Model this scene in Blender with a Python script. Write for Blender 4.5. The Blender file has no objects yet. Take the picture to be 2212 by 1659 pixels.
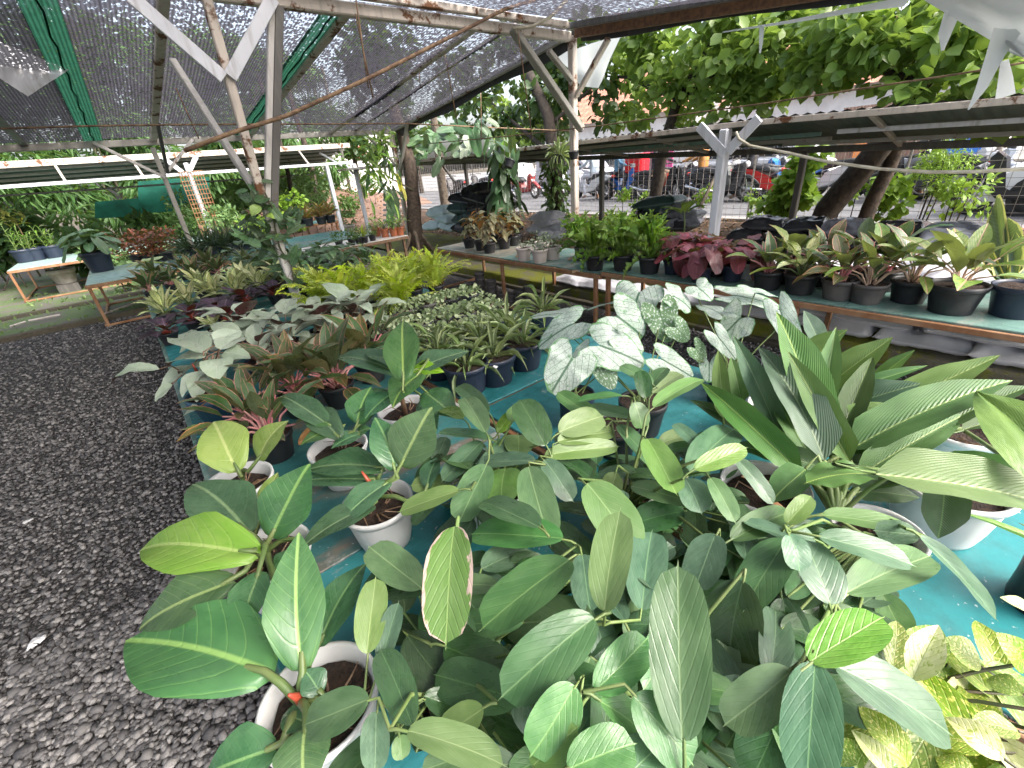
import bpy, math, random
import numpy as np
from mathutils import Vector, Matrix, noise as mnoise
rnd = random.Random(7)
PI = math.pi
S = bpy.context.scene
COL = S.collection

# ------------------------------------------------------------------ camera
F, PITCH, ROLL, HEAD, H = 946.5, math.radians(26.93), math.radians(-5.42), math.radians(37.74), 1.95
fw = Vector((math.sin(HEAD)*math.cos(PITCH), math.cos(HEAD)*math.cos(PITCH), -math.sin(PITCH)))
r0 = Vector((math.cos(HEAD), -math.sin(HEAD), 0)); u0 = r0.cross(fw)
cr, sr = math.cos(ROLL), math.sin(ROLL)
cx = r0*cr + u0*sr; cy = u0*cr - r0*sr
CAM = Vector((0, 0, H))
cd = bpy.data.cameras.new('camera'); co = bpy.data.objects.new('camera', cd); COL.objects.link(co)
co.matrix_world = Matrix(((cx.x, cy.x, -fw.x, 0), (cx.y, cy.y, -fw.y, 0), (cx.z, cy.z, -fw.z, H), (0, 0, 0, 1)))
cd.sensor_fit = 'HORIZONTAL'; cd.sensor_width = 36; cd.lens = 36*F/2212; cd.clip_start = .02; cd.clip_end = 600
S.camera = co
# ------------------------------------------------------------------ light
SUN_EL, SUN_AZ = math.radians(44), math.radians(158)     # azimuth from +Y towards +X: from the open side behind the camera
w = bpy.data.worlds.new('World'); S.world = w; w.use_nodes = True
nt = w.node_tree; bg = nt.nodes['Background']; sk = nt.nodes.new('ShaderNodeTexSky')
sk.sky_type = 'NISHITA'; sk.sun_disc = False; sk.sun_elevation = SUN_EL; sk.sun_rotation = SUN_AZ
sk.air_density = 1.0; sk.dust_density = 6.0; sk.ozone_density = .6; sk.altitude = 0
hsv = nt.nodes.new('ShaderNodeHueSaturation'); hsv.inputs['Saturation'].default_value = .6; nt.links.new(sk.outputs[0], hsv.inputs['Color']); nt.links.new(hsv.outputs[0], bg.inputs[0]); bg.inputs[1].default_value = .15
sl = bpy.data.lights.new('sun', 'SUN'); sl.energy = .5; sl.angle = math.radians(24); sl.color = (1, .97, .93)
so = bpy.data.objects.new('sun', sl); COL.objects.link(so)
sd = Vector((math.sin(SUN_AZ)*math.cos(SUN_EL), math.cos(SUN_AZ)*math.cos(SUN_EL), math.sin(SUN_EL)))
so.rotation_euler = sd.to_track_quat('Z', 'Y').to_euler(); so.location = (0, 0, 30)
vs = S.view_settings; vs.view_transform = 'Standard'; vs.look = 'None'; vs.gamma = 1; vs.use_curve_mapping = False
vs.exposure = 2.05
S.cycles.max_bounces = 8; S.cycles.transparent_max_bounces = 24; S.cycles.diffuse_bounces = 4; S.cycles.glossy_bounces = 3

# ------------------------------------------------------------------ photo pixel (2212 wide) -> point on a real plane
def ray(px, py): return cx*((px-1106)/F) - cy*((py-829.5)/F) + fw
def atZ(px, py, z): d = ray(px, py); return CAM + d*((z-H)/d.z)
def atX(px, py, x): d = ray(px, py); return CAM + d*(x/d.x)
def atY(px, py, y): d = ray(px, py); return CAM + d*(y/d.y)
def atD(px, py, t): return CAM + ray(px, py)*t
T = .74                                                     # bench top height

# ------------------------------------------------------------------ object helpers
def ob(name, me, parent=None, mw=None, label=None):
    o = bpy.data.objects.new(name, me); COL.objects.link(o)
    if mw is not None: o.matrix_basis = mw
    if parent is not None:
        o.parent = parent; o.matrix_parent_inverse = parent.matrix_basis.inverted()
    if label: o['label'] = label
    return o
def tag(o, label, cat, group=None):
    o['label'] = label; o['category'] = cat
    if group: o['group'] = group
    return o
def thing(name, label, cat, loc, group=None, rz=0):
    o = bpy.data.objects.new(name, None); COL.objects.link(o); o.empty_display_size = .05
    o.matrix_basis = Matrix.Translation(Vector(loc)) @ Matrix.Rotation(rz, 4, 'Z')
    return tag(o, label, cat, group)
def kind(o, k): o['kind'] = k; return o
def kids(o): return [c for c in bpy.data.objects if c.parent == o]
def mesh(name, V, Fc, mat=None, uv=None, smooth=True):
    me = bpy.data.meshes.new(name); me.from_pydata([tuple(v) for v in V], [], [tuple(f) for f in Fc])
    if mat: me.materials.append(mat)
    if smooth: me.polygons.foreach_set('use_smooth', [True]*len(me.polygons))
    if uv is not None:
        ul = me.uv_layers.new(name='UVMap'); li = np.empty(len(me.loops), dtype=np.int32); me.loops.foreach_get('vertex_index', li)
        ul.data.foreach_set('uv', np.asarray(uv, dtype=np.float32)[li].ravel())
    me.update(); return me
def npmesh(name, V, Fq, mat, uv=None, smooth=False, colattr=None):
    V = np.asarray(V, np.float32); Fq = np.asarray(Fq, np.int32); k = Fq.shape[1]
    me = bpy.data.meshes.new(name); me.vertices.add(len(V)); me.vertices.foreach_set('co', V.ravel())
    me.loops.add(Fq.size); me.loops.foreach_set('vertex_index', Fq.ravel())
    me.polygons.add(len(Fq)); me.polygons.foreach_set('loop_start', np.arange(0, Fq.size, k, dtype=np.int32))
    try: me.polygons.foreach_set('loop_total', np.full(len(Fq), k, np.int32))
    except Exception: pass
    if smooth: me.polygons.foreach_set('use_smooth', [True]*len(Fq))
    if mat: me.materials.append(mat)
    if uv is not None:
        ul = me.uv_layers.new(name='UVMap'); ul.data.foreach_set('uv', np.asarray(uv, np.float32)[Fq.ravel()].ravel())
    if colattr is not None:
        a = me.attributes.new('tone', 'FLOAT', 'POINT'); a.data.foreach_set('value', np.asarray(colattr, np.float32))
    me.update(calc_edges=True); me.validate(); return me

class MB:
    def __init__(s): s.v = []; s.f = []
    def add(s, V, Fc):
        n = len(s.v); s.v += [Vector(v) for v in V]; s.f += [tuple(i+n for i in f) for f in Fc]; return s
    def box(s, lo, hi, M=None, bev=0):
        (a, b, c), (d, e, f) = lo, hi
        if bev > 0:
            g = bev; V = []
            for z, i in ((c, g), (c+g, 0), (f-g, 0), (f, g)):
                V += [(a+i, b+g+0*i, z), (a+g, b+i, z), (d-g, b+i, z), (d-i, b+g, z), (d-i, e-g, z), (d-g, e-i, z), (a+g, e-i, z), (a+i, e-g, z)]
            Fc = [(7, 6, 5, 4, 3, 2, 1, 0), (24, 25, 26, 27, 28, 29, 30, 31)]
            for k in range(3):
                for j in range(8): Fc.append((k*8+j, k*8+(j+1) % 8, k*8+8+(j+1) % 8, k*8+8+j))
        else:
            V = [(x, y, z) for z in (c, f) for x, y in ((a, b), (d, b), (d, e), (a, e))]
            Fc = [(3, 2, 1, 0), (4, 5, 6, 7), (0, 1, 5, 4), (1, 2, 6, 5), (2, 3, 7, 6), (3, 0, 4, 7)]
        if M is not None: V = [M @ Vector(v) for v in V]
        return s.add(V, Fc)
    def bar(s, p, q, w, h=None, up=(0, 0, 1), bev=None):
        p, q = Vector(p), Vector(q); h = h or w; d = q-p; L = d.length; d.normalize(); up = Vector(up)
        if abs(d.dot(up)) > .98: up = Vector((0, 1, 0))
        x = d.cross(up).normalized(); z = x.cross(d)
        M = Matrix(((x.x, d.x, z.x, p.x), (x.y, d.y, z.y, p.y), (x.z, d.z, z.z, p.z), (0, 0, 0, 1)))
        return s.box((-w/2, 0, -h/2), (w/2, L, h/2), M, min(w, h)*.12 if bev is None else bev)
    def tube(s, P, r, n=6, cap=True):
        P = [Vector(p) for p in P]; R = r if isinstance(r, (list, tuple)) else [r]*len(P)
        V = []; prev = None
        for i, p in enumerate(P):
            d = (P[min(i+1, len(P)-1)]-P[max(i-1, 0)]).normalized()
            if prev is None:
                a = Vector((0, 0, 1)) if abs(d.z) < .9 else Vector((1, 0, 0)); x = d.cross(a).normalized()
            else:
                x = (prev-d*prev.dot(d)).normalized()
            prev = x; y = d.cross(x)
            V += [p+(x*math.cos(2*PI*k/n)+y*math.sin(2*PI*k/n))*R[i] for k in range(n)]
        Fc = [(i*n+k, i*n+(k+1) % n, (i+1)*n+(k+1) % n, (i+1)*n+k) for i in range(len(P)-1) for k in range(n)]
        if cap: Fc += [tuple(range(n-1, -1, -1)), tuple((len(P)-1)*n+k for k in range(n))]
        return s.add(V, Fc)
    def lathe(s, prof, n=20, c=(0, 0, 0), flute=None, M=None, capb=True):
        c = Vector(c); V = []
        for i, (r, z) in enumerate(prof):
            for k in range(n):
                a = 2*PI*k/n; rr = r
                if flute and i in flute[1]: rr = r*(1+flute[0]*(1 if k % 2 else -1))
                V.append(c+Vector((rr*math.cos(a), rr*math.sin(a), z)))
        Fc = [(i*n+k, i*n+(k+1) % n, (i+1)*n+(k+1) % n, (i+1)*n+k) for i in range(len(prof)-1) for k in range(n)]
        if capb: Fc.append(tuple(range(n-1, -1, -1)))
        if M is not None: V = [M @ v for v in V]
        return s.add(V, Fc)
    def ell(s, c, r, n=10, m=6, M=None):
        V = []; c = Vector(c); r = Vector(r if hasattr(r, '__len__') else (r, r, r))
        for j in range(m+1):
            t = PI*j/m
            for k in range(n):
                a = 2*PI*k/n; v = Vector((r.x*math.sin(t)*math.cos(a), r.y*math.sin(t)*math.sin(a), -r.z*math.cos(t)))
                V.append(c+(M @ v if M is not None else v))
        return s.add(V, [(j*n+k, j*n+(k+1) % n, (j+1)*n+(k+1) % n, (j+1)*n+k) for j in range(m) for k in range(n)])
    def build(s, name, mat, parent=None, smooth=False, label=None):
        return ob(name, mesh(name, s.v, s.f, mat, smooth=smooth), parent, label=label)

# ------------------------------------------------------------------ material helpers
class G:
    def __init__(s, name):
        s.mat = bpy.data.materials.new(name); s.mat.use_nodes = True; s.t = s.mat.node_tree; s.N = s.t.nodes; s.N.clear()
        s.out = s.N.new('ShaderNodeOutputMaterial')
    def put(s, sock, v):
        if isinstance(v, bpy.types.NodeSocket): s.t.links.new(v, sock)
        else:
            if hasattr(v, '__len__') and len(v) == 3 and sock.type == 'RGBA': v = (*v, 1)
            sock.default_value = v
    def n(s, typ, ins=None, **kw):
        d = s.N.new(typ)
        for k, v in kw.items(): setattr(d, k, v)
        for k, v in (ins or {}).items(): s.put(d.inputs[k], v)
        return d
    def m(s, op, a, b=0., c=None, clamp=False):
        d = s.N.new('ShaderNodeMath'); d.operation = op; d.use_clamp = clamp; s.put(d.inputs[0], a); s.put(d.inputs[1], b)
        if c is not None: s.put(d.inputs[2], c)
        return d.outputs[0]
    def mix(s, f, a, b, mode='MIX'):
        d = s.N.new('ShaderNodeMix'); d.data_type = 'RGBA'; d.blend_type = mode; s.put(d.inputs[0], f); s.put(d.inputs[6], a); s.put(d.inputs[7], b); return d.outputs[2]
    def mr(s, v, a, b, c=0., e=1.):
        d = s.N.new('ShaderNodeMapRange'); d.interpolation_type = 'SMOOTHSTEP'; d.clamp = True
        for i, x in enumerate((v, a, b, c, e)): s.put(d.inputs[i], x)
        return d.outputs[0]
    def co(s, which='Object'): return s.n('ShaderNodeTexCoord').outputs[which]
    def noise(s, vec, scale, detail=3., rough=.55, out=0, dist=0.):
        return s.n('ShaderNodeTexNoise', {'Vector': vec, 'Scale': scale, 'Detail': detail, 'Roughness': rough, 'Distortion': dist}).outputs[out]
    def vmul(s, v, sc):
        d = s.N.new('ShaderNodeMapping'); s.put(d.inputs[0], v); d.inputs[3].default_value = sc; return d.outputs[0]
    def bsdf(s, col, rough=.6, metal=0., bump=None, bstr=.3, bdist=.01, spec=.5, normal=None, transl=0., tcol=None, extra=None):
        b = s.n('ShaderNodeBsdfPrincipled', {'Base Color': col, 'Roughness': rough, 'Metallic': metal, 'Specular IOR Level': spec, **(extra or {})})
        if bump is not None:
            bn = s.n('ShaderNodeBump', {'Height': bump, 'Strength': bstr, 'Distance': bdist}); s.t.links.new(bn.outputs[0], b.inputs['Normal'])
        sh = b.outputs[0]
        if transl:
            tr = s.n('ShaderNodeBsdfTranslucent', {'Color': tcol if tcol is not None else col}); mx = s.n('ShaderNodeMixShader', {0: transl}); s.t.links.new(sh, mx.inputs[1]); s.t.links.new(tr.outputs[0], mx.inputs[2]); sh = mx.outputs[0]
        s.t.links.new(sh, s.out.inputs[0]); return s.mat
def flat(name, c, rough=.6, c2=None, sc=6., metal=0., bump=0., bsc=40., spec=.5, lo=.35, hi=.65, transl=0., detail=4., rv=0.):
    g = G(name); v = g.co(); col = c
    if c2: col = g.mix(g.mr(g.noise(v, sc, detail), lo, hi), c, c2)
    if rv:
        r = g.n('ShaderNodeObjectInfo').outputs['Random']; hs = g.n('ShaderNodeHueSaturation', {'Value': g.mr(r, 0., 1., 1-rv, 1+rv), 'Color': col}); col = hs.outputs[0]
    return g.bsdf(col, rough, metal, g.noise(v, bsc, 4.) if bump else None, bump, .01, spec, transl=transl)
# ------------------------------------------------------------------ materials
def leaf_mat(name, c1, c2, vein=None, vw=.035, nlat=9, lat=.35, skew=.30, latw=.25, margin=None, blotch=None, centre=None, rough=.36,
             transl=.22, rv=.22, hv=.015, bump=.35, under=None, net=None, spec=.5, tmix=.45, mn=.3, tip=None, arch=.12, pleat=.0, dust=.14):
    g = G(name); uv = g.n('ShaderNodeSeparateXYZ', {0: g.co('UV')}); x, y = uv.outputs[0], uv.outputs[1]
    ax = g.m('MULTIPLY', g.m('ABSOLUTE', g.m('SUBTRACT', x, .5)), 2.)
    rn = g.n('ShaderNodeObjectInfo').outputs['Random']
    vo = g.n('ShaderNodeVectorMath', {0: g.co('UV'), 1: g.n('ShaderNodeCombineXYZ', {0: g.m('MULTIPLY', rn, 37.), 1: g.m('MULTIPLY', rn, 11.)}).outputs[0]}, operation='ADD').outputs[0]
    col = g.mix(g.mr(g.noise(vo, 3.2, 4.), .32, .7), c1, c2)
    if blotch:
        bc, bs, lo, hi = blotch; col = g.mix(g.mr(g.noise(vo, bs, 3., .6), lo, hi), col, bc)
    if centre:
        cc, cw, am = centre; f = g.m('MULTIPLY', g.mr(g.m('ADD', ax, g.m('MULTIPLY', g.m('SUBTRACT', g.noise(vo, 14., 2.), .5), .35)), cw, cw*.4), am); col = g.mix(f, col, cc)
    ph = g.m('SUBTRACT', g.m('MULTIPLY', y, float(nlat)), g.m('MULTIPLY', g.m('ADD', g.m('MULTIPLY', ax, skew), g.m('MULTIPLY', g.m('MULTIPLY', ax, ax), arch)), float(nlat)))
    tri = g.m('ABSOLUTE', g.m('SUBTRACT', g.m('FRACT', g.m('ADD', ph, 50.)), .5))
    latm = g.mr(tri, latw*.5, 0.)
    vein = vein or tuple(min(1, c*1.7+.03) for c in c2)
    col = g.mix(g.m('MULTIPLY', latm, lat), col, vein)
    mid = g.mr(ax, vw*1.6, vw*.5)
    if net:
        ns, nw, nstr = net
        e = g.n('ShaderNodeTexVoronoi', {'Vector': g.vmul(vo, (1, 1, 1)), 'Scale': ns}, feature='DISTANCE_TO_EDGE').outputs[0]
        col = g.mix(g.m('MULTIPLY', g.mr(e, nw, nw*.35), nstr), col, vein)
    col = g.mix(g.m('MULTIPLY', mid, .85), col, vein)
    if margin:
        mc, mw = margin; f = g.mr(g.m('ADD', ax, g.m('MULTIPLY', g.m('SUBTRACT', g.noise(vo, 6., 3.), .5), .5)), 1-mw, 1-mw*.7)
        f = g.mr(g.m('ADD', g.n('ShaderNodeAttribute', attribute_name='edge').outputs['Fac'], g.m('MULTIPLY', g.m('SUBTRACT', g.noise(vo, 5., 4.), .5), mn)), 1-mw, 1-mw*.6); col = g.mix(f, col, mc)
    if tip:
        col = g.mix(g.mr(y, tip[1], 1.), col, tip[0])
    hs = g.n('ShaderNodeHueSaturation', {'Hue': g.mr(g.m('FRACT', g.m('MULTIPLY', rn, 7.3)), 0., 1., .5-hv, .5+hv), 'Saturation': g.mr(g.m('FRACT', g.m('MULTIPLY', rn, 3.7)), 0., 1., .85, 1.1), 'Value': g.mr(rn, 0., 1., 1-rv, 1+rv), 'Color': col}).outputs[0]
    fine = g.noise(vo, 60., 2.)
    colv = g.mix(g.mr(g.noise(vo, 1.3, 5., .65), .35, .75, 0., dust), hs, g.mix(.5, hs, (.32, .36, .30)))       # thin dust film
    hgt = g.m('ADD', g.m('ADD', g.m('MULTIPLY', g.mr(tri, 0., .5), pleat), g.m('MULTIPLY', g.mr(tri, .0, .14), .5)), g.m('ADD', g.m('MULTIPLY', mid, -.5), g.m('ADD', g.m('MULTIPLY', fine, .10), g.m('MULTIPLY', g.noise(vo, 9., 2.), .6))))
    if under: colv = g.mix(g.n('ShaderNodeNewGeometry').outputs['Backfacing'], colv, under)
    rg = g.mr(g.noise(vo, 5., 3.), .3, .7, rough-.06, rough+.14)
    return g.bsdf(colv, rg, 0., hgt, bump, .006, spec, transl=transl, tcol=g.mix(tmix, colv, (.30, .42, .04)))

LM = {}
LM['phil'] = leaf_mat('philodendron_leaf', (.045, .140, .042), (.075, .195, .058), vein=(.30, .48, .12), vw=.05, nlat=9, lat=.30, latw=.10, skew=.22, tmix=.25, rough=.30, bump=.2)
LM['phil_lime'] = leaf_mat('philodendron_young_leaf', (.20, .36, .035), (.27, .42, .06), vein=(.46, .58, .16), vw=.05, nlat=9, lat=.28, latw=.12, skew=.22, tmix=.25, rough=.3, transl=.3, rv=.12)
LM['phil_grey'] = leaf_mat('philodendron_dull_leaf', (.04, .115, .05), (.065, .165, .07), vein=(.2, .34, .14), vw=.045, nlat=9, lat=.25, latw=.10, skew=.22, tmix=.25, rough=.27, bump=.2)
LM['obl'] = leaf_mat('oblong_leaf', (.060, .152, .050), (.098, .212, .075), vein=(.19, .32, .12), vw=.028, nlat=7, lat=.20, latw=.10, skew=.42, tmix=.25, rough=.33, bump=.18, rv=.25)
LM['obl_pale'] = leaf_mat('oblong_pale_leaf', (.14, .25, .07), (.18, .295, .095), vein=(.30, .42, .16), vw=.026, nlat=7, lat=.20, latw=.10, skew=.42, tmix=.25, rough=.34, bump=.18, rv=.15)
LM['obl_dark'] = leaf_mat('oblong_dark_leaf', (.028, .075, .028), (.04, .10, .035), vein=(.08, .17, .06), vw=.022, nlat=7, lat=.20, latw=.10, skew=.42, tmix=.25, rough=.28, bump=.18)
LM['obl_grey'] = leaf_mat('oblong_bluish_leaf', (.062, .140, .075), (.10, .20, .110), vein=(.19, .32, .16), vw=.025, nlat=7, lat=.20, latw=.10, skew=.42, tmix=.25, rough=.32, bump=.18, rv=.15)
LM['obl_lime'] = leaf_mat('oblong_new_leaf', (.13, .29, .03), (.19, .36, .05), vein=(.33, .48, .13), vw=.026, nlat=7, lat=.20, latw=.10, skew=.42, tmix=.25, rough=.26, transl=.3, rv=.1)
LM['obl_pink'] = leaf_mat('oblong_scorched_leaf', (.14, .25, .05), (.18, .29, .08), vein=(.30, .42, .12), vw=.026, nlat=7, lat=.20, latw=.10, skew=.42, margin=((.60, .43, .38), .16), mn=.9, tmix=.25, rough=.34, rv=.1)
LM['yellow'] = leaf_mat('yellowed_leaf', (.60, .58, .05), (.50, .55, .06), vein=(.6, .6, .2), vw=.022, nlat=8, lat=.2, latw=.2, skew=.4, transl=.3, rv=.12)
LM['brown'] = leaf_mat('dry_leaf', (.34, .17, .08), (.46, .27, .14), vein=(.30, .15, .07), vw=.03, nlat=8, lat=.3, transl=.1, rough=.6)
LM['anth'] = leaf_mat('pleated_leaf', (.055, .145, .035), (.085, .195, .05), vein=(.30, .43, .12), vw=.035, nlat=24, lat=.20, latw=.35, skew=.26, arch=.2, pleat=.8, tmix=.25, rough=.42, bump=.30, rv=.2)
LM['anth_pale'] = leaf_mat('pleated_pale_leaf', (.10, .20, .05), (.14, .25, .07), vein=(.34, .46, .16), vw=.03, nlat=24, lat=.22, latw=.35, skew=.26, arch=.2, pleat=.8, tmix=.25, rough=.42, bump=.30, rv=.12)
LM['anth_blue'] = leaf_mat('pleated_bluish_leaf', (.06, .13, .075), (.10, .18, .115), vein=(.26, .36, .19), vw=.03, nlat=24, lat=.22, latw=.35, skew=.26, arch=.2, pleat=.8, tmix=.25, rough=.42, bump=.30, rv=.15)
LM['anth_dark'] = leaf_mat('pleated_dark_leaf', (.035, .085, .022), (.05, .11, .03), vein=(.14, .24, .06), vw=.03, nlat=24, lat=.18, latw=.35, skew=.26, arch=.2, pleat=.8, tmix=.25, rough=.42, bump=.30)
LM['fan'] = leaf_mat('fan_pleated_leaf', (.085, .20, .02), (.16, .30, .04), vein=(.22, .38, .07), vw=.02, nlat=13, lat=.45, latw=.5, skew=1.5, rough=.33, bump=.6, rv=.08)
LM['cal'] = leaf_mat('white_caladium_leaf', (.56, .64, .58), (.47, .58, .49), vein=(.025, .12, .045), vw=.045, nlat=3.6, lat=.95, latw=.10, skew=.85, net=(13., .045, .55), margin=((.14, .32, .13), .05), blotch=((.20, .38, .20), 5., .58, .70), dust=.0, tmix=.08, rough=.42, bump=.3, rv=.06, hv=.004, transl=.25)
LM['cal_green'] = leaf_mat('green_flecked_caladium_leaf', (.10, .22, .10), (.14, .27, .13), vein=(.07, .17, .07), vw=.03, nlat=5, lat=.5, latw=.07, skew=.55, blotch=((.62, .70, .62), 16., .54, .60), net=(13., .03, .5), rough=.42, rv=.1)
LM['silver'] = leaf_mat('silvery_leaf', (.34, .43, .30), (.42, .50, .38), vein=(.44, .50, .40), vw=.03, nlat=8, lat=.18, latw=.25, skew=.35, rough=.30, tmix=.2, bump=.3, rv=.16, hv=.008, under=(.10, .035, .04), transl=.1)
LM['purple'] = leaf_mat('dark_purple_leaf', (.030, .017, .030), (.055, .03, .055), vein=(.28, .16, .26), vw=.03, nlat=9, lat=.6, latw=.14, skew=.45, rough=.33, under=(.12, .015, .02), transl=.1, rv=.3)
LM['aglyel'] = leaf_mat('cream_variegated_leaf', (.58, .61, .27), (.66, .67, .38), vein=(.12, .20, .07), vw=.03, nlat=7, lat=.35, latw=.2, skew=.4, margin=((.11, .20, .06), .22), blotch=((.18, .28, .09), 8., .55, .66), rough=.36, rv=.15)
LM['aglred'] = leaf_mat('red_edged_leaf', (.04, .10, .03), (.07, .14, .045), vein=(.52, .22, .20), vw=.03, nlat=8, lat=.12, latw=.2, skew=.4, margin=((.52, .20, .15), .11), blotch=((.13, .09, .05), 4., .6, .8), rough=.30, under=(.08, .10, .05), rv=.3)
LM['aglorange'] = leaf_mat('orange_flushed_leaf', (.06, .12, .035), (.20, .13, .055), vein=(.62, .30, .18), vw=.03, nlat=8, lat=.25, latw=.2, skew=.4, margin=((.60, .26, .14), .14), rough=.32, under=(.12, .11, .05), rv=.2)
LM['aglpink'] = leaf_mat('pink_veined_leaf', (.15, .27, .05), (.25, .35, .08), vein=(.62, .36, .25), vw=.06, nlat=8, lat=.40, latw=.22, skew=.4, blotch=((.10, .20, .04), 7., .52, .62), rough=.36, under=(.20, .22, .08), rv=.18)
LM['fern'] = leaf_mat('yellow_green_frond', (.44, .56, .05), (.54, .64, .09), vein=(.45, .5, .1), vw=.02, lat=0., rough=.5, rv=.2, transl=.35, bump=0.)
LM['nest'] = leaf_mat('crinkled_fern_leaf', (.17, .33, .04), (.25, .42, .06), vein=(.36, .48, .12), vw=.05, nlat=18, lat=.1, rough=.38, rv=.25, transl=.3)
LM['redcal'] = leaf_mat('wine_red_leaf', (.13, .02, .033), (.20, .032, .05), vein=(.33, .08, .10), vw=.03, nlat=5, lat=.35, latw=.12, skew=.5, rough=.34, rv=.3, hv=.008, transl=.2)
LM['begonia'] = leaf_mat('spotted_begonia_leaf', (.20, .24, .12), (.30, .24, .13), vein=(.4, .32, .2), vw=.03, nlat=7, lat=.2, blotch=((.50, .46, .36), 18., .58, .64), rough=.38, under=(.42, .17, .06), rv=.25)
LM['syng'] = leaf_mat('pale_arrow_leaf', (.40, .48, .20), (.20, .34, .10), vein=(.5, .56, .3), vw=.03, nlat=6, lat=.3, rough=.4, rv=.15)
LM['strap'] = leaf_mat('strap_leaf', (.17, .25, .09), (.25, .31, .13), vein=(.30, .38, .16), vw=.06, nlat=4, lat=0., rough=.42, rv=.3)
LM['dark'] = leaf_mat('dark_green_leaf', (.04, .095, .04), (.075, .15, .065), vein=(.15, .25, .11), vw=.03, nlat=7, lat=.25, latw=.2, skew=.4, rough=.3, rv=.35)
LM['arum'] = leaf_mat('arrowhead_leaf', (.06, .13, .055), (.09, .18, .08), vein=(.25, .36, .18), vw=.035, nlat=6, lat=.35, latw=.12, skew=.5, rough=.28, rv=.3)
LM['croton'] = leaf_mat('yellow_croton_leaf', (.16, .20, .04), (.45, .42, .06), vein=(.55, .5, .1), vw=.05, nlat=7, lat=.4, rough=.36, rv=.4)
LM['lightgreen'] = leaf_mat('fresh_green_leaf', (.18, .33, .05), (.26, .42, .08), vein=(.36, .5, .16), vw=.03, nlat=7, lat=.25, rough=.4, rv=.25)
LM['aucuba'] = leaf_mat('gold_dusted_leaf', (.17, .28, .03), (.23, .34, .045), vein=(.4, .46, .15), vw=.025, nlat=7, lat=.15, blotch=((.60, .60, .17), 15., .56, .60), rough=.32, rv=.15)
LM['aucuba_white'] = leaf_mat('cream_new_leaf', (.62, .62, .36), (.52, .56, .24), vein=(.45, .5, .2), vw=.03, nlat=7, lat=.2, blotch=((.30, .38, .08), 7., .56, .64), rough=.34, rv=.08)
LM['sanse'] = leaf_mat('sword_leaf', (.03, .07, .035), (.06, .11, .055), vein=(.1, .16, .09), vw=.01, nlat=20, lat=.5, latw=.5, skew=.0, margin=((.58, .52, .14), .24), rough=.4, rv=.1)
LM['bromel'] = leaf_mat('bromeliad_leaf', (.16, .22, .05), (.40, .10, .05), vein=(.3, .3, .1), vw=.02, nlat=3, lat=.0, rough=.35, rv=.3)

def tone_mat(name, c1, c2, rough=.45, transl=.3, spec=.4):
    g = G(name); a = g.n('ShaderNodeAttribute', attribute_name='tone').outputs['Fac']
    col = g.mix(a, c1, c2); return g.bsdf(col, rough, 0., None, spec=spec, transl=transl, tcol=g.mix(.5, col, (.3, .42, .04)))
MT = {}
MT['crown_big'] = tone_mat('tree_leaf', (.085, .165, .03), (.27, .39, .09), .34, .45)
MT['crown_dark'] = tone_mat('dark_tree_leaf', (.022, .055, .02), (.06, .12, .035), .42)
MT['bamboo'] = tone_mat('bamboo_leaf', (.04, .10, .03), (.12, .24, .07), .5, .35)
MT['bright'] = tone_mat('bright_shrub_leaf', (.14, .27, .03), (.30, .46, .06), .45)
MT['mid'] = tone_mat('mid_shrub_leaf', (.05, .11, .035), (.12, .22, .06), .42)
MT['pale'] = tone_mat('pale_shrub_leaf', (.10, .19, .07), (.20, .32, .12), .45)
MT['epi'] = tone_mat('epiphyte_leaf', (.09, .17, .04), (.22, .34, .07), .4)
MT['coleus'] = tone_mat('coleus_leaf', (.055, .02, .02), (.26, .075, .03), .4, .15)
MT['pepero'] = tone_mat('round_pale_leaf', (.17, .25, .11), (.45, .52, .31), .35, .15)
MT['grassdark'] = tone_mat('dark_grass_blade', (.018, .035, .02), (.05, .085, .045), .4, .1)
MT['greyleaf'] = tone_mat('grey_green_leaf', (.10, .15, .09), (.30, .36, .24), .45, .2)
MT['rosy'] = tone_mat('rosy_leaf', (.16, .12, .09), (.38, .22, .17), .45, .2)
MT['weed'] = tone_mat('ground_weed_leaf', (.10, .17, .05), (.25, .36, .12), .6, .2)
MT['litter'] = tone_mat('fallen_leaf', (.10, .055, .028), (.30, .17, .08), .7, .05)

def painted_metal(name, base, rustamt=.5, sc=3., grime=(.22, .20, .17)):
    g = G(name); v = g.co(); n1 = g.noise(v, sc, 8., .68); n2 = g.noise(v, sc*7, 4.)
    st = g.noise(g.vmul(v, (9, 9, 1.2)), 2., 5.)
    c = g.mix(g.mr(st, .45, .8, 0., .55), base, grime)
    rf = g.mr(g.m('ADD', n1, g.m('MULTIPLY', n2, .18)), .80-.22*rustamt, .86-.2*rustamt)
    c = g.mix(rf, c, g.mix(n2, (.20, .085, .03), (.10, .05, .03)))
    return g.bsdf(c, g.mr(rf, 0., 1., .5, .85), 0., g.m('ADD', n2, rf), .15, .004)
M = {}
M['white_metal'] = painted_metal('worn_white_paint', (.56, .54, .52), .45)
M['white_rust'] = painted_metal('rusty_white_paint', (.56, .50, .44), .8, 4.)
M['white_clean'] = painted_metal('white_paint', (.66, .68, .74), .2)
M['grey_metal'] = painted_metal('grey_galvanised', (.33, .32, .29), .45)
M['dark_metal'] = painted_metal('dark_steel', (.10, .095, .09), .4)
M['rust'] = flat('rusty_steel', (.20, .10, .05), .8, (.11, .06, .035), 20., bump=.3)
M['brown_frame'] = flat('brown_painted_angle_iron', (.25, .115, .05), .7, (.34, .20, .11), 5., bump=.2, bsc=60.)
M['wire'] = flat('galvanised_wire', (.28, .25, .24), .6)
M['rodrust'] = flat('rusted_rod', (.26, .17, .10), .8, (.12, .07, .045), 12., bump=.3)
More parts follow.
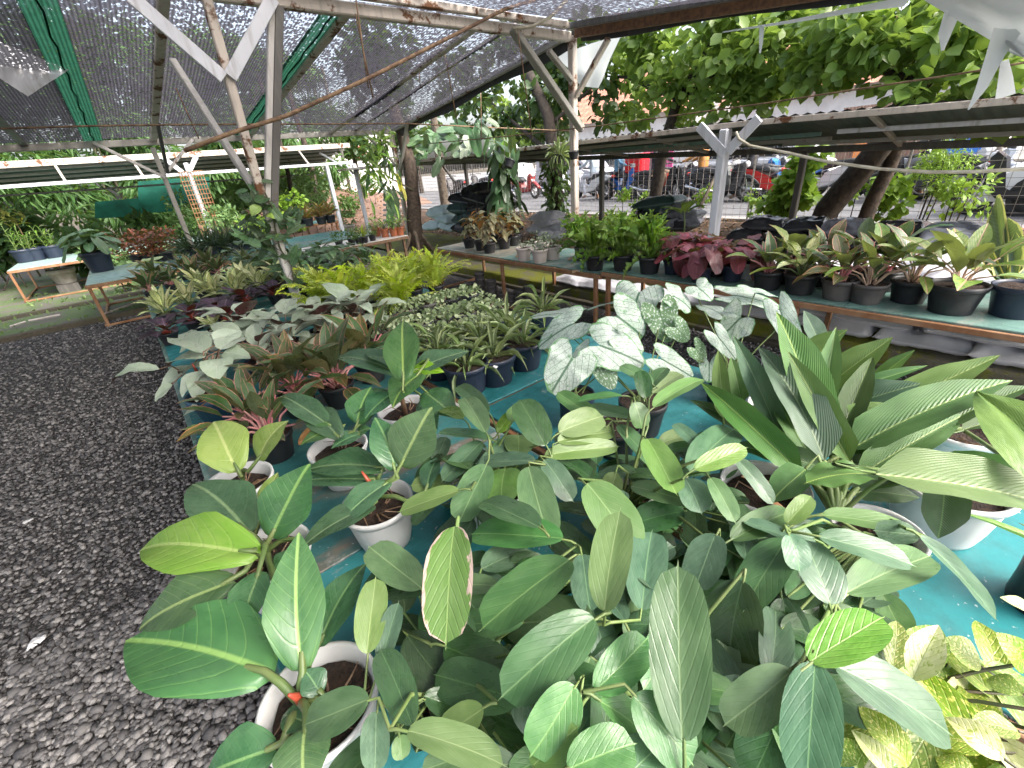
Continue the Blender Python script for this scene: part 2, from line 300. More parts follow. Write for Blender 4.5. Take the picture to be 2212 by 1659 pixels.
M['hose'] = flat('dirty_white_hose', (.55, .52, .42), .5, (.40, .36, .27), 8.)
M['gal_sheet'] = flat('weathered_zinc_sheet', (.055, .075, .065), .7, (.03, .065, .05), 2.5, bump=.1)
def ply(name, c, worn, wamt=.5):
    g = G(name); v = g.co(); n1 = g.noise(g.vmul(v, (1.2, 3.2, 1)), 1.6, 6., .62); n2 = g.noise(v, 11., 5., .65); n3 = g.noise(v, 55., 3.)
    cc = g.mix(g.mr(n2, .35, .7), c, tuple(x*.72 for x in c))
    cc = g.mix(g.mr(n1, .62-.18*wamt, .74-.12*wamt), cc, worn)
    cc = g.mix(g.mr(g.m('MULTIPLY', n2, n1), .33, .42, 0., .8), cc, (.34, .36, .34))
    cc = g.mix(g.mr(n3, .68, .74, 0., .7), cc, (.55, .58, .56))
    return g.bsdf(cc, g.mr(n2, .3, .7, .3, .55), 0., g.m('ADD', n2, n3), .12, .004)
M['ply'] = ply('turquoise_painted_board', (.026, .195, .21), (.05, .27, .295), .68)
M['ply_worn'] = ply('worn_turquoise_board', (.045, .19, .19), (.20, .16, .125), .75)
M['ply_pale'] = ply('faded_board', (.27, .30, .25), (.36, .30, .24), .8)
M['ply_grey'] = ply('faded_green_board', (.15, .27, .24), (.30, .34, .30), .5)
M['ply_white'] = ply('white_board', (.62, .60, .58), (.5, .46, .42), .4)
M['ply_aqua'] = ply('aqua_board', (.34, .50, .46), (.50, .58, .55), .5)
M['black_plastic'] = flat('black_pot_plastic', (.020, .021, .025), .42, (.05, .048, .046), 9., lo=.5, hi=.8, bump=.08)
M['dusty_black'] = flat('dusty_pot_plastic', (.065, .062, .063), .6, (.115, .107, .10), 7., bump=.1)
M['white_plastic'] = flat('white_pot_plastic', (.66, .66, .66), .4, (.46, .44, .40), 6., lo=.5, hi=.85, bump=.05)
M['cream_plastic'] = flat('cream_pot_plastic', (.60, .53, .49), .5, (.42, .36, .31), 8., lo=.45, hi=.8)
M['blue_plastic'] = flat('dark_blue_pot_plastic', (.022, .075, .125), .4, (.05, .10, .14), 6., lo=.5, hi=.8)
M['navy_plastic'] = flat('navy_pot_plastic', (.018, .026, .05), .42, (.04, .05, .08), 6., lo=.5, hi=.8)
M['terracotta'] = flat('terracotta_plastic', (.36, .115, .05), .55, (.27, .09, .045), 8.)
M['grey_pot'] = flat('weathered_grey_pot', (.36, .34, .32), .7, (.25, .22, .2), 7., bump=.2)
M['soil'] = flat('potting_soil', (.016, .010, .007), .95, (.050, .028, .018), 60., bump=1., bsc=120.)
M['pebble_top'] = flat('pale_grit', (.42, .40, .38), .9, (.20, .17, .16), 90., bump=1., bsc=150.)
M['stem'] = flat('green_petiole', (.11, .18, .05), .45, (.17, .22, .08), 10., rv=.2)
M['stem_dark'] = flat('dark_petiole', (.06, .075, .03), .5, (.10, .08, .05), 20.)
M['stem_pink'] = flat('pink_petiole', (.58, .20, .22), .45, (.50, .28, .24), 12., rv=.1)
M['stem_peach'] = flat('peach_petiole', (.56, .40, .30), .45, (.45, .32, .22), 12.)
M['stem_red'] = flat('red_sheath', (.42, .075, .035), .4, (.30, .05, .03), 15.)
M['stem_brown'] = flat('brown_petiole', (.16, .09, .055), .6, (.22, .14, .08), 20.)
M['bark'] = flat('tree_bark', (.085, .062, .045), .9, (.035, .026, .020), 14., bump=1., bsc=30.)
M['bark_dark'] = flat('dark_bark', (.028, .020, .015), .9, (.055, .042, .03), 14., bump=1., bsc=30.)
M['bark_pale'] = flat('pale_bark', (.20, .16, .12), .85, (.10, .08, .06), 12., bump=.6, bsc=30.)
M['sack_white'] = flat('white_woven_sack', (.82, .82, .86), .5, (.74, .73, .77), 5., bump=.35, bsc=18.)
M['sack_black'] = flat('black_plastic_bag', (.028, .028, .032), .22, (.06, .06, .065), 5., bump=.5, bsc=14.)
M['sack_clear'] = flat('cloudy_plastic_bag', (.26, .27, .30), .25, (.10, .10, .11), 6., bump=.6, bsc=16.)
M['sack_green'] = flat('dark_green_sack', (.035, .075, .065), .35, (.06, .10, .09), 5., bump=.5, bsc=14.)
M['sack_teal'] = flat('pale_teal_sack', (.58, .70, .68), .6, (.46, .58, .57), 5., bump=.35, bsc=16.)
M['sack_grey'] = flat('grey_plastic_sack', (.64, .64, .68), .4, (.46, .46, .50), 6., bump=.5, bsc=16.)
g = G('cloudy_plastic_sheet'); M['plastic_sheet'] = g.bsdf((.62, .66, .66), .4, 0., g.noise(g.co(), 9., 4.), .4, .02, transl=.55)
M['concrete'] = flat('road_concrete', (.20, .19, .185), .9, (.27, .26, .25), 1.2, bump=.2)
M['asphalt'] = flat('road_asphalt', (.10, .10, .105), .9, (.14, .14, .145), 2., bump=.3, bsc=90.)
def mossy(name, a, b, moss, thr=.5, sc=3.):
    g = G(name); v = g.co(); n1 = g.noise(v, sc, 7., .65); n2 = g.noise(v, 26., 5.)
    c = g.mix(n2, a, b); f = g.mr(g.m('ADD', n1, g.m('MULTIPLY', n2, .22)), thr, thr+.14); c = g.mix(f, c, g.mix(n2, moss, tuple(x*.45 for x in moss)))
    return g.bsdf(c, .92, 0., g.m('ADD', n2, g.noise(v, 110., 3.)), .7, .015)
M['soil_moss'] = mossy('mossy_soil', (.045, .032, .024), (.10, .075, .055), (.14, .15, .03), .62)
M['moss_strip'] = mossy('mossy_ground', (.085, .07, .045), (.13, .11, .07), (.19, .21, .035), .50)
M['kerb'] = mossy('mossy_concrete', (.14, .125, .09), (.20, .18, .14), (.27, .29, .03), .55, 2.)
M['kerb_dark'] = mossy('dark_mossy_concrete', (.06, .052, .036), (.12, .105, .075), (.17, .19, .04), .66, 2.)
M['weedy'] = mossy('weedy_soil', (.11, .10, .085), (.17, .155, .13), (.14, .21, .075), .52, 2.)
M['litter_soil'] = mossy('leaf_litter_soil', (.05, .032, .022), (.14, .085, .05), (.08, .10, .03), .72)
M['redsoil'] = mossy('reddish_bank_soil', (.15, .085, .06), (.26, .165, .12), (.08, .12, .04), .70)
g = G('dark_gravel_bed'); v = g.co(); vo = g.n('ShaderNodeTexVoronoi', {'Vector': v, 'Scale': 46.}); ve = g.n('ShaderNodeTexVoronoi', {'Vector': v, 'Scale': 46.}, feature='DISTANCE_TO_EDGE').outputs[0]
sc_ = g.n('ShaderNodeSeparateColor', {0: vo.outputs['Color']}).outputs[0]
c = g.mix(sc_, (.055, .053, .055), (.21, .20, .195)); c = g.mix(g.mr(ve, 0., .12), (.012, .011, .011), c)
M['gravel_bed'] = g.bsdf(c, .85, 0., g.mr(ve, 0., .35), 1., .02)
g = G('gravel_stone'); a = g.n('ShaderNodeAttribute', attribute_name='tone').outputs['Fac']
c = g.mix(a, (.045, .044, .047), (.30, .288, .278)); c = g.mix(g.mr(g.noise(g.co(), 160., 2.), .4, .7, 0., .6), c, (.12, .115, .112))
M['stone'] = g.bsdf(c, .8, 0.)
# shade net: knitted plastic, holes let the sky through
def net_mat(name, thread, open_, sc=1., glint=1.):
    g = G(name); uv = g.co('UV'); sx = g.n('ShaderNodeSeparateXYZ', {0: uv})
    ln = g.m('ABSOLUTE', g.m('SUBTRACT', g.m('FRACT', g.m('MULTIPLY', sx.outputs[0], 30.*sc)), .5))
    n1 = g.noise(g.vmul(uv, (1., .6, 1.)), 27.*sc, 2., .7); n2 = g.noise(uv, .5, 4.); n3 = g.noise(uv, 7., 4.)
    v = g.m('ADD', g.m('ADD', n1, g.m('MULTIPLY', n2, .30)), g.m('ADD', g.m('MULTIPLY', ln, .14), g.m('MULTIPLY', n3, .12)))
    hole = g.mr(v, .86-open_*.25, .95-open_*.25)
    band = g.mr(g.m('ABSOLUTE', g.m('SUBTRACT', g.m('FRACT', g.m('MULTIPLY', sx.outputs[0], 2.1)), .5)), .46, .49, 1., .35)
    fac = g.m('MULTIPLY', g.m('ADD', g.m('MULTIPLY', hole, .64), .02+.05*open_, clamp=True), band)
    th = g.mix(g.mr(g.m('ADD', ln, g.m('MULTIPLY', n3, .5)), .3, .7), thread, tuple(x*2. for x in thread))
    df = g.n('ShaderNodeBsdfDiffuse', {'Color': th}); tl = g.n('ShaderNodeBsdfTranslucent', {'Color': th})
    mx = g.n('ShaderNodeMixShader', {0: .55}); g.t.links.new(df.outputs[0], mx.inputs[1]); g.t.links.new(tl.outputs[0], mx.inputs[2])
    tr = g.n('ShaderNodeBsdfTransparent', {0: (1, 1, 1)}); m2 = g.n('ShaderNodeMixShader', {0: fac}); g.t.links.new(mx.outputs[0], m2.inputs[1]); g.t.links.new(tr.outputs[0], m2.inputs[2])
    g.t.links.new(m2.outputs[0], g.out.inputs[0]); return g.mat
M['net'] = net_mat('shade_net_knit', (.042, .039, .046), .38)
M['net_dark'] = net_mat('shade_net_doubled', (.02, .02, .023), .22)
M['net_green'] = net_mat('green_seam_band', (.012, .05, .03), .0)
M['net_teal'] = flat('teal_netting', (.004, .085, .06), .7, (.01, .17, .12), 2., transl=.5, bump=.2)
M['roof_tile'] = flat('clay_roof_tile', (.42, .17, .10), .85, (.52, .27, .19), 9., bump=.3)
M['plaster'] = flat('white_plaster', (.72, .70, .68), .9, (.60, .57, .55), 1.5)
M['glass'] = flat('dark_window_glass', (.04, .05, .055), .08)
M['brownwall'] = flat('brown_corrugated_sheet', (.30, .19, .14), .7, (.22, .14, .10), 3.)
# ------------------------------------------------------------------ leaf meshes (unit length along +Y, unit width along X, upper face +Z)
def prof_oblong(t): return max(0., 1-abs(2*min(t, .965)/.965-1)**2.5)**.5*(.93+.07*t) if t < .95 else .035*(1-t)/.05+.28*max(0, (.965-t)/.015)*0
def prof_lance(t): return (math.sin(PI*min(1, t**.82))**.85)
def prof_ell(t): return math.sin(PI*t**.92)**.72
def prof_long(t): return min(1, (t/.12)**.7)*(1 if t < .55 else max(0, 1-((t-.55)/.45)**1.7))*(.86+.14*math.sin(PI*min(1, t*1.3)))
def prof_strap(t): return min(1, .45+t*1.6)*(1 if t < .6 else max(0, 1-((t-.6)/.4)**1.8))
def prof_ovate(t): return math.sin(PI*t**.70)**.80
def prof_sword(t): return (.55+.45*math.sin(PI*min(1, t*.9+.05)))*(1 if t < .7 else max(0, 1-((t-.7)/.3)**1.5))
def prof_phil(t): return (min(1, .62+.7*t) if t < .5 else 1.)*(1 if t < .35 else max(0, 1-((t-.35)/.65)**2.0)**.78)
MESHES = {}
def leafgrid(prof, nx=4, ny=9, fold=.12, bend=.10, wave=0., wn=5, quilt=0., qn=8, twist=0., seed=0, stalk=0., cosy=True):
    R = random.Random(seed); V = []; UV = []; E = []; tipcurl = R.uniform(-.05, .08)
    ph = R.uniform(0, 6); ph2 = R.uniform(0, 6)
    for j in range(ny+1):
        t = (.5-.5*math.cos(PI*j/ny)) if cosy else j/ny; hw = max(.004, prof(t))*.5
        for i in range(-nx, nx+1):
            s = i/nx; x = s*hw
            z = fold*abs(x)*(1-.4*t) + bend*4*t*(1-t) - tipcurl*max(0, t-.7)**2*6
            z += wave*(abs(s)**1.6)*math.sin(wn*PI*t+ph+(0 if s > 0 else 1.7))*min(1, hw*3)
            if quilt: z += quilt*math.cos(2*PI*(t*qn-abs(x)*qn*.5))*min(1, abs(s)*3)*(1-abs(s))*2
            x2 = x+ .03*math.sin(3*t+ph2)
            z += twist*x*(t-.3)
            V.append((x2, t, z)); UV.append((x+.5, t)); E.append(abs(s))
    w = 2*nx+1; Fc = [(j*w+i, j*w+i+1, (j+1)*w+i+1, (j+1)*w+i) for j in range(ny) for i in range(2*nx)]
    return V, Fc, UV, E
def leafheart(rf, nr=4, na=26, fold=.10, bend=.10, wave=.02, seed=0, y0=None, pk=1.):
    """polar leaf round the petiole joint: rf(a) = radius at angle a from the tip direction (0..pi)"""
    R = random.Random(seed); ph = R.uniform(0, 6); V = [(0, 0, 0)]; E = [0.]
    for k in range(1, nr+1):
        s = (k/nr)**pk
        for i in range(na):
            a = -PI+2*PI*(i+.5)/na; r = rf(abs(a))*s; x, y = r*math.sin(a), r*math.cos(a)
            z = fold*abs(x)-bend*(x*x+y*y)*1.2+bend*.6*max(0, -y)*0 + wave*s*s*math.sin(5*a+ph)
            V.append((x, y, z)); E.append(s)
    Fc = [(0, 1+i, 1+(i+1) % na) for i in range(na)]
    for k in range(nr-1):
        for i in range(na):
            if True: Fc.append((1+k*na+i, 1+(k+1)*na+i, 1+(k+1)*na+(i+1) % na, 1+k*na+(i+1) % na))
    xs = max(abs(v[0]) for v in V); ym = max(v[1] for v in V); lo = min(v[1] for v in V)
    V = [(v[0]/(2*xs), v[1]/ym, v[2]/ym) for v in V]
    UV = [(v[0]+.5, (v[1]-lo/ym)/(1-lo/ym)) for v in V]
    return V, Fc, UV, E
def rheart(a, lobe=.62, sinus=.10, wid=.56):           # heart: tip at 0, lobes back at pi
    t = a/PI
    if t < .5: return (1-t*2)**1.15*(1.-wid)+wid if t < .5 else wid
    if t < .86: return wid+(lobe-wid)*math.sin((t-.5)/.36*PI/2)
    return lobe*(1-((t-.86)/.14)**1.3)+sinus*((t-.86)/.14)**1.3
def rcal(a):
    t = a/PI
    if t < .42: return .43+.57*(1-t/.42)**2.0
    if t < .84: return .43+.28*((t-.42)/.42)**1.8
    return .71*(1-((t-.84)/.16)**1.2)+.06*((t-.84)/.16)**1.6
def rarrow(a): return rheart(a, .70, .10, .40)
def rphil(a): return rheart(a, .40, .12, .36)
def defleaf(key, mat, kindf, n=3, **kw):
    L = []
    for s in range(n):
        kk = dict(kw); kk['seed'] = s*13+len(MESHES)
        if 'bend' in kk: kk['bend'] = kk['bend']*(.6+.5*s)
        V, Fc, UV, E = kindf(**kk)
        me = mesh(key, V, Fc, mat, uv=UV)
        a = me.attributes.new('edge', 'FLOAT', 'POINT'); a.data.foreach_set('value', np.asarray(E, np.float32)); L.append(me)
    MESHES[key] = L
def G_(prof, **kw): return lambda **k: leafgrid(prof, **{**kw, **k})
def H_(rf, **kw): return lambda **k: leafheart(rf, **{**kw, **k})
for m in ('obl', 'obl_pale', 'obl_dark', 'obl_grey', 'obl_lime', 'obl_pink', 'yellow', 'brown'):
    defleaf(m, LM[m], G_(prof_oblong, nx=4, ny=14, fold=.16, wave=.012, wn=4, quilt=.004, qn=7), bend=.05)
defleaf('obl_fold', LM['obl'], G_(prof_oblong, nx=4, ny=10, fold=.7, wave=.02, wn=4), bend=.08)
def prof_cord(t): return .06+.94*(max(0, t)/.30)**.42 if t < .30 else max(0., 1-((t-.30)/.70)**1.55)**.95
def leafcord(nx=5, ny=14, fold=.2, bend=.08, wave=.02, seed=0, lobe=.13):
    V, Fc, UV, E = leafgrid(prof_cord, nx, ny, fold, bend, wave, 3, seed=seed); O = []
    for (x, y, z), e in zip(V, E): k = max(0, 1-y*2.6)**2; O.append((x, y-lobe*k*min(1, e*1.6)+.02*0, z-.10*k*e*e))
    return O, Fc, UV, E
for m in ('phil', 'phil_lime', 'phil_grey'):
    defleaf(m, LM[m], leafcord, bend=.08)
for m in ('anth', 'anth_pale', 'anth_blue', 'anth_dark'):
    defleaf(m, LM[m], G_(prof_long, nx=4, ny=22, fold=.30, wave=.012, wn=7, quilt=.004, qn=11), bend=.07)
defleaf('anth_ruffle', LM['anth'], G_(prof_oblong, nx=4, ny=16, fold=.15, wave=.05, wn=6), bend=.1)
defleaf('fan', LM['fan'], G_(prof_ovate, nx=10, ny=10, fold=.25, quilt=.02, qn=0), bend=.10)
defleaf('cal', LM['cal'], H_(rcal, nr=5, na=36, fold=.12, wave=.035), bend=.10)
defleaf('cal_green', LM['cal_green'], H_(rcal, nr=5, na=36, fold=.12, wave=.04), bend=.12)
defleaf('silver', LM['silver'], G_(prof_ovate, nx=4, ny=8, fold=.20, wave=.03, wn=4), bend=.10)
defleaf('purple', LM['purple'], G_(prof_ell, nx=3, ny=7, fold=.2, wave=.03, wn=4), bend=.12)
for m in ('aglyel', 'aglred', 'aglorange', 'aglpink', 'lightgreen', 'croton', 'begonia'):
    defleaf(m, LM[m], G_(prof_lance, nx=3, ny=8, fold=.22, wave=.02, wn=4), bend=.12)
defleaf('aucuba', LM['aucuba'], G_(prof_ell, nx=3, ny=9, fold=.25, wave=.02, wn=4), bend=.12)
defleaf('aucuba_white', LM['aucuba_white'], G_(prof_lance, nx=3, ny=9, fold=.5, wave=.02, wn=3), bend=.08)
defleaf('nest', LM['nest'], G_(prof_strap, nx=2, ny=14, fold=.3, wave=.16, wn=12), bend=.20)
defleaf('redcal', LM['redcal'], H_(rheart, nr=3, na=20, fold=.15, wave=.05), bend=.18)
defleaf('syng', LM['syng'], H_(rarrow, nr=3, na=20, fold=.2, wave=.03), bend=.1)
defleaf('arum', LM['arum'], H_(rarrow, nr=3, na=22, fold=.18, wave=.03), bend=.14)
defleaf('dark', LM['dark'], G_(prof_ell, nx=2, ny=6, fold=.2, wave=.03, wn=3), bend=.14)
defleaf('heartdark', LM['dark'], H_(rheart, nr=3, na=18, fold=.15, wave=.04), bend=.15)
defleaf('strap', LM['strap'], G_(prof_strap, nx=1, ny=9, fold=.4, wave=.05, wn=3), bend=.26)
defleaf('sanse', LM['sanse'], G_(prof_sword, nx=2, ny=10, fold=.35, wave=.03, wn=2, twist=.6), bend=.03)
defleaf('bromel', LM['bromel'], G_(prof_strap, nx=2, ny=7, fold=.5), bend=.16)
defleaf('sprig', LM['lightgreen'], G_(prof_lance, nx=1, ny=5, fold=.3), bend=.12)
# fern frond: rachis with paired pinnae
def frond(seed, npin=24, bend=.22):
    R = random.Random(seed); V = []; Fc = []; UV = []
    arch = lambda t: bend*4*t*(1-t)*.8
    for k in range(npin):
        t = .06+.92*k/npin; w = .5*math.sin(PI*min(1, t**.62))**.8*(1 if t < .9 else .6); z = arch(t); d = .035
        for s in (-1, 1):
            n = len(V); dz = R.uniform(-.05, .03); fx = R.uniform(.88, 1.1)
            V += [(0, t-d*.35, z), (s*w*.55*fx, t-d*.42+.02, z+dz*.4), (s*w*fx, t+.05, z+dz-.03), (s*w*.55*fx, t+d*.45+.03, z+dz*.4), (0, t+d*.35, z)]
            UV += [(.5+.4*s*q, t) for q in (0, .5, 1, .5, 0)]
            Fc.append((n, n+1, n+2, n+3, n+4) if s > 0 else (n+4, n+3, n+2, n+1, n))
    for k in range(8):
        t0, t1 = k/8, (k+1)/8; n = len(V); a = .012*(1-t0)+.003
        V += [(-a, t0, arch(t0)+.004), (a, t0, arch(t0)+.004), (a, t1, arch(t1)+.004), (-a, t1, arch(t1)+.004)]; UV += [(.5, t0)]*4; Fc.append((n, n+1, n+2, n+3))
    return V, Fc, UV
MESHES['fern'] = []
for s in range(4):
    V, Fc, UV = frond(s, bend=.14+.07*s); MESHES['fern'].append(mesh('fern', V, Fc, LM['fern'], uv=UV))

def leaf(parent, key, base, tip, width, nrm=(0, 0, 1), name='leaf', zs=None, var=None, label=None, roll=0.):
    base, tip = Vector(base), Vector(tip); d = tip-base; L = d.length; d.normalize(); n = Vector(nrm)
    n = n-d*n.dot(d)
    if n.length < 1e-3: n = Vector((d.y, -d.x, .1)); n = n-d*n.dot(d)
    n.normalize(); x = d.cross(n)
    if roll: q = Matrix.Rotation(roll, 3, d); x = q @ x; n = q @ n
    z = zs or (.5*width+.5*L)
    mw = Matrix(((x.x*width, d.x*L, n.x*z, base.x), (x.y*width, d.y*L, n.y*z, base.y), (x.z*width, d.z*L, n.z*z, base.z), (0, 0, 0, 1)))
    L_ = MESHES[key]; return ob(name, L_[var if var is not None else rnd.randrange(len(L_))], parent, mw, label)

# ------------------------------------------------------------------ pots
def potmesh(key, r, h, mat, n=22, style='plain'):
    b = MB(); rb = r*.74
    if style == 'fluted':
        p = [(rb*.96, 0), (rb, .012), (r*.80, h*.25), (r*.87, h*.55), (r*.92, h*.80), (r*.93, h*.84), (r*1.0, h*.86), (r*1.04, h*.93), (r*1.04, h), (r*.99, h*1.005), (r*.94, h*.97), (r*.86, h*.55)]
        b.lathe(p, 48, flute=(.014, (2, 3, 4)))
    elif style == 'bowl':
        p = [(rb*.9, 0), (rb*1.02, h*.06), (r*.93, h*.72), (r*1.03, h*.74), (r*1.05, h), (r*.99, h*1.01), (r*.95, h*.9), (r*.9, h*.6)]; b.lathe(p, n)
    elif style == 'bag':
        p = [(r*.95, 0), (r*1.0, h*.1), (r*.99, h*.5), (r*1.02, h*.9), (r*1.0, h), (r*.97, h), (r*.96, h*.8)]; b.lathe(p, 18, flute=(.012, (1, 2, 3, 4)))
    else:
        p = [(rb, 0), (rb*1.01, .006), (r*.93, h*.78), (r*.94, h*.80), (r*1.0, h*.81), (r*1.02, h*.99), (r*.97, h), (r*.94, h*.9), (r*.9, h*.65)]; b.lathe(p, n)
    return mesh(key, b.v, b.f, mat, smooth=True)
def soilmesh(r, mat):
    b = MB(); R = random.Random(3); n = 16
    V = [(0, 0, .012)]; 
    for k in range(1, 4):
        for i in range(n): a = 2*PI*i/n; V.append((r*k/3*math.cos(a), r*k/3*math.sin(a), R.uniform(-.008, .012)))
    Fc = [(0, 1+i, 1+(i+1) % n) for i in range(n)]+[(1+k*n+i, 1+(k+1)*n+i, 1+(k+1)*n+(i+1) % n, 1+k*n+(i+1) % n) for k in range(2) for i in range(n)]
    return mesh('soil', V, Fc, mat)
POTC = {}
def pot(parent, c, r, h, mat='black_plastic', style='plain', soil='soil', fill=.86, tilt=None):
    k = (round(r, 3), round(h, 3), mat, style)
    if k not in POTC: POTC[k] = potmesh('pot', r, h, M[mat], style=style)
    mw = Matrix.Translation(Vector(c)) @ Matrix.Rotation(rnd.uniform(0, 6), 4, 'Z')
    if tilt: mw = Matrix.Translation(Vector(c)) @ tilt
    p = ob('pot', POTC[k], parent, mw)
    if soil:
        sr_ = .86 if style == 'fluted' else .93; ks = ('s', round(r, 3), soil, sr_)
        if ks not in POTC: POTC[ks] = soilmesh(r*sr_, M[soil])
        ob('soil', POTC[ks], p, mw @ Matrix.Translation((0, 0, h*fill)))
        if style == 'fluted':
            b = MB()
            for i in range(7):
                a = rnd.uniform(0, 6.28); q = [mw @ Vector((r*.25*math.cos(a), r*.25*math.sin(a), h*fill+.012)), mw @ Vector((r*.6*math.cos(a+.3), r*.6*math.sin(a+.3), h*fill+rnd.uniform(.01, .05))), mw @ Vector((r*.84*math.cos(a+.7), r*.84*math.sin(a+.7), h*fill+rnd.uniform(-.0, .04)))]; b.tube(q, [.003, .0025, .0012], 4, cap=False)
            kind(b.build('root', M['stem_brown'], p), 'stuff')
    return p
def sph(az, el): return Vector((math.cos(az)*math.cos(el), math.sin(az)*math.cos(el), math.sin(el)))
def rosette(t, c, n, pet=(.08, .16), L=(.16, .24), wr=.4, el=(35, 80), lel=(0, 40), keys=('aglred',), stem='stem', sr=.004, az0=None, name='leaf', azr=(0, 360), spread=.015, up=.7):
    """petioles fan out of the crown at c; each carries one leaf"""
    c = Vector(c); st = MB(); az0 = rnd.uniform(0, 6) if az0 is None else az0
    for i in range(n):
        f = (i+.5)/n; az = az0+i*2.39996+rnd.uniform(-.3, .3)
        if azr != (0, 360): az = math.radians(rnd.uniform(*azr))
        e = math.radians(el[1]+(el[0]-el[1])*f+rnd.uniform(-8, 8)); le = math.radians(lel[1]+(lel[0]-lel[1])*f+rnd.uniform(-12, 12))
        p0 = c+sph(az, 0)*spread*rnd.random(); pl = rnd.uniform(*pet)*(.75+.4*f if f < .6 else 1.); p1 = p0+sph(az, e)*pl
        mid = p0+sph(az, min(PI/2, e+.25))*pl*.55; ll = rnd.uniform(*L)
        st.tube([p0, mid, p1], [sr*1.25, sr, sr*.75], 5, cap=False)
        tip = p1+sph(az+rnd.uniform(-.25, .25), le)*ll
        nrm = sph(az, le+PI/2)+Vector((rnd.uniform(-.25, .25), rnd.uniform(-.25, .25), up*.3))
        leaf(t, rnd.choice(keys), p1, tip, ll*wr*rnd.uniform(.85, 1.15), nrm, name=name)
    if st.v: st.build('stem', M[stem], t, smooth=True)
    return t

# ------------------------------------------------------------------ scattered foliage as one mesh
LEAFSHAPES = {
    'wide': ([(0, 0, 0), (.30, .30, .06), (.34, .62, .05), (0, 1, -.08), (-.34, .62, .05), (-.30, .30, .06), (0, .5, 0)], [(0, 1, 6), (1, 2, 6), (2, 3, 6), (3, 4, 6), (4, 5, 6), (5, 0, 6)]),
    'oval': ([(0, 0, 0), (.26, .45, .06), (0, 1, -.05), (-.26, .45, .06)], [(0, 1, 2), (0, 2, 3)]),
    'thin': ([(0, 0, 0), (.07, .35, .02), (0, 1, -.12), (-.07, .35, .02)], [(0, 1, 2), (0, 2, 3)]),
    'round': ([(0, 0, 0), (.4, .1, .03), (.5, .5, .0), (.35, .9, .02), (0, 1, 0), (-.35, .9, .02), (-.5, .5, 0), (-.4, .1, .03)], [(0, 1, 2), (0, 2, 3), (0, 3, 4), (0, 4, 5), (0, 5, 6), (0, 6, 7)]),
    'blade': ([(-.03, 0, 0), (.03, 0, 0), (.028, .5, .10), (-.028, .5, .10), (0, 1, -.05)], [(0, 1, 2), (0, 2, 3), (3, 2, 4)]),
}
NR = np.random.RandomState(5)
def scatter(name, P, Dr, Nr, L, shape, mat, wid=1., tone=None):
    """leaves at P along directions Dr with normals Nr and lengths L as one mesh"""
    SV, SF = LEAFSHAPES[shape]; SV = np.array(SV, float); SF = np.array(SF); n = len(P)
    Dr = Dr/np.linalg.norm(Dr, axis=1)[:, None]; X = np.cross(Dr, Nr); X /= (np.linalg.norm(X, axis=1)[:, None]+1e-9); Z = np.cross(X, Dr)
    L = np.broadcast_to(np.asarray(L, float), (n,))
    V = P[:, None, :]+(X[:, None, :]*(SV[None, :, 0:1]*wid)+Dr[:, None, :]*SV[None, :, 1:2]+Z[:, None, :]*SV[None, :, 2:3])*L[:, None, None]
    k = len(SV); Fq = (SF[None]+np.arange(n)[:, None, None]*k).reshape(-1, 3)
    tone = NR.rand(n) if tone is None else tone
    return npmesh(name, V.reshape(-1, 3), Fq, mat, colattr=np.repeat(tone, k))
def cloud(n, c, r, shell=.45):
    v = NR.randn(n, 3); v /= np.linalg.norm(v, axis=1)[:, None]; q = (shell+(1-shell)*NR.rand(n))**.7
    return np.array(c)+v*q[:, None]*np.array(r), v
def clumps(n, clist, droop=.3, jit=.6, upn=.7):
    """n leaves over a list of (centre, radii); returns P, D, N, tone"""
    vol = np.array([np.prod(r)**.72 for _, r in clist]); cnt = np.maximum(1, (n*vol/vol.sum()).astype(int)); P = []; D = []; Tn = []
    for (c, r), k in zip(clist, cnt):
        p, v = cloud(k, c, r); P.append(p); D.append(v+NR.randn(k, 3)*jit-np.array([0, 0, droop])); Tn.append(np.clip(NR.rand(k)*.65+NR.rand()*.35, 0, 1))
    P, D, Tn = np.vstack(P), np.vstack(D), np.concatenate(Tn); N = NR.randn(len(P), 3)*.5+np.array([0, 0, upn]); return P, D, N, Tn
def subclump(c, r, k, rr=(.25, .45)):
    out = []
    for _ in range(k):
        v = NR.randn(3); v /= np.linalg.norm(v); q = .25+.7*NR.rand(); s = NR.uniform(*rr); out.append((np.array(c)+v*q*np.array(r), np.array(r)*s))
    return out
# ================================================================== SETTING
def sheet(name, x0, x1, y0, y1, z, mat, k='structure'):
    o = ob(name, mesh(name, [(x0, y0, z), (x1, y0, z), (x1, y1, z), (x0, y1, z)], [(0, 1, 2, 3)], mat, smooth=False)); return kind(o, k)
sheet('ground', -120, 160, -60, 180, -.03, M['soil_moss'])
sheet('gravel_path', -9, 4.9, -6, 10.6, .0, M['gravel_bed'])
def terrain(name, X, Y, fz, mat, amp=.03, sc=1.3):
    V = [(x, y, fz(x, y)+amp*mnoise.noise((x*sc, y*sc, 3.3))) for y in Y for x in X]; n = len(X)
    Fc = [(j*n+i, j*n+i+1, (j+1)*n+i+1, (j+1)*n+i) for j in range(len(Y)-1) for i in range(n-1)]
    return kind(ob(name, mesh(name, V, Fc, mat)), 'structure')
fr = lambda a, b, n: [a+(b-a)*i/n for i in range(n+1)]
terrain('weedy_ground', fr(-14, 5.2, 50), fr(10.72, 20, 30), lambda x, y: .03, M['weedy'], .03)
terrain('moss_strip', fr(5.30, 7.6, 14), fr(-6, 22, 80), lambda x, y: .05, M['moss_strip'], .03, 2.)
def bankz(x, y): t = max(0, min(1, (x-7.4)/2.6)); return .04+.24*t*t*(3-2*t)
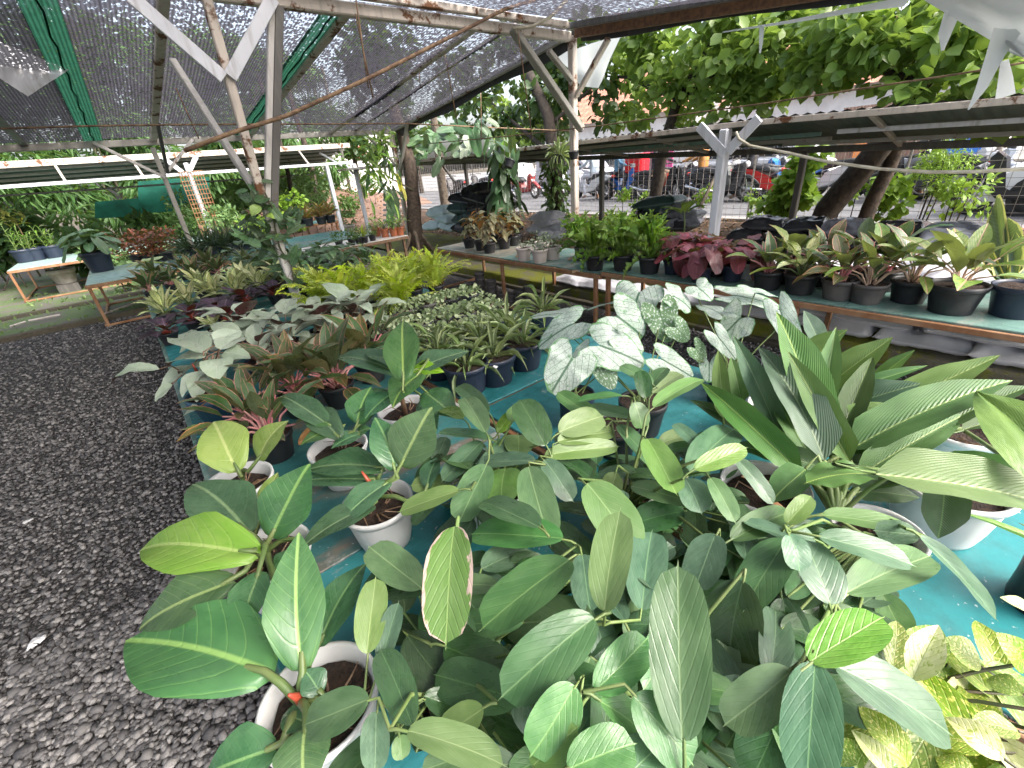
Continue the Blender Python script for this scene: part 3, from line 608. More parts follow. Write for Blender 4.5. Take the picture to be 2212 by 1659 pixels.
terrain('litter_bank', fr(7.5, 10.9, 20), fr(-6, 30, 110), bankz, M['litter_soil'], .05, 2.2)
terrain('earth_bank', fr(2, 13, 30), fr(15.5, 30, 36), lambda x, y: .0+1.75*max(0, min(1, (y-16.5)/8))**1.1-.9*max(0, min(1, (x-8.5)/2.0)), M['redsoil'], .12, .9)
road = sheet('road', 11.1, 19.5, -30, 90, .28, M['asphalt'])
b = MB(); b.box((10.72, -30, -.02), (11.08, 90, .33)); kind(b.build('road_kerb', M['concrete']), 'structure')
sheet('verge', 19.6, 60, -40, 120, .29, M['concrete'])
def kerb(x0, x1, y0, y1, h, mat, along, nm='kerb'):
    V = []; n = 40
    for i in range(n+1):
        f = i/n
        for s, zz in ((0, -.03), (0, h*.9), (.12, h), (.88, h), (1, h*.9), (1, -.03)):
            if along == 'Y': x = x0+(x1-x0)*s+.012*mnoise.noise((f*30, s*3, 1)); y = y0+(y1-y0)*f
            else: y = y0+(y1-y0)*s+.012*mnoise.noise((f*30, s*3, 2)); x = x0+(x1-x0)*f
            V.append((x, y, zz+(.012*mnoise.noise((x*3, y*3, 7)) if zz > 0 else 0)))
    Fc = [(i*6+k, (i+1)*6+k, (i+1)*6+k+1, i*6+k+1) for i in range(n) for k in range(5)]
    return kind(ob(nm, mesh(nm, V, Fc, mat)), 'structure')
kerb(4.78, 5.30, -6, 10.4, .17, M['kerb'], 'Y')
kerb(4.67, 4.765, -6, 10.4, .05, M['kerb_dark'], 'Y')
kerb(-12, 3.4, 10.58, 10.72, .09, M['kerb_dark'], 'X')
kerb(-12, 3.4, 12.55, 12.68, .10, M['kerb_dark'], 'X')
kerb(4.3, 11, 10.45, 10.6, .10, M['kerb'], 'X')
# loose gravel: each stone a small faceted lump, all in one mesh
def stones(name, n, x0, x1, y0, y1, r0_, r1_, dens=None):
    ico = [(0, 0, -1), (.72, -.53, -.45), (-.28, -.85, -.45), (-.89, 0, -.45), (-.28, .85, -.45), (.72, .53, -.45), (.28, -.85, .45), (-.72, -.53, .45), (-.72, .53, .45), (.28, .85, .45), (.89, 0, .45), (0, 0, 1)]
    fc = [(0, 1, 2), (1, 0, 5), (0, 2, 3), (0, 3, 4), (0, 4, 5), (1, 5, 10), (2, 1, 6), (3, 2, 7), (4, 3, 8), (5, 4, 9), (1, 10, 6), (2, 6, 7), (3, 7, 8), (4, 8, 9), (5, 9, 10), (6, 10, 11), (7, 6, 11), (8, 7, 11), (9, 8, 11), (10, 9, 11)]
    iv, fc = np.array(ico), np.array(fc); P = np.stack([NR.uniform(x0, x1, n), NR.uniform(y0, y1, n), np.zeros(n)], 1)
    sz = NR.uniform(r0_, r1_, n)*np.where(NR.rand(n) < .08, 1.5, 1.); sc = NR.uniform(.65, 1.25, (n, 3))*np.array([1, .85, .6]); a = NR.rand(n)*2*PI; tl = NR.uniform(-.5, .5, n)
    V = iv[None]*(1+NR.uniform(-.22, .22, (n, 12, 1)))*sc[:, None]*sz[:, None, None]
    Yv = V[..., 1]*np.cos(tl)[:, None]-V[..., 2]*np.sin(tl)[:, None]; Zv = V[..., 1]*np.sin(tl)[:, None]+V[..., 2]*np.cos(tl)[:, None]
    Xr = V[..., 0]*np.cos(a)[:, None]-Yv*np.sin(a)[:, None]; Yr = V[..., 0]*np.sin(a)[:, None]+Yv*np.cos(a)[:, None]
    V = np.stack([Xr, Yr, Zv], -1)+P[:, None]; V[..., 2] += (sz*.35+NR.rand(n)*.010)[:, None]
    tone = np.clip(NR.rand(n)**1.8, 0, 1); Fq = (fc[None]+np.arange(n)[:, None, None]*12).reshape(-1, 3)
    return kind(ob(name, npmesh(name, V.reshape(-1, 3), Fq, M['stone'], colattr=np.repeat(tone, 12))), 'stuff')
stones('gravel', 14500, -1.5, .02, .35, 2.6, .010, .020)
stones('gravel', 16000, -2.9, .1, 2.6, 6.2, .010, .019)
stones('gravel', 11000, -4.2, .3, 6.2, 10.5, .011, .022)
stones('gravel', 11000, 2.3, 4.9, -.8, 3.4, .010, .019)

# ------------------------------------------------------------------ shade house frame
EY, RY, RX = 10.68, 5.06, 5.5                                # eave line, ridge line, street-side edge
EZ, RZ = 2.78, 3.40; NY = -.75; NZ = 2.74                    # near eave
fm = thing('shade_house', 'tall shade house frame of rusty white painted steel posts, rafters and braces over the benches', 'shade house', (1.1, RY, 0))
def fbar(nm, p, q, w_, h_=None, mat='white_metal', up=(0, 0, 1)):
    b = MB(); b.bar(p, q, w_, h_, up); return b.build(nm, M[mat], fm)
xe = lambda px, py: atY(px, py, EY)
fbar('eave_beam', (-8, EY, EZ-.05), (RX-.06, EY, EZ+.0), .06, .10, 'grey_metal')
p1 = (5.42, EY, 0)
fbar('post', p1, (5.45, EY, EZ-.06), .09, .09, 'white_rust')
fbar('brace', atY(791, 291, EY-.05), atY(857, 357, EY-.05), .07, .05, 'grey_metal'); fbar('brace', (5.46, EY-.9, 3.0), (5.45, EY-.06, 1.9), .07, .05, 'grey_metal')
q = xe(320, 296); fbar('post', (q.x, EY, 0), (q.x, EY, EZ-.1), .075, .075, 'grey_metal')
fbar('brace', atY(199, 307, EY-.05), atY(357, 384, EY-.05), .07, .05, 'white_metal'); fbar('brace', atY(416, 301, EY-.05), atY(360, 374, EY-.05), .07, .05, 'white_metal')
# ridge beam: two channels stacked, rusting
fbar('ridge_beam', (-6, RY, RZ+.0), (RX-.05, RY, RZ-.04), .10, .11, 'white_rust'); fbar('ridge_beam', (-6, RY-.11, RZ+.10), (RX-.2, RY-.11, RZ+.05), .08, .07, 'white_rust')
fbar('post', (RX, RY, 0), (RX, RY, RZ-.03), .10, .10, 'white_rust')
fbar('brace', atY(1185, 110, RY), atY(1243, 184, RY), .08, .06, 'grey_metal')
fbar('brace', (RX, RY-.62, RZ-.18), (RX, RY-.06, RZ-.72), .08, .05, 'white_rust')
fbar('gutter_channel', atY(1107, 62, RY-.09), atY(1256, 279, RY-.16), .12, .07, 'grey_metal')
# edge beams of the street side
fbar('edge_beam', (RX, RY+.06, RZ), (RX, EY, EZ+.02), .07, .09, 'grey_metal')
fbar('edge_beam', (RX, RY-.06, RZ), (RX, NY, NZ), .08, .12, 'rust'); fbar('edge_beam', (RX-.12, RY-.06, RZ+.06), (RX-.12, NY, NZ+.06), .06, .07, 'dark_metal')
# rafters down the far slope
for px, py, mt in ((326, 289, 'white_rust'), (535, 283, 'white_rust'), (712, 279, 'white_rust'), (45, 300, 'dark_metal')):
    e = xe(px, py); fbar('rafter', (e.x, EY-.02, EZ+.02), (e.x, RY+.06, RZ+.02), .09, .06, mt)
e = xe(820, 275); fbar('rafter', (4.6, EY-.02, EZ+.05), (4.55, RY+.06, RZ+.06), .05, .04, 'white_rust')
# forked column in the middle of the benches
A_ = lambda px, py, y=RY: atY(px, py, y)
base = A_(622, 590); fbar('column', (base.x+.02, RY, 0), A_(573, 440), .085, .085, 'white_metal')
fbar('column_arm', A_(569, 438), A_(443, -14), .075, .075, 'white_rust'); 
fbar('column_arm', A_(580, 455), A_(590, -14), .065, .08, 'white_metal'); fbar('column_arm', A_(592, 455, RY-.02), A_(604, -14, RY-.02), .05, .07, 'dark_metal')
fbar('brace', A_(282, -8, RY-.06), A_(484, 168, RY-.06), .10, .03, 'white_clean', up=(0, 1, 0)); fbar('brace', A_(590, -5, RY-.06), A_(497, 166, RY-.06), .10, .03, 'white_clean', up=(0, 1, 0))
fbar('brace', atY(372, 130, RY+.9), A_(560, 425, RY+.05), .06, .06, 'white_metal')
fbar('brace', atY(338, 256, EY-1.2), atY(362, 372, EY-.1), .05, .05, 'dark_metal')
def rod(nm, P, r, mat, lab=None, par=None): b = MB(); b.tube(P, r, 6); return b.build(nm, M[mat], par or fm, smooth=True, label=lab)
rod('tie_rod', [atY(0, 278, 8.2), atY(200, 272, 8.2), atY(420, 269, 8.2), atY(650, 268, 8.2), atY(880, 267, 8.2), atY(1050, 275, 8.2), atY(1258, 284, 8.2)], .012, 'rodrust')
rod('tie_rod', [atX(930, 310, 5.45), atX(1100, 294, 5.45), atX(1300, 271, 5.45), atX(1640, 225, 5.45), atX(2070, 160, 5.45), atX(2300, 120, 5.45)], .008, 'rodrust')
rod('bent_rod', [atY(398, 326, RY-.2), atY(500, 287, RY-.2), atY(620, 250, RY-.22), atY(800, 167, RY-.26), atY(1000, 66, RY-.32), atY(1090, 20, RY-.36), atY(1200, -14, RY-.42)], .020, 'rodrust')
rod('pipe', [atY(1108, 62, RY-.2), atY(1150, 57, RY-.22), atY(1190, 36, RY-.3), atY(1225, 0, RY-.4)], .02, 'hose')
for a, c_, yy in (((769, 0), (796, 190), 4.9), ((768, 30), (806, 210), 4.92), ((955, 85), (988, 268), 6.5), ((1118, 62), (1150, 300), 4.8), ((1038, 165), (1040, 300), 7.5), ((380, 190), (430, 300), 7.), ((905, 150), (908, 190), 7.)):
    rod('hanging_wire', [atY(*a, yy), atY(*c_, yy)], .007, 'rodrust')
# ------------------------------------------------------------------ shade nets
def netpanel(name, x0, x1, y0, z0, y1, z1, mat, lab, sag=.05, nx=24, ny=14, wav=.03, uvs=1., t0=0., parent=None, zo=0.):
    V = []; UV = []
    for j in range(ny+1):
        t = j/ny
        for i in range(nx+1):
            s = i/nx; x = x0+(x1-x0)*s; y = y0+(y1-y0)*t
            z = z0+(z1-z0)*t-sag*4*t*(1-t)*(.5+.5*math.cos(2*PI*(x/1.35)))+wav*mnoise.noise((x*1.1, y*.8, 5))+.045+zo
            V.append((x, y, z)); UV.append((x*uvs, (y-y0)*uvs))
    Fc = [(j*(nx+1)+i, j*(nx+1)+i+1, (j+1)*(nx+1)+i+1, (j+1)*(nx+1)+i) for j in range(ny) for i in range(nx)]
    me = mesh(name, V, Fc, M[mat], uv=UV)
    return ob(name, me) if parent is None else ob(name, me, parent)
xs1, xs2 = xe(200, 300).x, xe(520, 283).x
n1 = netpanel('shade_net', -8, xs1-.12, EY, EZ, RY, RZ, 'net_dark', '', .06); tag(n1, 'dark torn shade net panel beyond the green seam by the zinc scrap', 'shade net', 'shade net panels')
n2 = netpanel('shade_net', xs1+.12, xs2-.08, EY, EZ, RY, RZ, 'net', '', .10); tag(n2, 'pale sparkling shade net panel between the two green seams', 'shade net', 'shade net panels')
n3 = netpanel('shade_net', xs2+.08, RX+.02, EY, EZ, RY, RZ, 'net', '', .06); tag(n3, 'shade net panel sloping down to the street edge behind the forked brace', 'shade net', 'shade net panels')
n4 = netpanel('shade_net', -8, RX+.02, RY-.15, RZ+.05, NY, NZ, 'net', '', .05); tag(n4, 'shade net overhead on the near side of the rusty white ridge beam', 'shade net', 'shade net panels')
for x_, par in ((xs1, n2), (xs2, n3)):
    netpanel('seam_band', x_-.125, x_+.125, EY, EZ, RY, RZ, 'net_green', '', .02, nx=4, parent=par, zo=-.012, wav=.012)
    b = MB(); b.tube([(x_+.012*math.sin(k*2.1), EY+(RY-EY)*k/22, EZ+(RZ-EZ)*k/22+.02) for k in range(23)], .009, 5); b.build('seam_cord', M['net_green'], par)
# darker hem strip that hangs along the street edge
b = MB(); n = 20
for i in range(n+1):
    t = i/n; y = RY+(EY-RY)*t; z = RZ+(EZ-RZ)*t
    b.v += [Vector((RX+.05, y, z+.05)), Vector((RX+.06+.02*math.sin(9*t), y, z-.13-.03*math.sin(14*t)))]
b.f = [(2*i, 2*i+1, 2*i+3, 2*i+2) for i in range(n)]; b.build('net_hem', M['black_plastic'], n3)
b = MB()
for i in range(n+1):
    t = i/n; y = RY-.1+(NY-RY)*t; z = RZ+(NZ-RZ)*t
    b.v += [Vector((RX+.06, y, z+.07)), Vector((RX+.07, y, z-.10-.02*math.sin(14*t)))]
b.f = [(2*i, 2*i+1, 2*i+3, 2*i+2) for i in range(n)]; b.build('net_hem', M['black_plastic'], n4)
# torn corrugated scrap lying on the net, cloudy plastic sheets hung at the post and torn at the corner
def cloth(name, pts, mat, lab, cat, seed=0, thick=.003, sub=7, amp=.05, group=None):
    """pts: 4 corner points, crumpled between"""
    a, b_, c_, d_ = [Vector(p) for p in pts]; V = []; UV = []; nrm = (b_-a).cross(d_-a).normalized()
    for j in range(sub+1):
        for i in range(sub+1):
            s, t = i/sub, j/sub; p = a.lerp(b_, s).lerp(d_.lerp(c_, s), t); L = (b_-a).length+(d_-a).length
            p = p+nrm*(amp*L*mnoise.noise((s*3.1+seed, t*2.3, seed*.7)))
            V.append(p); UV.append((s, t))
    Fc = [(j*(sub+1)+i, j*(sub+1)+i+1, (j+1)*(sub+1)+i+1, (j+1)*(sub+1)+i) for j in range(sub) for i in range(sub)]
    o = ob(name, mesh(name, V, Fc, M[mat], uv=UV)); return tag(o, lab, cat, group)
y_ = 7.2
cloth('zinc_scrap', [atY(-20, 82, y_), atY(150, 150, y_), atY(60, 208, y_), atY(-15, 160, y_)], 'gal_sheet', 'torn piece of pale corrugated sheet lying on the shade net', 'sheet scrap', 3, amp=.03)
bpy.data.objects['zinc_scrap'].data.materials[0] = M['white_clean']
cloth('plastic_sheet', [atX(1205, 118, 5.72), atX(1345, 72, 5.72), atX(1292, 190, 5.72), atX(1256, 186, 5.72)], 'plastic_sheet', 'cloudy plastic sheet hanging behind the top of the braced post', 'plastic sheet', 1, amp=.04)
cloth('plastic_sheet', [atX(1930, -40, 4.9), atX(2300, -60, 4.9), atX(2300, 150, 4.9), atX(2190, 118, 4.9)], 'plastic_sheet', 'large torn cloudy plastic sheet bulging at the corner of the roof', 'plastic sheet', 5, amp=.08)
def strip(P, w_, lab, seed):
    V = []; n = len(P)
    for i, (p, ww) in enumerate(zip(P, w_)):
        p = Vector(p); d = (Vector(P[min(i+1, n-1)])-Vector(P[max(i-1, 0)])).normalized(); x = d.cross(fw).normalized()
        V += [p-x*ww/2, p+fw*.015*math.sin(i*2+seed), p+x*ww/2]
    Fc = [q_ for i in range(n-1) for q_ in ((3*i, 3*i+1, 3*i+4, 3*i+3), (3*i+1, 3*i+2, 3*i+5, 3*i+4))]
    tag(ob('plastic_strip', mesh('plastic_strip', V, Fc, M['plastic_sheet'])), lab, 'plastic strip', 'torn strips of plastic sheet')
strip([atX(2180, 60, 4.85), atX(2150, 120, 4.85), atX(2120, 190, 4.85), atX(2093, 236, 4.85)], (.20, .13, .08, .01), 'long torn strip of plastic hanging slantwise from the big torn sheet', 1)
strip([atX(2060, 20, 4.9), atX(2042, 70, 4.9), atX(2036, 110, 4.9)], (.12, .10, .02), 'short pointed strip of plastic hanging under the near edge of the roof', 2)
strip([atX(2170, 130, 5.0), atX(2172, 170, 5.0), atX(2172, 208, 5.0)], (.06, .11, .15), 'plastic tatter that widens towards its lower end, beside the long strip', 3)
strip([atX(1560, 70, 5.3), atX(1700, 48, 5.3), atX(1840, 22, 5.3), atX(1960, 2, 5.3)], (.01, .04, .06, .10), 'band of cloudy plastic stretched along the lower edge of the roof beam', 4)
strip([atX(1646, 58, 5.3), atX(1644, 90, 5.3), atX(1642, 115, 5.3)], (.05, .04, .015), 'small rag of plastic hanging from the stretched band', 5)

# ------------------------------------------------------------------ long low shed roof between benches and street
FX, BX = 6.0, 8.3
fz = lambda y: 2.105-(0.03*max(0, (2.7-y))+.0)
sh = thing('lean_to_roof', 'long low lean-to roof of weathered sheets on white posts between the benches and the street', 'lean-to roof', (7, 4, 0))
def corrug(name, x0, x1, y0, y1, za, zb, mat, parent, pitch=.12, amp=.012, axis='X'):
    """corrugated sheet with ridges running across from x0 to x1 (or along y)"""
    n = int(abs(y1-y0)/pitch*4); V = []
    for i in range(n+1):
        y = y0+(y1-y0)*i/n; dz = amp*math.sin(2*PI*i/4)
        for s in (0, .5, 1): x = x0+(x1-x0)*s; V.append((x, y, za(y)+(zb(y)-za(y))*s+dz-.01*4*s*(1-s)))
    Fc = [(i*3+k, i*3+k+1, (i+1)*3+k+1, (i+1)*3+k) for i in range(n) for k in range(2)]
    return ob(name, mesh(name, V, Fc, mat), parent)
bz = lambda y: min(2.12, 1.66+.033*(y-.6))
yy = [-2.5, -.9, .9, 2.7, 4.6, 6.5, 8.4, 10.3, 12.2, 14.1, 16.]
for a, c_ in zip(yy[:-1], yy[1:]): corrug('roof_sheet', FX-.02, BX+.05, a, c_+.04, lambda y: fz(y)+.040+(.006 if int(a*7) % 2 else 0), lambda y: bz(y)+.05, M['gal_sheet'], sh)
def sbar(nm, p, q, w_, h_=None, mat='white_metal', up=(0, 0, 1)): b = MB(); b.bar(p, q, w_, h_, up); return b.build(nm, M[mat], sh)
sbar('front_beam', (FX, 2.7, fz(2.7)), (FX, 16, 2.14), .05, .06, 'white_rust'); sbar('front_beam', (FX, -2.6, fz(-2.6)), (FX, 2.7, fz(2.7)), .05, .06, 'white_rust')
sbar('back_beam', (BX, -2.6, bz(-2.6)-.02), (BX, 14.5, bz(14.5)-.02), .06, .09, 'dark_metal')
for y in (-1.6, .2, 1.6, 4.3, 6., 8.2, 10.4, 12.6, 14.6): sbar('cross_beam', (FX, y, fz(y)+.02), (BX, y+.15, bz(y)+.0), .05, .05, 'grey_metal')
pz = lambda x, y: fz(y)+(bz(y)-fz(y))*(x-FX)/(BX-FX)-.01
for x_, y0_, y1_, mt_ in ((6.9, -2.6, 2.1, 'white_clean'), (7.4, 2.3, 8, 'grey_metal'), (7.0, 2.3, 6, 'ply_grey'), (7.7, -2.6, 3, 'grey_metal'), (6.5, 3, 14, 'grey_metal'), (7.5, 8, 15, 'grey_metal')): sbar('purlin', (x_, y0_, pz(x_, y0_)), (x_, y1_, pz(x_, y1_)), .04, .05, mt_)
py_ = atX(1570, 266, FX)
sbar('post', (FX, py_.y, 0), (FX, py_.y, py_.z-.06), .14, .10, 'white_clean')
for a, c_ in (((1510, 272), (1566, 333)), ((1640, 255), (1572, 328))): sbar('brace', atX(*a, FX-.06), atX(*c_, FX-.06), .11, .04, 'white_clean', up=(1, 0, 0))
pl = atX(1068, 325, FX).y
sbar('post', (FX, pl, 0), (FX, pl, 2.1), .11, .09, 'grey_metal')
for a, c_ in (((1055, 322), (1078, 368)), ((1116, 315), (1082, 366))): sbar('brace', atX(*a, FX-.05), atX(*c_, FX-.05), .09, .04, 'white_clean', up=(1, 0, 0))
yq = atX(1300, 400, BX-.4).y; sbar('post', (BX-.4, yq, 0), (BX-.4, yq, bz(yq)-.02), .09, .09, 'dark_metal')
for px in (1010, 1725): y = atX(px, 400, BX).y; sbar('post', (BX, y, 0), (BX, y, bz(y)-.04), .09, .09, 'dark_metal')
y = atX(984, 400, BX).y; sbar('brace', (BX, y+.6, bz(y)-.05), (BX, y, 1.5), .07, .05, 'dark_metal')
hp = [atX(1590, 285, FX-.12), atX(1596, 300, FX-.12), atX(1620, 315, FX-.1), atX(1700, 330, FX-.05), atX(1790, 350, FX), atX(1900, 365, FX), atX(2010, 372, FX), atX(2110, 371, FX), atX(2260, 362, FX)]
b = MB(); b.tube(hp, .016, 7); tag(b.build('hose', M['hose'], smooth=True), 'dirty white hose sagging from the white braced post along the lean-to roof', 'hose')
# ------------------------------------------------------------------ second low shed across the far end
LY = 15.0
ls = thing('low_shed', 'low shed with rusty white truss rails and corrugated roof across the far end', 'shed', (0, LY, 0))
def lbar(nm, p, q, w_, h_=None, mat='white_metal', up=(0, 0, 1)): b = MB(); b.bar(p, q, w_, h_, up); return b.build(nm, M[mat], ls)
t0, t1 = atY(-160, 366, LY), atY(755, 314, LY); u0_, u1_ = atY(-160, 416, LY), atY(755, 351, LY)
lbar('top_rail', t0, t1, .07, .13, 'white_rust'); lbar('bottom_rail', u0_, u1_, .06, .07, 'white_clean')
for px in (115, 282, 523, 640): a = atY(px, 358-px*.061, LY); c_ = atY(px+28, 404-(px+28)*.0714, LY); lbar('strut', a, c_, .05, .05, 'white_rust')
nsh = 9
for k in range(nsh):
    x0 = t0.x+(t1.x-t0.x)*k/nsh; x1 = t0.x+(t1.x-t0.x)*(k+1)/nsh
    V = []; m_ = 24
    for i in range(m_+1):
        x = x0+(x1+.03-x0)*i/m_; dz = .012*math.sin(2*PI*i/4); V += [(x, LY+.04, t0.z+(t1.z-t0.z)*(x-t0.x)/(t1.x-t0.x)+.07+dz), (x, LY+3.2, u0_.z+.05+dz)]
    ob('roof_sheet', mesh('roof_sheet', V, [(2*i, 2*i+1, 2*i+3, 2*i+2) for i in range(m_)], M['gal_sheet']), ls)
for k in range(4):
    z = .2+.6*k; lbar('purlin', (t0.x, LY+.3+z, t0.z-.02-(t0.z-u0_.z)*(.3+z)/3.2), (t1.x, LY+.3+z, t1.z-.02-(t0.z-u0_.z)*(.3+z)/3.2), .05, .06, 'grey_metal')
q = atY(400, 352, LY); lbar('post', (q.x, LY, 0), (q.x, LY, q.z), .10, .10, 'white_clean')
lbar('brace', atY(352, 340, LY-.06), atY(394, 372, LY-.06), .10, .04, 'white_clean', up=(0, 1, 0)); lbar('brace', atY(424, 338, LY-.06), atY(408, 372, LY-.06), .10, .04, 'white_clean', up=(0, 1, 0))
for px, py in ((705, 357), (764, 354)):
    q = atY(px, py, LY+.5); lbar('post', (q.x, LY+.5, 0), (q.x, LY+.5, q.z), .11, .11, 'white_clean')
lbar('brace', atY(690, 330, LY+.4), atY(738, 358, LY+.4), .09, .05, 'white_clean'); lbar('brace', atY(748, 356, LY+.4), atY(763, 376, LY+.4), .07, .05, 'white_clean'); lbar('brace', atY(782, 354, LY+.4), atY(766, 378, LY+.4), .07, .05, 'white_clean')
q0 = atY(-100, 430, LY+3); q1 = atY(700, 375, LY+3); lbar('back_rail', q0, q1, .05, .05, 'dark_metal')
# wire trellis round that post
tr = thing('wire_trellis', 'rusty wire grid trellis standing round the white post of the far shed', 'trellis', (atY(420, 430, LY-.12).x, LY-.12, 0))
b = MB(); a = atY(385, 372, LY-.12); c_ = atY(437, 372, LY-.12); zt = a.z
for k in range(9): x = a.x+(c_.x-a.x)*k/8; b.tube([(x, LY-.12, .1), (x, LY-.12, zt)], .008, 4)
for k in range(22): z = zt-(zt-.1)*k/21; b.tube([(a.x, LY-.12, z), (c_.x, LY-.12, z)], .008, 4)
b.build('wire_grid', M['brown_frame'], tr)
# ================================================================== BENCHES
TC = .775
BENCHES = []
def bench(x0, x1, y0, y1, top, lab, legs, rail=True, zt=T, edge='brown_frame', group='plant benches', boards=None, rh=.05, rim=None):
    t = thing('bench', lab, 'bench', ((x0+x1)/2, (y0+y1)/2, 0), group)
    n = boards or 1; BENCHES.append((x0, x1, y0, y1, zt))
    for k in range(n):
        b = MB()
        if (y1-y0) >= (x1-x0): a, c = y0+(y1-y0)*k/n, y0+(y1-y0)*(k+1)/n; b.box((x0+.012, a+.002, zt-.014), (x1-.012, c-.002, zt), bev=.003)
        else: a, c = x0+(x1-x0)*k/n, x0+(x1-x0)*(k+1)/n; b.box((a+.002, y0+.012, zt-.014), (c-.002, y1-.012, zt), bev=.003)
        b.build('top_board', M[top if not isinstance(top, (list, tuple)) else top[k % len(top)]], t)
    for p, q in (((x0, y0), (x1, y0)), ((x0, y1), (x1, y1)), ((x0, y0), (x0, y1)), ((x1, y0), (x1, y1))):
        b = MB(); b.bar((*p, zt-.017-rh/2), (*q, zt-.017-rh/2), .03, rh); b.build('top_rail', M[rim or edge], t)
    for p in legs:
        b = MB(); b.bar((p[0], p[1], 0), (p[0], p[1], zt-.06), .045, .045); b.build('leg', M[edge], t)
    if rail:
        for p, q in (((x0, y0), (x1, y0)), ((x0, y1), (x1, y1)), ((x0, y0), (x0, y1)), ((x1, y0), (x1, y1))):
            b = MB(); b.bar((*p, .05), (*q, .05), .035, .035); b.build('bottom_rail', M[edge], t)
    return t
def lg(x0, x1, ys): return [(x, y) for y in ys for x in (x0+.02, x1-.02)]
AX0, AX1, BX0, BX1 = -.12, 1.08, 1.13, 2.36
bench(AX0, AX1, -.12, 2.72, ['ply', 'ply_worn'], 'turquoise bench under the white pots of broad leaved plants beside the gravel', lg(AX0, AX1, (-.08, 1.3, 2.68)), boards=2, rim='ply_grey')
bench(AX0, AX1, 2.74, 5.6, 'ply', 'turquoise bench crowded with silvery, purple and cream leaved plants beside the gravel', lg(AX0, AX1, (2.8, 4.2, 5.56)), boards=2, rim='ply_grey')
bench(AX0, AX1, 5.62, 8.55, 'ply_worn', 'far turquoise bench of red edged plants that ends at the weedy strip', lg(AX0, AX1, (5.66, 7, 8.5)), boards=2, rim='ply_grey')
bench(BX0, BX1, -1.1, 1.78, 'ply', 'bright turquoise bench with white caladiums and the pleated long leaved plants', lg(BX0, BX1, (-1.05, .4, 1.74)), boards=2)
bench(BX0, BX1, 1.80, 4.75, ['ply', 'ply_worn'], 'turquoise bench with black pots of round leaved trailers and yellow ferns', lg(BX0, BX1, (1.84, 3.2, 4.7)), boards=2)
bench(BX0, BX1, 4.77, 8.55, 'ply_worn', 'worn bench hidden under dark massed plants beyond the yellow ferns', lg(BX0, BX1, (4.8, 6.6, 8.5)), boards=2)
CX0, CX1 = 3.87, 4.84
bench(CX0, CX1, 3.2, 6.78, ['ply_grey', 'ply_pale'], 'faded bench with white pots and crinkled ferns, stacks of black pots underneath', [(3.89, 6.74), (4.82, 6.74), (3.89, 3.28), (4.82, 3.28), (4.82, 4.9), (3.89, 5.0)], boards=2)
bench(CX0, CX1, -1.4, 3.18, ['ply_grey', 'ply_grey'], 'faded green bench of pink stemmed plants with white sacks stacked underneath', [(3.89, 3.1), (4.82, 3.1), (3.89, 1.2), (4.82, 1.2), (3.89, -1.35)], boards=2, rail=False, zt=TC, rh=.042)
b_ = bench(-.83, 4.1, 9.92, 12.0, ['ply_aqua', 'ply_worn', 'ply_worn', 'ply_worn'], 'long brown framed bench with an aqua board end across the gravel path', [(-.8, 9.94), (-.8, 11.95), (1.4, 9.94), (1.4, 11.95), (4.05, 9.94)], boards=4)
l0 = atZ(22, 580, T); 
bench(l0.x, l0.x+4.2, 14.55, 16.7, 'ply_aqua', 'brown framed bench against the hedge carrying light green seedlings and a croton', [(l0.x+.02, 14.57), (l0.x+.02, 16.65), (l0.x+.6, 16.65), (l0.x+4.15, 14.57)], boards=2)
d0, d1 = atZ(672, 547, T), atZ(897, 510, T)
bench(d0.x, d1.x, d0.y, d0.y+.95, 'ply_white', 'white topped bench with a row of terracotta pots beside the old tree', [(d0.x+.9, d0.y+.1), (d1.x-.5, d0.y+.05), (d1.x-.35, d0.y+.2), (d1.x-.1, d0.y+.05), (d1.x-.1, d0.y+.9)], edge='stem_brown', rail=False)
e0, e1 = atZ(630, 490, .95), atZ(738, 476, .95)
bench(e0.x, e1.x, e0.y, e0.y+.8, 'ply_worn', 'small brown bench of red bromeliads by the far shed post', [(e0.x+1., e0.y+.05), (e1.x-.04, e0.y+.04), (e1.x-.6, e0.y+.7)], zt=.95, rail=False)
# loose zinc strip between the two bench rows
b = MB(); b.tube([atZ(921, 838, T-.05), atZ(960, 858, T-.04), atZ(1000, 880, T-.04)], .022, 7); tag(b.build('pipe_offcut', M['white_metal'], smooth=True), 'short grey pipe lying in the gap between the two turquoise benches', 'pipe')

# ================================================================== FOREGROUND PLANTS (leaf by leaf)
def hero(t, rows, Zc, stem='stem', sr=.004, nmix=(.25, .9), crown=None):
    """rows: key, base px, tip px, width px, z of base, z of tip[, roll]; petioles run from each leaf base to the crown"""
    st = MB()
    for r in rows:
        key, bx, by, tx, ty, wpx, zb, zt = r[:8]; roll = r[8] if len(r) > 8 else 0.
        p, q = atZ(bx, by, zb), atZ(tx, ty, zt); dist = (p-CAM).length; mid = (p+q)/2
        depth = (mid-CAM).dot(fw); wid = wpx*depth/F
        n = (CAM-mid).normalized()*nmix[0]+Vector((0, 0, 1))*nmix[1]+Vector((rnd.uniform(-.2, .2), rnd.uniform(-.2, .2), 0))
        nn = n-(q-p).normalized()*n.dot((q-p).normalized()); nn.normalize(); f = abs(nn.dot((CAM-mid).normalized()))
        leaf(t, key, p, q, min(wid/max(.88, f), (q-p).length*1.1), n, roll=roll)
        c = Vector(crown) if crown else Vector(Zc)
        if (p-c).length > .03:
            d = (q-p).normalized(); m2 = p-d*min(.10, (p-c).length*.35); m3 = c.lerp(m2, .5)+Vector((0, 0, .02)); st.tube([p, m2, m3, c], [sr*.8, sr, sr*1.15, sr*1.3], 6, cap=False)
    if st.v: st.build('stem', M[stem], t, smooth=True)
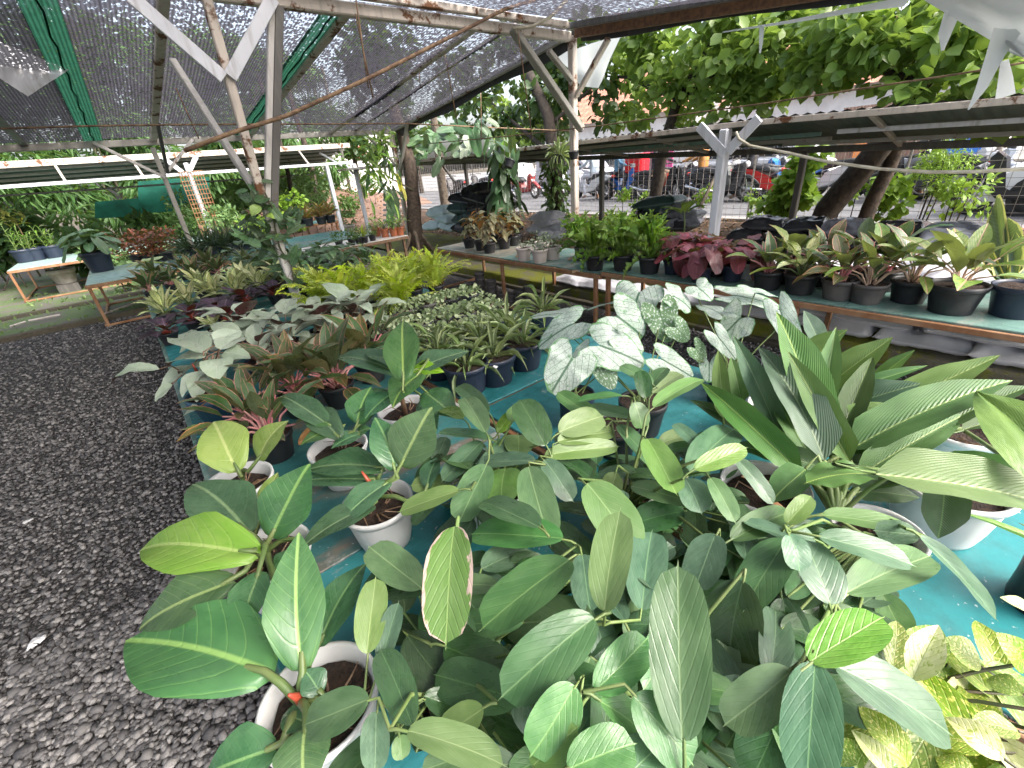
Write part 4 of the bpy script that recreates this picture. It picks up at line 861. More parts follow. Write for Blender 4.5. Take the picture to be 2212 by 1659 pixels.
def potted(name, lab, cat, px, py, r, h, mat='white_plastic', style='fluted', group=None, z=T, fill=None, soil='soil'):
    fill = fill or (.76 if style == 'fluted' else .86)
    c = atZ(px, py, z)
    if z in (T, TC) and c.x > 3.8 and c.y < 6.9: c.x = min(c.x, 4.84-r*.8)
    if z == T:
        bx = [b for b in BENCHES if abs(b[4]-z) < .05]
        if not any(b[0]+r*.6 <= c.x <= b[1]-r*.6 and b[2]+r*.6 <= c.y <= b[3]-r*.6 for b in bx):
            best = min(bx, key=lambda b: (c.x-min(max(c.x, b[0]+r*.8), b[1]-r*.8))**2+(c.y-min(max(c.y, b[2]+r*.8), b[3]-r*.8))**2)
            n_ = Vector((min(max(c.x, best[0]+r*.8), best[1]-r*.8), min(max(c.y, best[2]+r*.8), best[3]-r*.8), best[4]))
            if (n_-c).length > .3: print('MOVED', lab, round((n_-c).length, 2), [round(v, 2) for v in c], [round(v, 2) for v in n_])
            c = n_
        else: c.z = next(b[4] for b in bx if b[0]+r*.6 <= c.x <= b[1]-r*.6 and b[2]+r*.6 <= c.y <= b[3]-r*.6)
    t = thing(name, lab, cat, c, group); pot(t, c, r, h, mat, style, soil, fill); return t, c
PG = 'potted philodendrons in white pots'
t, c = potted('potted_philodendron', 'white pot by the gravel edge with big dark heart shaped leaves, nearest the camera', 'potted plant', 735, 1600, .125, .185, group=PG)
cc = c+Vector((-.03, .0, .19))
hero(t, [('phil', 532, 1440, 275, 1379, 190, .99, .94), ('phil', 652, 1408, 642, 1150, 118, 1.02, 1.16), ('phil_grey', 575, 1620, 440, 1680, 120, .95, .93), ('phil', 660, 1585, 655, 1720, 125, .99, .97), ('phil_grey', 690, 1490, 655, 1448, 60, .98, 1.0), ('phil_grey', 665, 1560, 610, 1545, 55, .96, .94), ('phil_grey', 700, 1370, 790, 1215, 75, .96, 1.0)], cc, sr=.0085)
b = MB(); b.tube([cc, cc+Vector((.0, -.01, .05)), cc+Vector((-.01, -.03, .10))], [.012, .010, .003], 7); b.build('sheath', M['stem_red'], t, smooth=True)
hero(t, [('obl_pale', 795, 1412, 810, 1243, 66, 1.06, 1.12), ('obl_grey', 822, 1432, 864, 1297, 48, 1.04, 1.1)], c+Vector((.02, -.03, .18)), sr=.003)
t, c = potted('potted_philodendron', 'white pot with a lime green new leaf reaching over the gravel', 'potted plant', 590, 1295, .125, .185, group=PG)
cc = c+Vector((0, .0, .19))
hero(t, [('phil_lime', 518, 1190, 301, 1193, 122, 1.04, .98), ('phil', 480, 1262, 298, 1365, 108, 1.0, .93), ('phil_grey', 555, 1248, 522, 1372, 82, 1.02, .95), ('phil', 594, 1142, 668, 1000, 108, 1.03, 1.15), ('phil_grey', 516, 1132, 418, 1042, 112, 1.0, 1.04), ('yellow', 668, 1375, 680, 1255, 40, .98, .99), ('phil_grey', 630, 1190, 600, 1240, 70, .96, .94)], cc, sr=.008)
b = MB(); b.tube([cc, cc+Vector((-.02, -.02, .04)), cc+Vector((-.05, -.03, .08))], [.012, .010, .003], 7); b.build('sheath', M['stem_red'], t, smooth=True)
t, c = potted('potted_philodendron', 'white pot with two yellow green upright leaves, third along the gravel edge', 'potted plant', 548, 1115, .125, .185, group=PG)
cc = c+Vector((.02, .02, .18))
hero(t, [('phil_lime', 506, 1000, 460, 912, 92, 1.06, 1.15), ('phil_lime', 565, 982, 623, 908, 82, 1.05, 1.13), ('phil_lime', 575, 1090, 600, 1020, 40, .98, 1.04)], cc, sr=.007)
b = MB(); b.tube([cc, cc+Vector((.0, .0, .06)), cc+Vector((-.01, .01, .10))], [.012, .010, .006], 7); b.build('sheath', M['stem_peach'], t, smooth=True)
t, c = potted('potted_philodendron', 'white pot with tall dark spoon shaped leaves and an orange sheath beside the worn board', 'potted plant', 838, 1165, .12, .185, group=PG)
cc = c+Vector((.01, .03, .18))
hero(t, [('phil', 872, 992, 932, 878, 108, 1.07, 1.2), ('phil_grey', 848, 1000, 812, 900, 72, 1.06, 1.17), ('phil_grey', 808, 1010, 655, 1015, 72, 1.02, .99), ('phil_grey', 795, 1035, 635, 1042, 52, .99, .97), ('phil_grey', 828, 1050, 712, 1152, 62, 1.0, .93), ('phil_grey', 790, 1098, 645, 1190, 66, .96, .93), ('phil_grey', 925, 1045, 950, 985, 45, 1.0, 1.04)], cc, sr=.007)
b = MB(); b.tube([cc, cc+Vector((-.005, .0, .06)), cc+Vector((-.02, .01, .12))], [.011, .009, .003], 7); b.build('sheath', M['stem_red'], t, smooth=True)
t, c = potted('potted_philodendron', 'white pot with pointed grey green leaves and a red sheath near the pink stalks', 'potted plant', 752, 1035, .12, .18, group=PG)
cc = c+Vector((.01, .03, .17))
hero(t, [('phil_grey', 702, 912, 603, 855, 50, 1.02, 1.06), ('phil_grey', 722, 935, 662, 882, 58, 1.0, 1.02), ('phil', 728, 925, 650, 962, 42, 1.0, .97), ('phil', 775, 905, 800, 835, 62, 1.02, 1.12), ('phil_grey', 782, 912, 825, 870, 38, 1.0, 1.04), ('phil_grey', 772, 940, 715, 968, 34, .96, .95), ('phil_grey', 775, 935, 802, 925, 30, .96, .97)], cc, sr=.006)
b = MB(); b.tube([cc, cc+Vector((-.0, .0, .05)), cc+Vector((-.01, .0, .09))], [.010, .008, .003], 7); b.build('sheath', M['stem_red'], t, smooth=True)
t, c = potted('potted_philodendron', 'white pot with a tall stem and one pale leaf standing upright above the rest', 'potted plant', 888, 948, .125, .185, group=PG)
cc = c+Vector((.0, .0, .30))
hero(t, [('phil', 871, 803, 870, 690, 72, 1.22, 1.36), ('phil_grey', 842, 798, 718, 778, 68, 1.18, 1.16), ('phil_grey', 850, 788, 790, 765, 50, 1.2, 1.2), ('phil_grey', 908, 795, 1013, 757, 62, 1.17, 1.16), ('phil', 900, 812, 850, 882, 88, 1.17, 1.09), ('phil_lime', 893, 800, 960, 803, 46, 1.17, 1.15), ('phil_grey', 845, 850, 790, 905, 70, 1.1, 1.05), ('phil_grey', 832, 850, 750, 900, 48, 1.08, 1.03), ('phil_grey', 925, 850, 985, 905, 66, 1.08, 1.0), ('phil_grey', 915, 868, 945, 930, 44, 1.0, .95)], cc, sr=.006)
b = MB(); b.tube([c+Vector((0, 0, .15)), cc], [.014, .010], 8); b.build('trunk', M['stem_brown'], t, smooth=True)

# sprawling plants with thin branching stems and many oblong leaves
OG = 'sprawling oblong leaved plants'
Z0 = 1.12
def sprawl(lab, crown, rows, potpx=None, fill_n=0, box=None, potr=.12, zfill=(.84, 1.0)):
    if potpx: t, c = potted('sprawling_plant', lab, 'potted plant', *potpx, potr, .18, group=OG)
    else: c = Vector(crown); t = thing('sprawling_plant', lab, 'plant', (c.x, c.y, T), OG)
    hubs = []; st = MB(); base = Vector((c.x, c.y, T+.16))
    R2 = []
    for r in rows:
        key, bx, by, tx, ty, wpx = r[:6]; zb = r[6] if len(r) > 6 else Z0+rnd.uniform(-.05, .05); zt = r[7] if len(r) > 7 else zb+rnd.uniform(-.09, .01)
        R2.append((key, bx, by, tx, ty, wpx, zb, zt, rnd.uniform(-.3, .3)))
    # leaves share a few branch joints
    pts = [(r, atZ(r[1], r[2], r[6])) for r in R2]; used = []
    for r, p in pts:
        h = next((x for x in used if (x-p).length < .09), None)
        d = (atZ(r[3], r[4], r[7])-p).normalized()
        if h is None: h = p-d*.035+Vector((0, 0, -.015)); used.append(h)
        st.tube([p+d*.004, p-d*.02+Vector((0, 0, -.004)), h], [.0026, .003, .0034], 5, cap=False)
    for h in used: st.tube([h, h.lerp(base, .35)+Vector((rnd.uniform(-.02, .02), rnd.uniform(-.02, .02), .03)), h.lerp(base, .7), base+Vector((rnd.uniform(-.03, .03), rnd.uniform(-.03, .03), 0))], [.0034, .0045, .005, .0055], 6, cap=False)
    hero(t, R2, base, sr=.0, nmix=(.35, .85), crown=None) if False else None
    for r, p in pts:
        q = atZ(r[3], r[4], r[7]); mid = (p+q)/2; depth = (mid-CAM).dot(fw); wid = r[5]*depth/F
        n = (CAM-mid).normalized()*.40+Vector((rnd.uniform(-.22, .22), rnd.uniform(-.22, .22), .85)); d = (q-p).normalized(); nn = (n-d*n.dot(d)).normalized(); f = abs(nn.dot((CAM-mid).normalized()))
        leaf(t, r[0], p, q+(q-p)*.06, 1.04*wid/max(.92, f), n, roll=r[8])
    # leaves deeper down in the tangle, mostly dark green to paint in shade there
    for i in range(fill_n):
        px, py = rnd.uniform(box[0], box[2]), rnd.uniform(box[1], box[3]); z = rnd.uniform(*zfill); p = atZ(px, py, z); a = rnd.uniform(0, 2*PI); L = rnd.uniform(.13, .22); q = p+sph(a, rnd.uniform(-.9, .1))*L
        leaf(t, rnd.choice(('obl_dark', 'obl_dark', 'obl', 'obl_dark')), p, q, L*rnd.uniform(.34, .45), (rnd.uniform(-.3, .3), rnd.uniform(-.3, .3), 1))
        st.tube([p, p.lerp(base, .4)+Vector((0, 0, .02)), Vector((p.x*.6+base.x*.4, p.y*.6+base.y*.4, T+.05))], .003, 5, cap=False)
    for i in range(int(fill_n*1.25)):
        px, py = rnd.uniform(box[0], box[2]), rnd.uniform(box[1], box[3]); z = rnd.uniform(.97, 1.09); p = atZ(px, py, z); a = rnd.uniform(0, 2*PI); L = rnd.uniform(.13, .20); q = p+sph(a, rnd.uniform(-.55, .15))*L
        leaf(t, rnd.choice(('obl', 'obl', 'obl_grey', 'obl_dark', 'obl_dark')), p, q, L*rnd.uniform(.36, .46), (rnd.uniform(-.3, .3), rnd.uniform(-.3, .3)-.15, 1)); st.tube([p, p.lerp(base, .4)+Vector((0, 0, .02)), base], .003, 5, cap=False)
    st.build('stem', M['stem'], t, smooth=True)
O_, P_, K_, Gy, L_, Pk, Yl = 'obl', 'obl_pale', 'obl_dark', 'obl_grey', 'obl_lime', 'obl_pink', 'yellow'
sprawl('sprawling plant with pale oblong leaves around one dark upright leaf before the bare turquoise board', None, [
 (P_, 992, 1058, 866, 1106, 44), (Gy, 1042, 955, 956, 1037, 46), (Gy, 1062, 950, 950, 934, 33), (O_, 1050, 934, 1003, 862, 47), (O_, 1056, 892, 990, 836, 36), (K_, 1180, 962, 1121, 865, 66, 1.13, 1.22), (P_, 1205, 955, 1325, 930, 44), (P_, 1208, 935, 1300, 898, 60), (P_, 1176, 985, 1333, 965, 40), (Gy, 1156, 996, 1030, 1001, 40), (O_, 1050, 1003, 994, 1128, 68), (P_, 1090, 1012, 1086, 1086, 80), (O_, 1144, 1008, 1185, 1173, 72), (Gy, 1174, 994, 1238, 1080, 50), (O_, 1165, 1140, 1044, 1082, 64), (P_, 1118, 940, 1120, 985, 58, 1.05, 1.08), (L_, 1000, 905, 955, 885, 36, 1.05, 1.04), (L_, 1075, 935, 1102, 895, 26, 1.08, 1.1), (P_, 1105, 912, 1140, 882, 44), (Gy, 962, 1045, 1000, 985, 40, 1.0, 1.04), (Gy, 940, 1000, 965, 945, 36, 1.0, 1.05), (P_, 975, 1040, 890, 1050, 40, 1.0, .98)], (1075, 1130), 22, (930, 960, 1230, 1130))
sprawl('sprawling plant of broad oblong leaves with one pink scorched leaf and yellowed ones', None, [
 (Pk, 985, 1137, 962, 1388, 112, 1.2, 1.1), (O_, 1216, 1165, 1022, 1150, 82), (O_, 1228, 1208, 1048, 1358, 108), (O_, 1282, 1336, 1093, 1345, 92), (O_, 1286, 1338, 1085, 1500, 112, 1.22, 1.18), (Gy, 1256, 1198, 1278, 1320, 62), (P_, 1308, 1322, 1338, 1108, 86, 1.18, 1.28), (Gy, 1385, 1318, 1410, 1152, 80), (O_, 1284, 1490, 1398, 1383, 76, 1.2, 1.2), (O_, 1243, 1482, 1147, 1628, 100, 1.22, 1.18), (K_, 960, 1395, 1115, 1455, 80, 1.06, 1.04), (K_, 880, 1372, 992, 1510, 88, 1.04, 1.0), (Yl, 1072, 1400, 985, 1330, 70, 1.02, 1.03), (Yl, 905, 1375, 975, 1455, 46, 1.02, 1.0), (P_, 1044, 1528, 955, 1592, 66, 1.1, 1.02), (P_, 880, 1580, 1085, 1650, 78, 1.14, 1.12), (P_, 862, 1588, 870, 1640, 40, 1.0, .98), (Gy, 815, 1535, 808, 1665, 62, 1.05, 1.0), (O_, 798, 1512, 660, 1562, 78, 1.12, 1.06), (Gy, 895, 1515, 838, 1535, 46, 1.06, 1.05), (O_, 910, 1272, 800, 1180, 74, 1.06, 1.1), (K_, 1100, 1215, 1190, 1240, 60, 1.05, 1.02)], (1000, 1560), 34, (850, 1180, 1300, 1659))
sprawl('sprawling plant filling the middle of the bench edge with one very long upright leaf', None, [
 (O_, 1478, 1602, 1462, 1226, 124, 1.2, 1.32), ('obl_dark', 1606, 1255, 1572, 1452, 112, 1.16, 1.0), (K_, 1688, 1290, 1702, 1432, 82, 1.1, 1.0), (O_, 1295, 1512, 1402, 1602, 84, 1.2, 1.12), (O_, 1370, 1500, 1492, 1650, 100, 1.22, 1.16), (O_, 1225, 1660, 1370, 1610, 100, 1.2, 1.2), (K_, 1692, 1520, 1628, 1690, 112, 1.08, 1.0), (P_, 1150, 1660, 1245, 1570, 80, 1.16, 1.2), (K_, 1340, 1450, 1260, 1560, 70, 1.05, 1.0), (Gy, 1420, 1215, 1360, 1290, 60, 1.08, 1.02), (Gy, 1330, 1700, 1420, 1620, 90, 1.18, 1.16)], (1420, 1640), 34, (1240, 1230, 1700, 1659))
sprawl('sprawling plant with a lime new leaf between the caladiums and the pleated leaves', None, [
 (O_, 1268, 1040, 1240, 1000, 70), (P_, 1266, 1046, 1378, 1185, 92, 1.16, 1.08), (P_, 1330, 1020, 1318, 1070, 44), (O_, 1335, 918, 1418, 1014, 46), (P_, 1396, 948, 1462, 1067, 62), (Gy, 1492, 1020, 1582, 928, 66), (L_, 1500, 1014, 1610, 967, 42, 1.2, 1.22), (Gy, 1478, 1034, 1517, 1108, 62), (O_, 1533, 1032, 1588, 1128, 42), (Gy, 1586, 988, 1670, 1088, 36), (O_, 1578, 1166, 1708, 1108, 54), (K_, 1500, 1095, 1508, 1202, 52, 1.06, .98), (K_, 1480, 1105, 1368, 1132, 64, 1.04, 1.02), (Gy, 1548, 1155, 1498, 1272, 76), (O_, 1345, 855, 1250, 868, 36, 1.2, 1.2), (O_, 1410, 830, 1340, 790, 36, 1.22, 1.26), (O_, 1370, 905, 1265, 880, 36), (P_, 1412, 880, 1516, 820, 40, 1.2, 1.22), (O_, 1400, 842, 1440, 795, 34, 1.2, 1.24), (O_, 1372, 868, 1385, 925, 44, 1.2, 1.12), (K_, 1395, 860, 1382, 800, 34, 1.2, 1.27), (P_, 1410, 850, 1470, 810, 30), (O_, 1300, 915, 1205, 850, 38, 1.12, 1.16), (P_, 1425, 960, 1500, 935, 40, 1.0, 1.0), (K_, 1430, 1080, 1395, 1150, 50, 1.0, .95)], (1345, 1170), 26, (1240, 960, 1640, 1240))
sprawl('sprawling plant with long bluish leaves hanging toward the black pot of pale grit', None, [
 (O_, 1696, 1164, 1612, 1316, 86, 1.18, 1.12), (Gy, 1703, 1154, 1729, 1232, 58, 1.22, 1.18), (P_, 1778, 1114, 1960, 1140, 50), (Gy, 1768, 1158, 1968, 1222, 62, 1.2, 1.17), (O_, 1830, 1284, 2003, 1203, 78), (Gy, 1792, 1306, 1740, 1168, 92, 1.14, 1.18), (Gy, 1985, 1157, 2148, 1336, 44, 1.17, 1.0), (Gy, 1985, 1157, 1890, 1145, 50, 1.15, 1.14), (L_, 1752, 1432, 1902, 1334, 88, 1.2, 1.22), (Gy, 1757, 1430, 1748, 1705, 108, 1.2, 1.12), (O_, 1707, 1446, 1570, 1566, 96, 1.18, 1.1), (Gy, 1800, 1440, 2045, 1578, 112, 1.18, 1.1), (O_, 1870, 1395, 1940, 1440, 78, 1.08, 1.04), (O_, 1905, 1280, 1950, 1380, 60, 1.0, .92), (Gy, 1760, 1165, 1712, 1150, 40, 1.12, 1.14), (P_, 1700, 1132, 1750, 1072, 38, 1.1, 1.14)], (1860, 1240), 24, (1640, 1140, 1860, 1500), .11)

# long pleated leaves
AGp = 'pleated long leaved plants in white pots'
t, c = potted('pleated_leaf_plant', 'white pot of tall pleated leaves with a dry brown leaf across its rim', 'potted plant', 1632, 1140, .13, .19, group=AGp)
cc = atZ(1805, 1120, .95)
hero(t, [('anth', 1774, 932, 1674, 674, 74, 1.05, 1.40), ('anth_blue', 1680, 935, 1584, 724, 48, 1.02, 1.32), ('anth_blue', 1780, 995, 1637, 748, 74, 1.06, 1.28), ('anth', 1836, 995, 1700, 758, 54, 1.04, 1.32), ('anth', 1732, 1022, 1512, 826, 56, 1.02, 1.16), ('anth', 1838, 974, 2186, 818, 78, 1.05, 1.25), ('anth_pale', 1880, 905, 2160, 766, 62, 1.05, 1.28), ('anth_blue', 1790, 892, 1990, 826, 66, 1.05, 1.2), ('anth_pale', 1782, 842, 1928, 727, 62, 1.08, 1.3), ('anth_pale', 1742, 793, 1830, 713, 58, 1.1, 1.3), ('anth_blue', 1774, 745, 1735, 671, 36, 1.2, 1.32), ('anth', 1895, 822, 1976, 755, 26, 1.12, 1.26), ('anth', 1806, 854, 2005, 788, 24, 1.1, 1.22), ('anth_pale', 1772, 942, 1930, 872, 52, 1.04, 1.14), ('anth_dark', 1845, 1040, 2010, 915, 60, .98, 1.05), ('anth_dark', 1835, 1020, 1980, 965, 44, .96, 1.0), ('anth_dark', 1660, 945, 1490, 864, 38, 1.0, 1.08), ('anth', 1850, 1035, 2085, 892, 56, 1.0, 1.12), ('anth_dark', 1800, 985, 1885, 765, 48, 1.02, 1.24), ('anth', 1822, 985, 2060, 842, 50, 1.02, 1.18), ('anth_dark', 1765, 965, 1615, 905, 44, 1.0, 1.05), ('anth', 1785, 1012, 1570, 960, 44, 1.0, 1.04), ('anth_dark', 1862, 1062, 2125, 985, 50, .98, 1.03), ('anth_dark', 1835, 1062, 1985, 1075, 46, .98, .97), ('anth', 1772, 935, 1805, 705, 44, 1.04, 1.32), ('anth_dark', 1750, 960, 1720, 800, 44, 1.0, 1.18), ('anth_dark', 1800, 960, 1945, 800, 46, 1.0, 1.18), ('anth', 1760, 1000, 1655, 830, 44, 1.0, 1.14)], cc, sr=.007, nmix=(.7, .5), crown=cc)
hero(t, [('anth_ruffle', 1890, 1023, 1738, 1046, 66, 1.12, 1.1), ('anth', 1740, 1012, 1666, 1088, 62, 1.06, .98)], cc, sr=.006, nmix=(.3, .9), crown=cc)
leaf(t, 'brown', atZ(1600, 1030, .97), atZ(1755, 1088, .94), .035, (0, 0, 1)); leaf(t, 'brown', atZ(1720, 1130, .93), atZ(1650, 1070, .98), .03, (.2, 0, 1))
t, c = potted('pleated_leaf_plant', 'white fluted pot whose largest pleated leaf arches out over the bare turquoise board', 'potted plant', 2010, 1135, .15, .20, group=AGp)
cc = atZ(1990, 1050, .96)
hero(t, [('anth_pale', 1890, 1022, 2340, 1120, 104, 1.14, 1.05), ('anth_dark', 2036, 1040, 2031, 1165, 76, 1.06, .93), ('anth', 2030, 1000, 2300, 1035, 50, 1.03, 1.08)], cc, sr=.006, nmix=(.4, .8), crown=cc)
t, c = potted('pleated_leaf_plant', 'white pot half hidden behind the bent pleated leaf, near the far bench edge', 'potted plant', 2040, 1010, .13, .19, group=AGp)
cc = c+Vector((0, 0, .18))
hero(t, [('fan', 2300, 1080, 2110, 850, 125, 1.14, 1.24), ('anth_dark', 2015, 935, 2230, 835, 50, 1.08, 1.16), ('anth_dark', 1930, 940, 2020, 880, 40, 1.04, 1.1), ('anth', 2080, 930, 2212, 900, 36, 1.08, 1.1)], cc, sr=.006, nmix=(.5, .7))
t, c = potted('pleated_leaf_plant', 'white pot with shorter pleated leaves tucked in behind the tall ones', 'potted plant', 1668, 950, .12, .18, group=AGp)
cc = c+Vector((0, 0, .17))
hero(t, [('anth', 1648, 905, 1640, 790, 40, 1.02, 1.2), ('anth_pale', 1562, 905, 1552, 755, 30, 1.05, 1.22), ('anth_pale', 1600, 870, 1580, 770, 36, 1.06, 1.2), ('anth', 1660, 925, 1600, 930, 34, 1.0, 1.0), ('anth_dark', 1690, 900, 1800, 880, 34, .98, 1.02)], cc, sr=.005, nmix=(.6, .6))
t, c = potted('grit_pot', 'black bag pot topped with pale grit on the turquoise board', 'potted plant', 2250, 1310, .075, .17, 'black_plastic', 'bag', soil='pebble_top', fill=.97)
rosette(t, c+Vector((0, 0, .17)), 7, (.01, .03), (.14, .22), .12, (30, 70), (10, 50), ('sprig',), sr=.003)
# gold dusted shrubs at the corner
t, c = potted('gold_dust_plant', 'gold speckled shrub with cream new leaves at the near corner of the turquoise bench', 'potted plant', 2010, 1700, .10, .16, 'black_plastic', 'plain')
hero(t, [('aucuba_white', 1970, 1470, 2030, 1350, 62, 1.08, 1.14), ('aucuba', 1930, 1450, 1935, 1340, 46, 1.06, 1.08), ('aucuba', 2120, 1440, 2035, 1385, 66, 1.0, 1.02), ('aucuba', 2212, 1450, 2150, 1365, 60, 1.02, 1.08), ('aucuba_white', 1800, 1485, 1905, 1540, 66, 1.02, 1.0), ('aucuba', 1900, 1560, 1850, 1520, 40, 1.02, 1.05), ('aucuba', 1960, 1659, 1855, 1525, 62, 1.03, 1.06), ('aucuba_white', 1920, 1680, 1840, 1575, 46, 1.05, 1.06), ('aucuba_white', 2170, 1640, 2043, 1548, 58, 1.05, 1.06), ('aucuba', 2130, 1620, 1975, 1600, 70, 1.0, .98), ('aucuba', 2200, 1580, 2100, 1560, 46, 1.04, 1.05), ('aucuba', 2212, 1500, 2130, 1470, 56, 1.02, 1.0), ('aucuba_white', 2230, 1330, 2160, 1290, 34, 1.1, 1.12), ('aucuba', 2040, 1440, 2000, 1500, 60, .96, .94), ('aucuba', 2100, 1700, 2020, 1630, 66, 1.0, 1.0), ('aucuba', 2050, 1560, 2110, 1520, 60, .94, .96), ('aucuba', 1830, 1590, 1800, 1650, 60, .96, .93), ('aucuba', 1985, 1530, 1960, 1480, 56, .95, 1.0)], c+Vector((0, 0, .15)), stem='stem_dark', sr=.003)
for i in range(40):
    p = atZ(rnd.uniform(1830, 2230), rnd.uniform(1440, 1680), rnd.uniform(.84, 1.0)); a = rnd.uniform(0, 6.28); l_ = rnd.uniform(.13, .19); leaf(t, 'aucuba' if i % 6 else 'aucuba_white', p, p+sph(a, rnd.uniform(-.5, .3))*l_, l_*.42)
# ================================================================== PLANTS FURTHER ALONG THE BENCHES
ORD = ['first', 'second', 'third', 'fourth', 'fifth', 'sixth', 'seventh', 'eighth', 'ninth', 'tenth', 'eleventh', 'twelfth', 'thirteenth', 'fourteenth', 'fifteenth', 'sixteenth']
# silvery leaved
SG = 'silvery leaved plants'
t, c = potted('silver_leaf_plant', 'dark blue bowl of big silvery leaves hanging over the gravel edge', 'potted plant', 484, 895, .145, .16, 'blue_plastic', 'bowl', SG)
cc = c+Vector((-.02, .04, .14))
hero(t, [('silver', 447, 762, 378, 735, 62, 1.12, 1.1), ('silver', 443, 772, 362, 792, 56, 1.1, 1.02), ('silver', 452, 790, 384, 806, 44, 1.06, 1.0), ('silver', 442, 803, 392, 858, 44, 1.04, .96), ('silver', 452, 803, 424, 868, 52, 1.04, .94), ('silver', 472, 775, 470, 824, 56, 1.1, 1.04), ('silver', 482, 762, 542, 772, 46, 1.1, 1.06), ('silver', 476, 756, 532, 728, 50, 1.12, 1.12), ('silver', 470, 742, 520, 712, 46, 1.14, 1.16), ('silver', 462, 800, 478, 862, 46, 1.02, .95), ('silver', 345, 797, 241, 826, 27, 1.0, .9), ('silver', 372, 830, 333, 868, 26, .96, .88), ('silver', 428, 882, 388, 915, 42, .9, .82), ('silver', 430, 758, 400, 715, 40, 1.1, 1.14), ('silver', 412, 790, 350, 845, 40, 1.0, .92)], cc, stem='stem_brown', sr=.004, nmix=(.3, .8))
b = MB(); b.tube([cc, cc+Vector((-.01, 0, .10)), cc+Vector((-.02, 0, .2))], [.014, .016, .003], 7); b.build('sheath', M['stem_red'], t, smooth=True)
for k, (px, py, lb) in enumerate(((575, 815, 'second silvery leaved plant behind the blue bowl, beside the pink stemmed plants'), (640, 775, 'silvery leaved plant in the middle of the clump, next to the yellow fern fronds'), (545, 760, 'silvery leaved plant touching the dark purple leaves'), (705, 745, 'silvery leaved plant with one leaf raised against the yellow ferns'), (770, 725, 'last silvery leaved plant before the round leaved trailers'))):
    t, c = potted('silver_leaf_plant', lb, 'potted plant', px, py, .10, .14, 'navy_plastic', 'plain', SG)
    rosette(t, c+Vector((0, 0, .12)), 20, (.10, .26), (.19, .28), .60, (20, 80), (-20, 30), ('silver',), 'stem_brown', .0035, up=1.)
# dark purple
for k, (px, py) in enumerate(((372, 742), (425, 712), (480, 690), (540, 672), (600, 655), (655, 640), (500, 712))):
    t, c = potted('purple_leaf_plant', f'{ORD[k]} pot of dark purple veined leaves counted from the gravel edge' if k < 6 else 'pot of dark purple leaves set forward against the silvery leaves', 'potted plant', px, py, .08, .11, 'black_plastic', 'plain', 'dark purple leaved plants')
    rosette(t, c+Vector((0, 0, .09)), 16, (.05, .13), (.13, .19), .66, (20, 80), (-5, 35), ('purple',), 'stem_red', .003, up=1.)
# cream variegated
for k, (px, py) in enumerate(((368, 700), (418, 678), (470, 660), (520, 655), (565, 640), (612, 625), (652, 632), (445, 645), (535, 628))):
    t, c = potted('variegated_plant', f'{ORD[k]} cream and green variegated plant counted from the gravel edge' if k < 6 else ('cream speckled plant standing alone beside the dark climbers', 'cream variegated plant in the second row against the red edged plants', 'cream variegated plant in the second row near the column')[k-6], 'potted plant', px, py, .085, .12, 'black_plastic', 'plain', 'cream variegated plants')
    rosette(t, c+Vector((0, 0, .10)), 24, (.03, .13), (.17, .26), .33, (25, 85), (0, 70), ('aglyel',), 'stem', .003, up=.6)
t, c = potted('variegated_plant', 'small cream variegated seedling among the purple leaves', 'potted plant', 470, 730, .06, .09, 'black_plastic', 'plain', 'cream variegated plants'); rosette(t, c+Vector((0, 0, .08)), 9, (.03, .06), (.10, .14), .5, (40, 85), (10, 60), ('aglyel', 'syng'), 'stem', .003)
# red edged, back row
for k, (px, py) in enumerate(((335, 648), (378, 632), (428, 618), (478, 608), (530, 596), (345, 615), (400, 598), (455, 590))):
    t, c = potted('red_edged_plant', f'{ORD[k]} red edged plant along the back row counted from the gravel' if k < 5 else ('red edged plant in the corner by the path bench', 'red edged plant below the aqua board end', 'red edged plant by the dry brown pot')[k-5], 'potted plant', px, py, .085, .12, 'black_plastic', 'plain', 'red edged plants')
    rosette(t, c+Vector((0, 0, .10)), 19, (.05, .15), (.19, .28), .33, (25, 85), (0, 65), ('aglred', 'aglred', 'aglred', 'aglorange', 'dark'), 'stem_pink', .004)
# pink stemmed, big ones
PK = 'pink stemmed plants'
for px, py, n, Lr, keys, lb in ((560, 950, 14, (.17, .25), ('aglred', 'aglred', 'aglorange'), 'low pink stemmed plant with orange flushed leaves beside the blue bowl'), (655, 892, 20, (.20, .30), ('aglred', 'aglred', 'aglorange'), 'pink stemmed plant with dark red edged leaves and a bunch of bright pink stalks'), (738, 872, 20, (.20, .30), ('aglred', 'aglred', 'aglorange'), 'pink stemmed plant behind the tall single leaf, its stalks pale pink'), (800, 815, 15, (.20, .28), ('aglred', 'aglorange', 'aglred'), 'orange tipped plant close to the round leaved trailers'), (602, 985, 10, (.15, .2), ('aglred',), 'small dark red edged plant in front of the pink stalks')):
    t, c = potted('pink_stemmed_plant', lb, 'potted plant', px, py, .10, .14, 'black_plastic', 'plain', PK)
    rosette(t, c+Vector((0, 0, .12)), int(n*1.35), (.10, .22), Lr, .35, (20, 85), (-5, 65), keys, 'stem_pink', .006, spread=.03)
c = atZ(410, 925, .86); t = thing('fallen_leaf', 'pale pink tinged leaf lying at the bench edge under the silvery leaves', 'leaf', c); leaf(t, 'aglpink', atZ(480, 925, .80), atZ(388, 930, .80), .05); leaf(t, 'aglred', atZ(480, 945, .79), atZ(385, 950, .79), .04)
t, c = potted('empty_pot', 'small black pot standing at the turquoise bench edge behind a white pot', 'pot', 500, 1000, .055, .08, 'dusty_black', 'plain')
o = leaf(None, 'brown', atZ(648, 962, T+.02), atZ(680, 915, T+.04), .05, name='dry_leaf'); tag(o, 'curled brown dry leaf on the dark turquoise board', 'leaf')
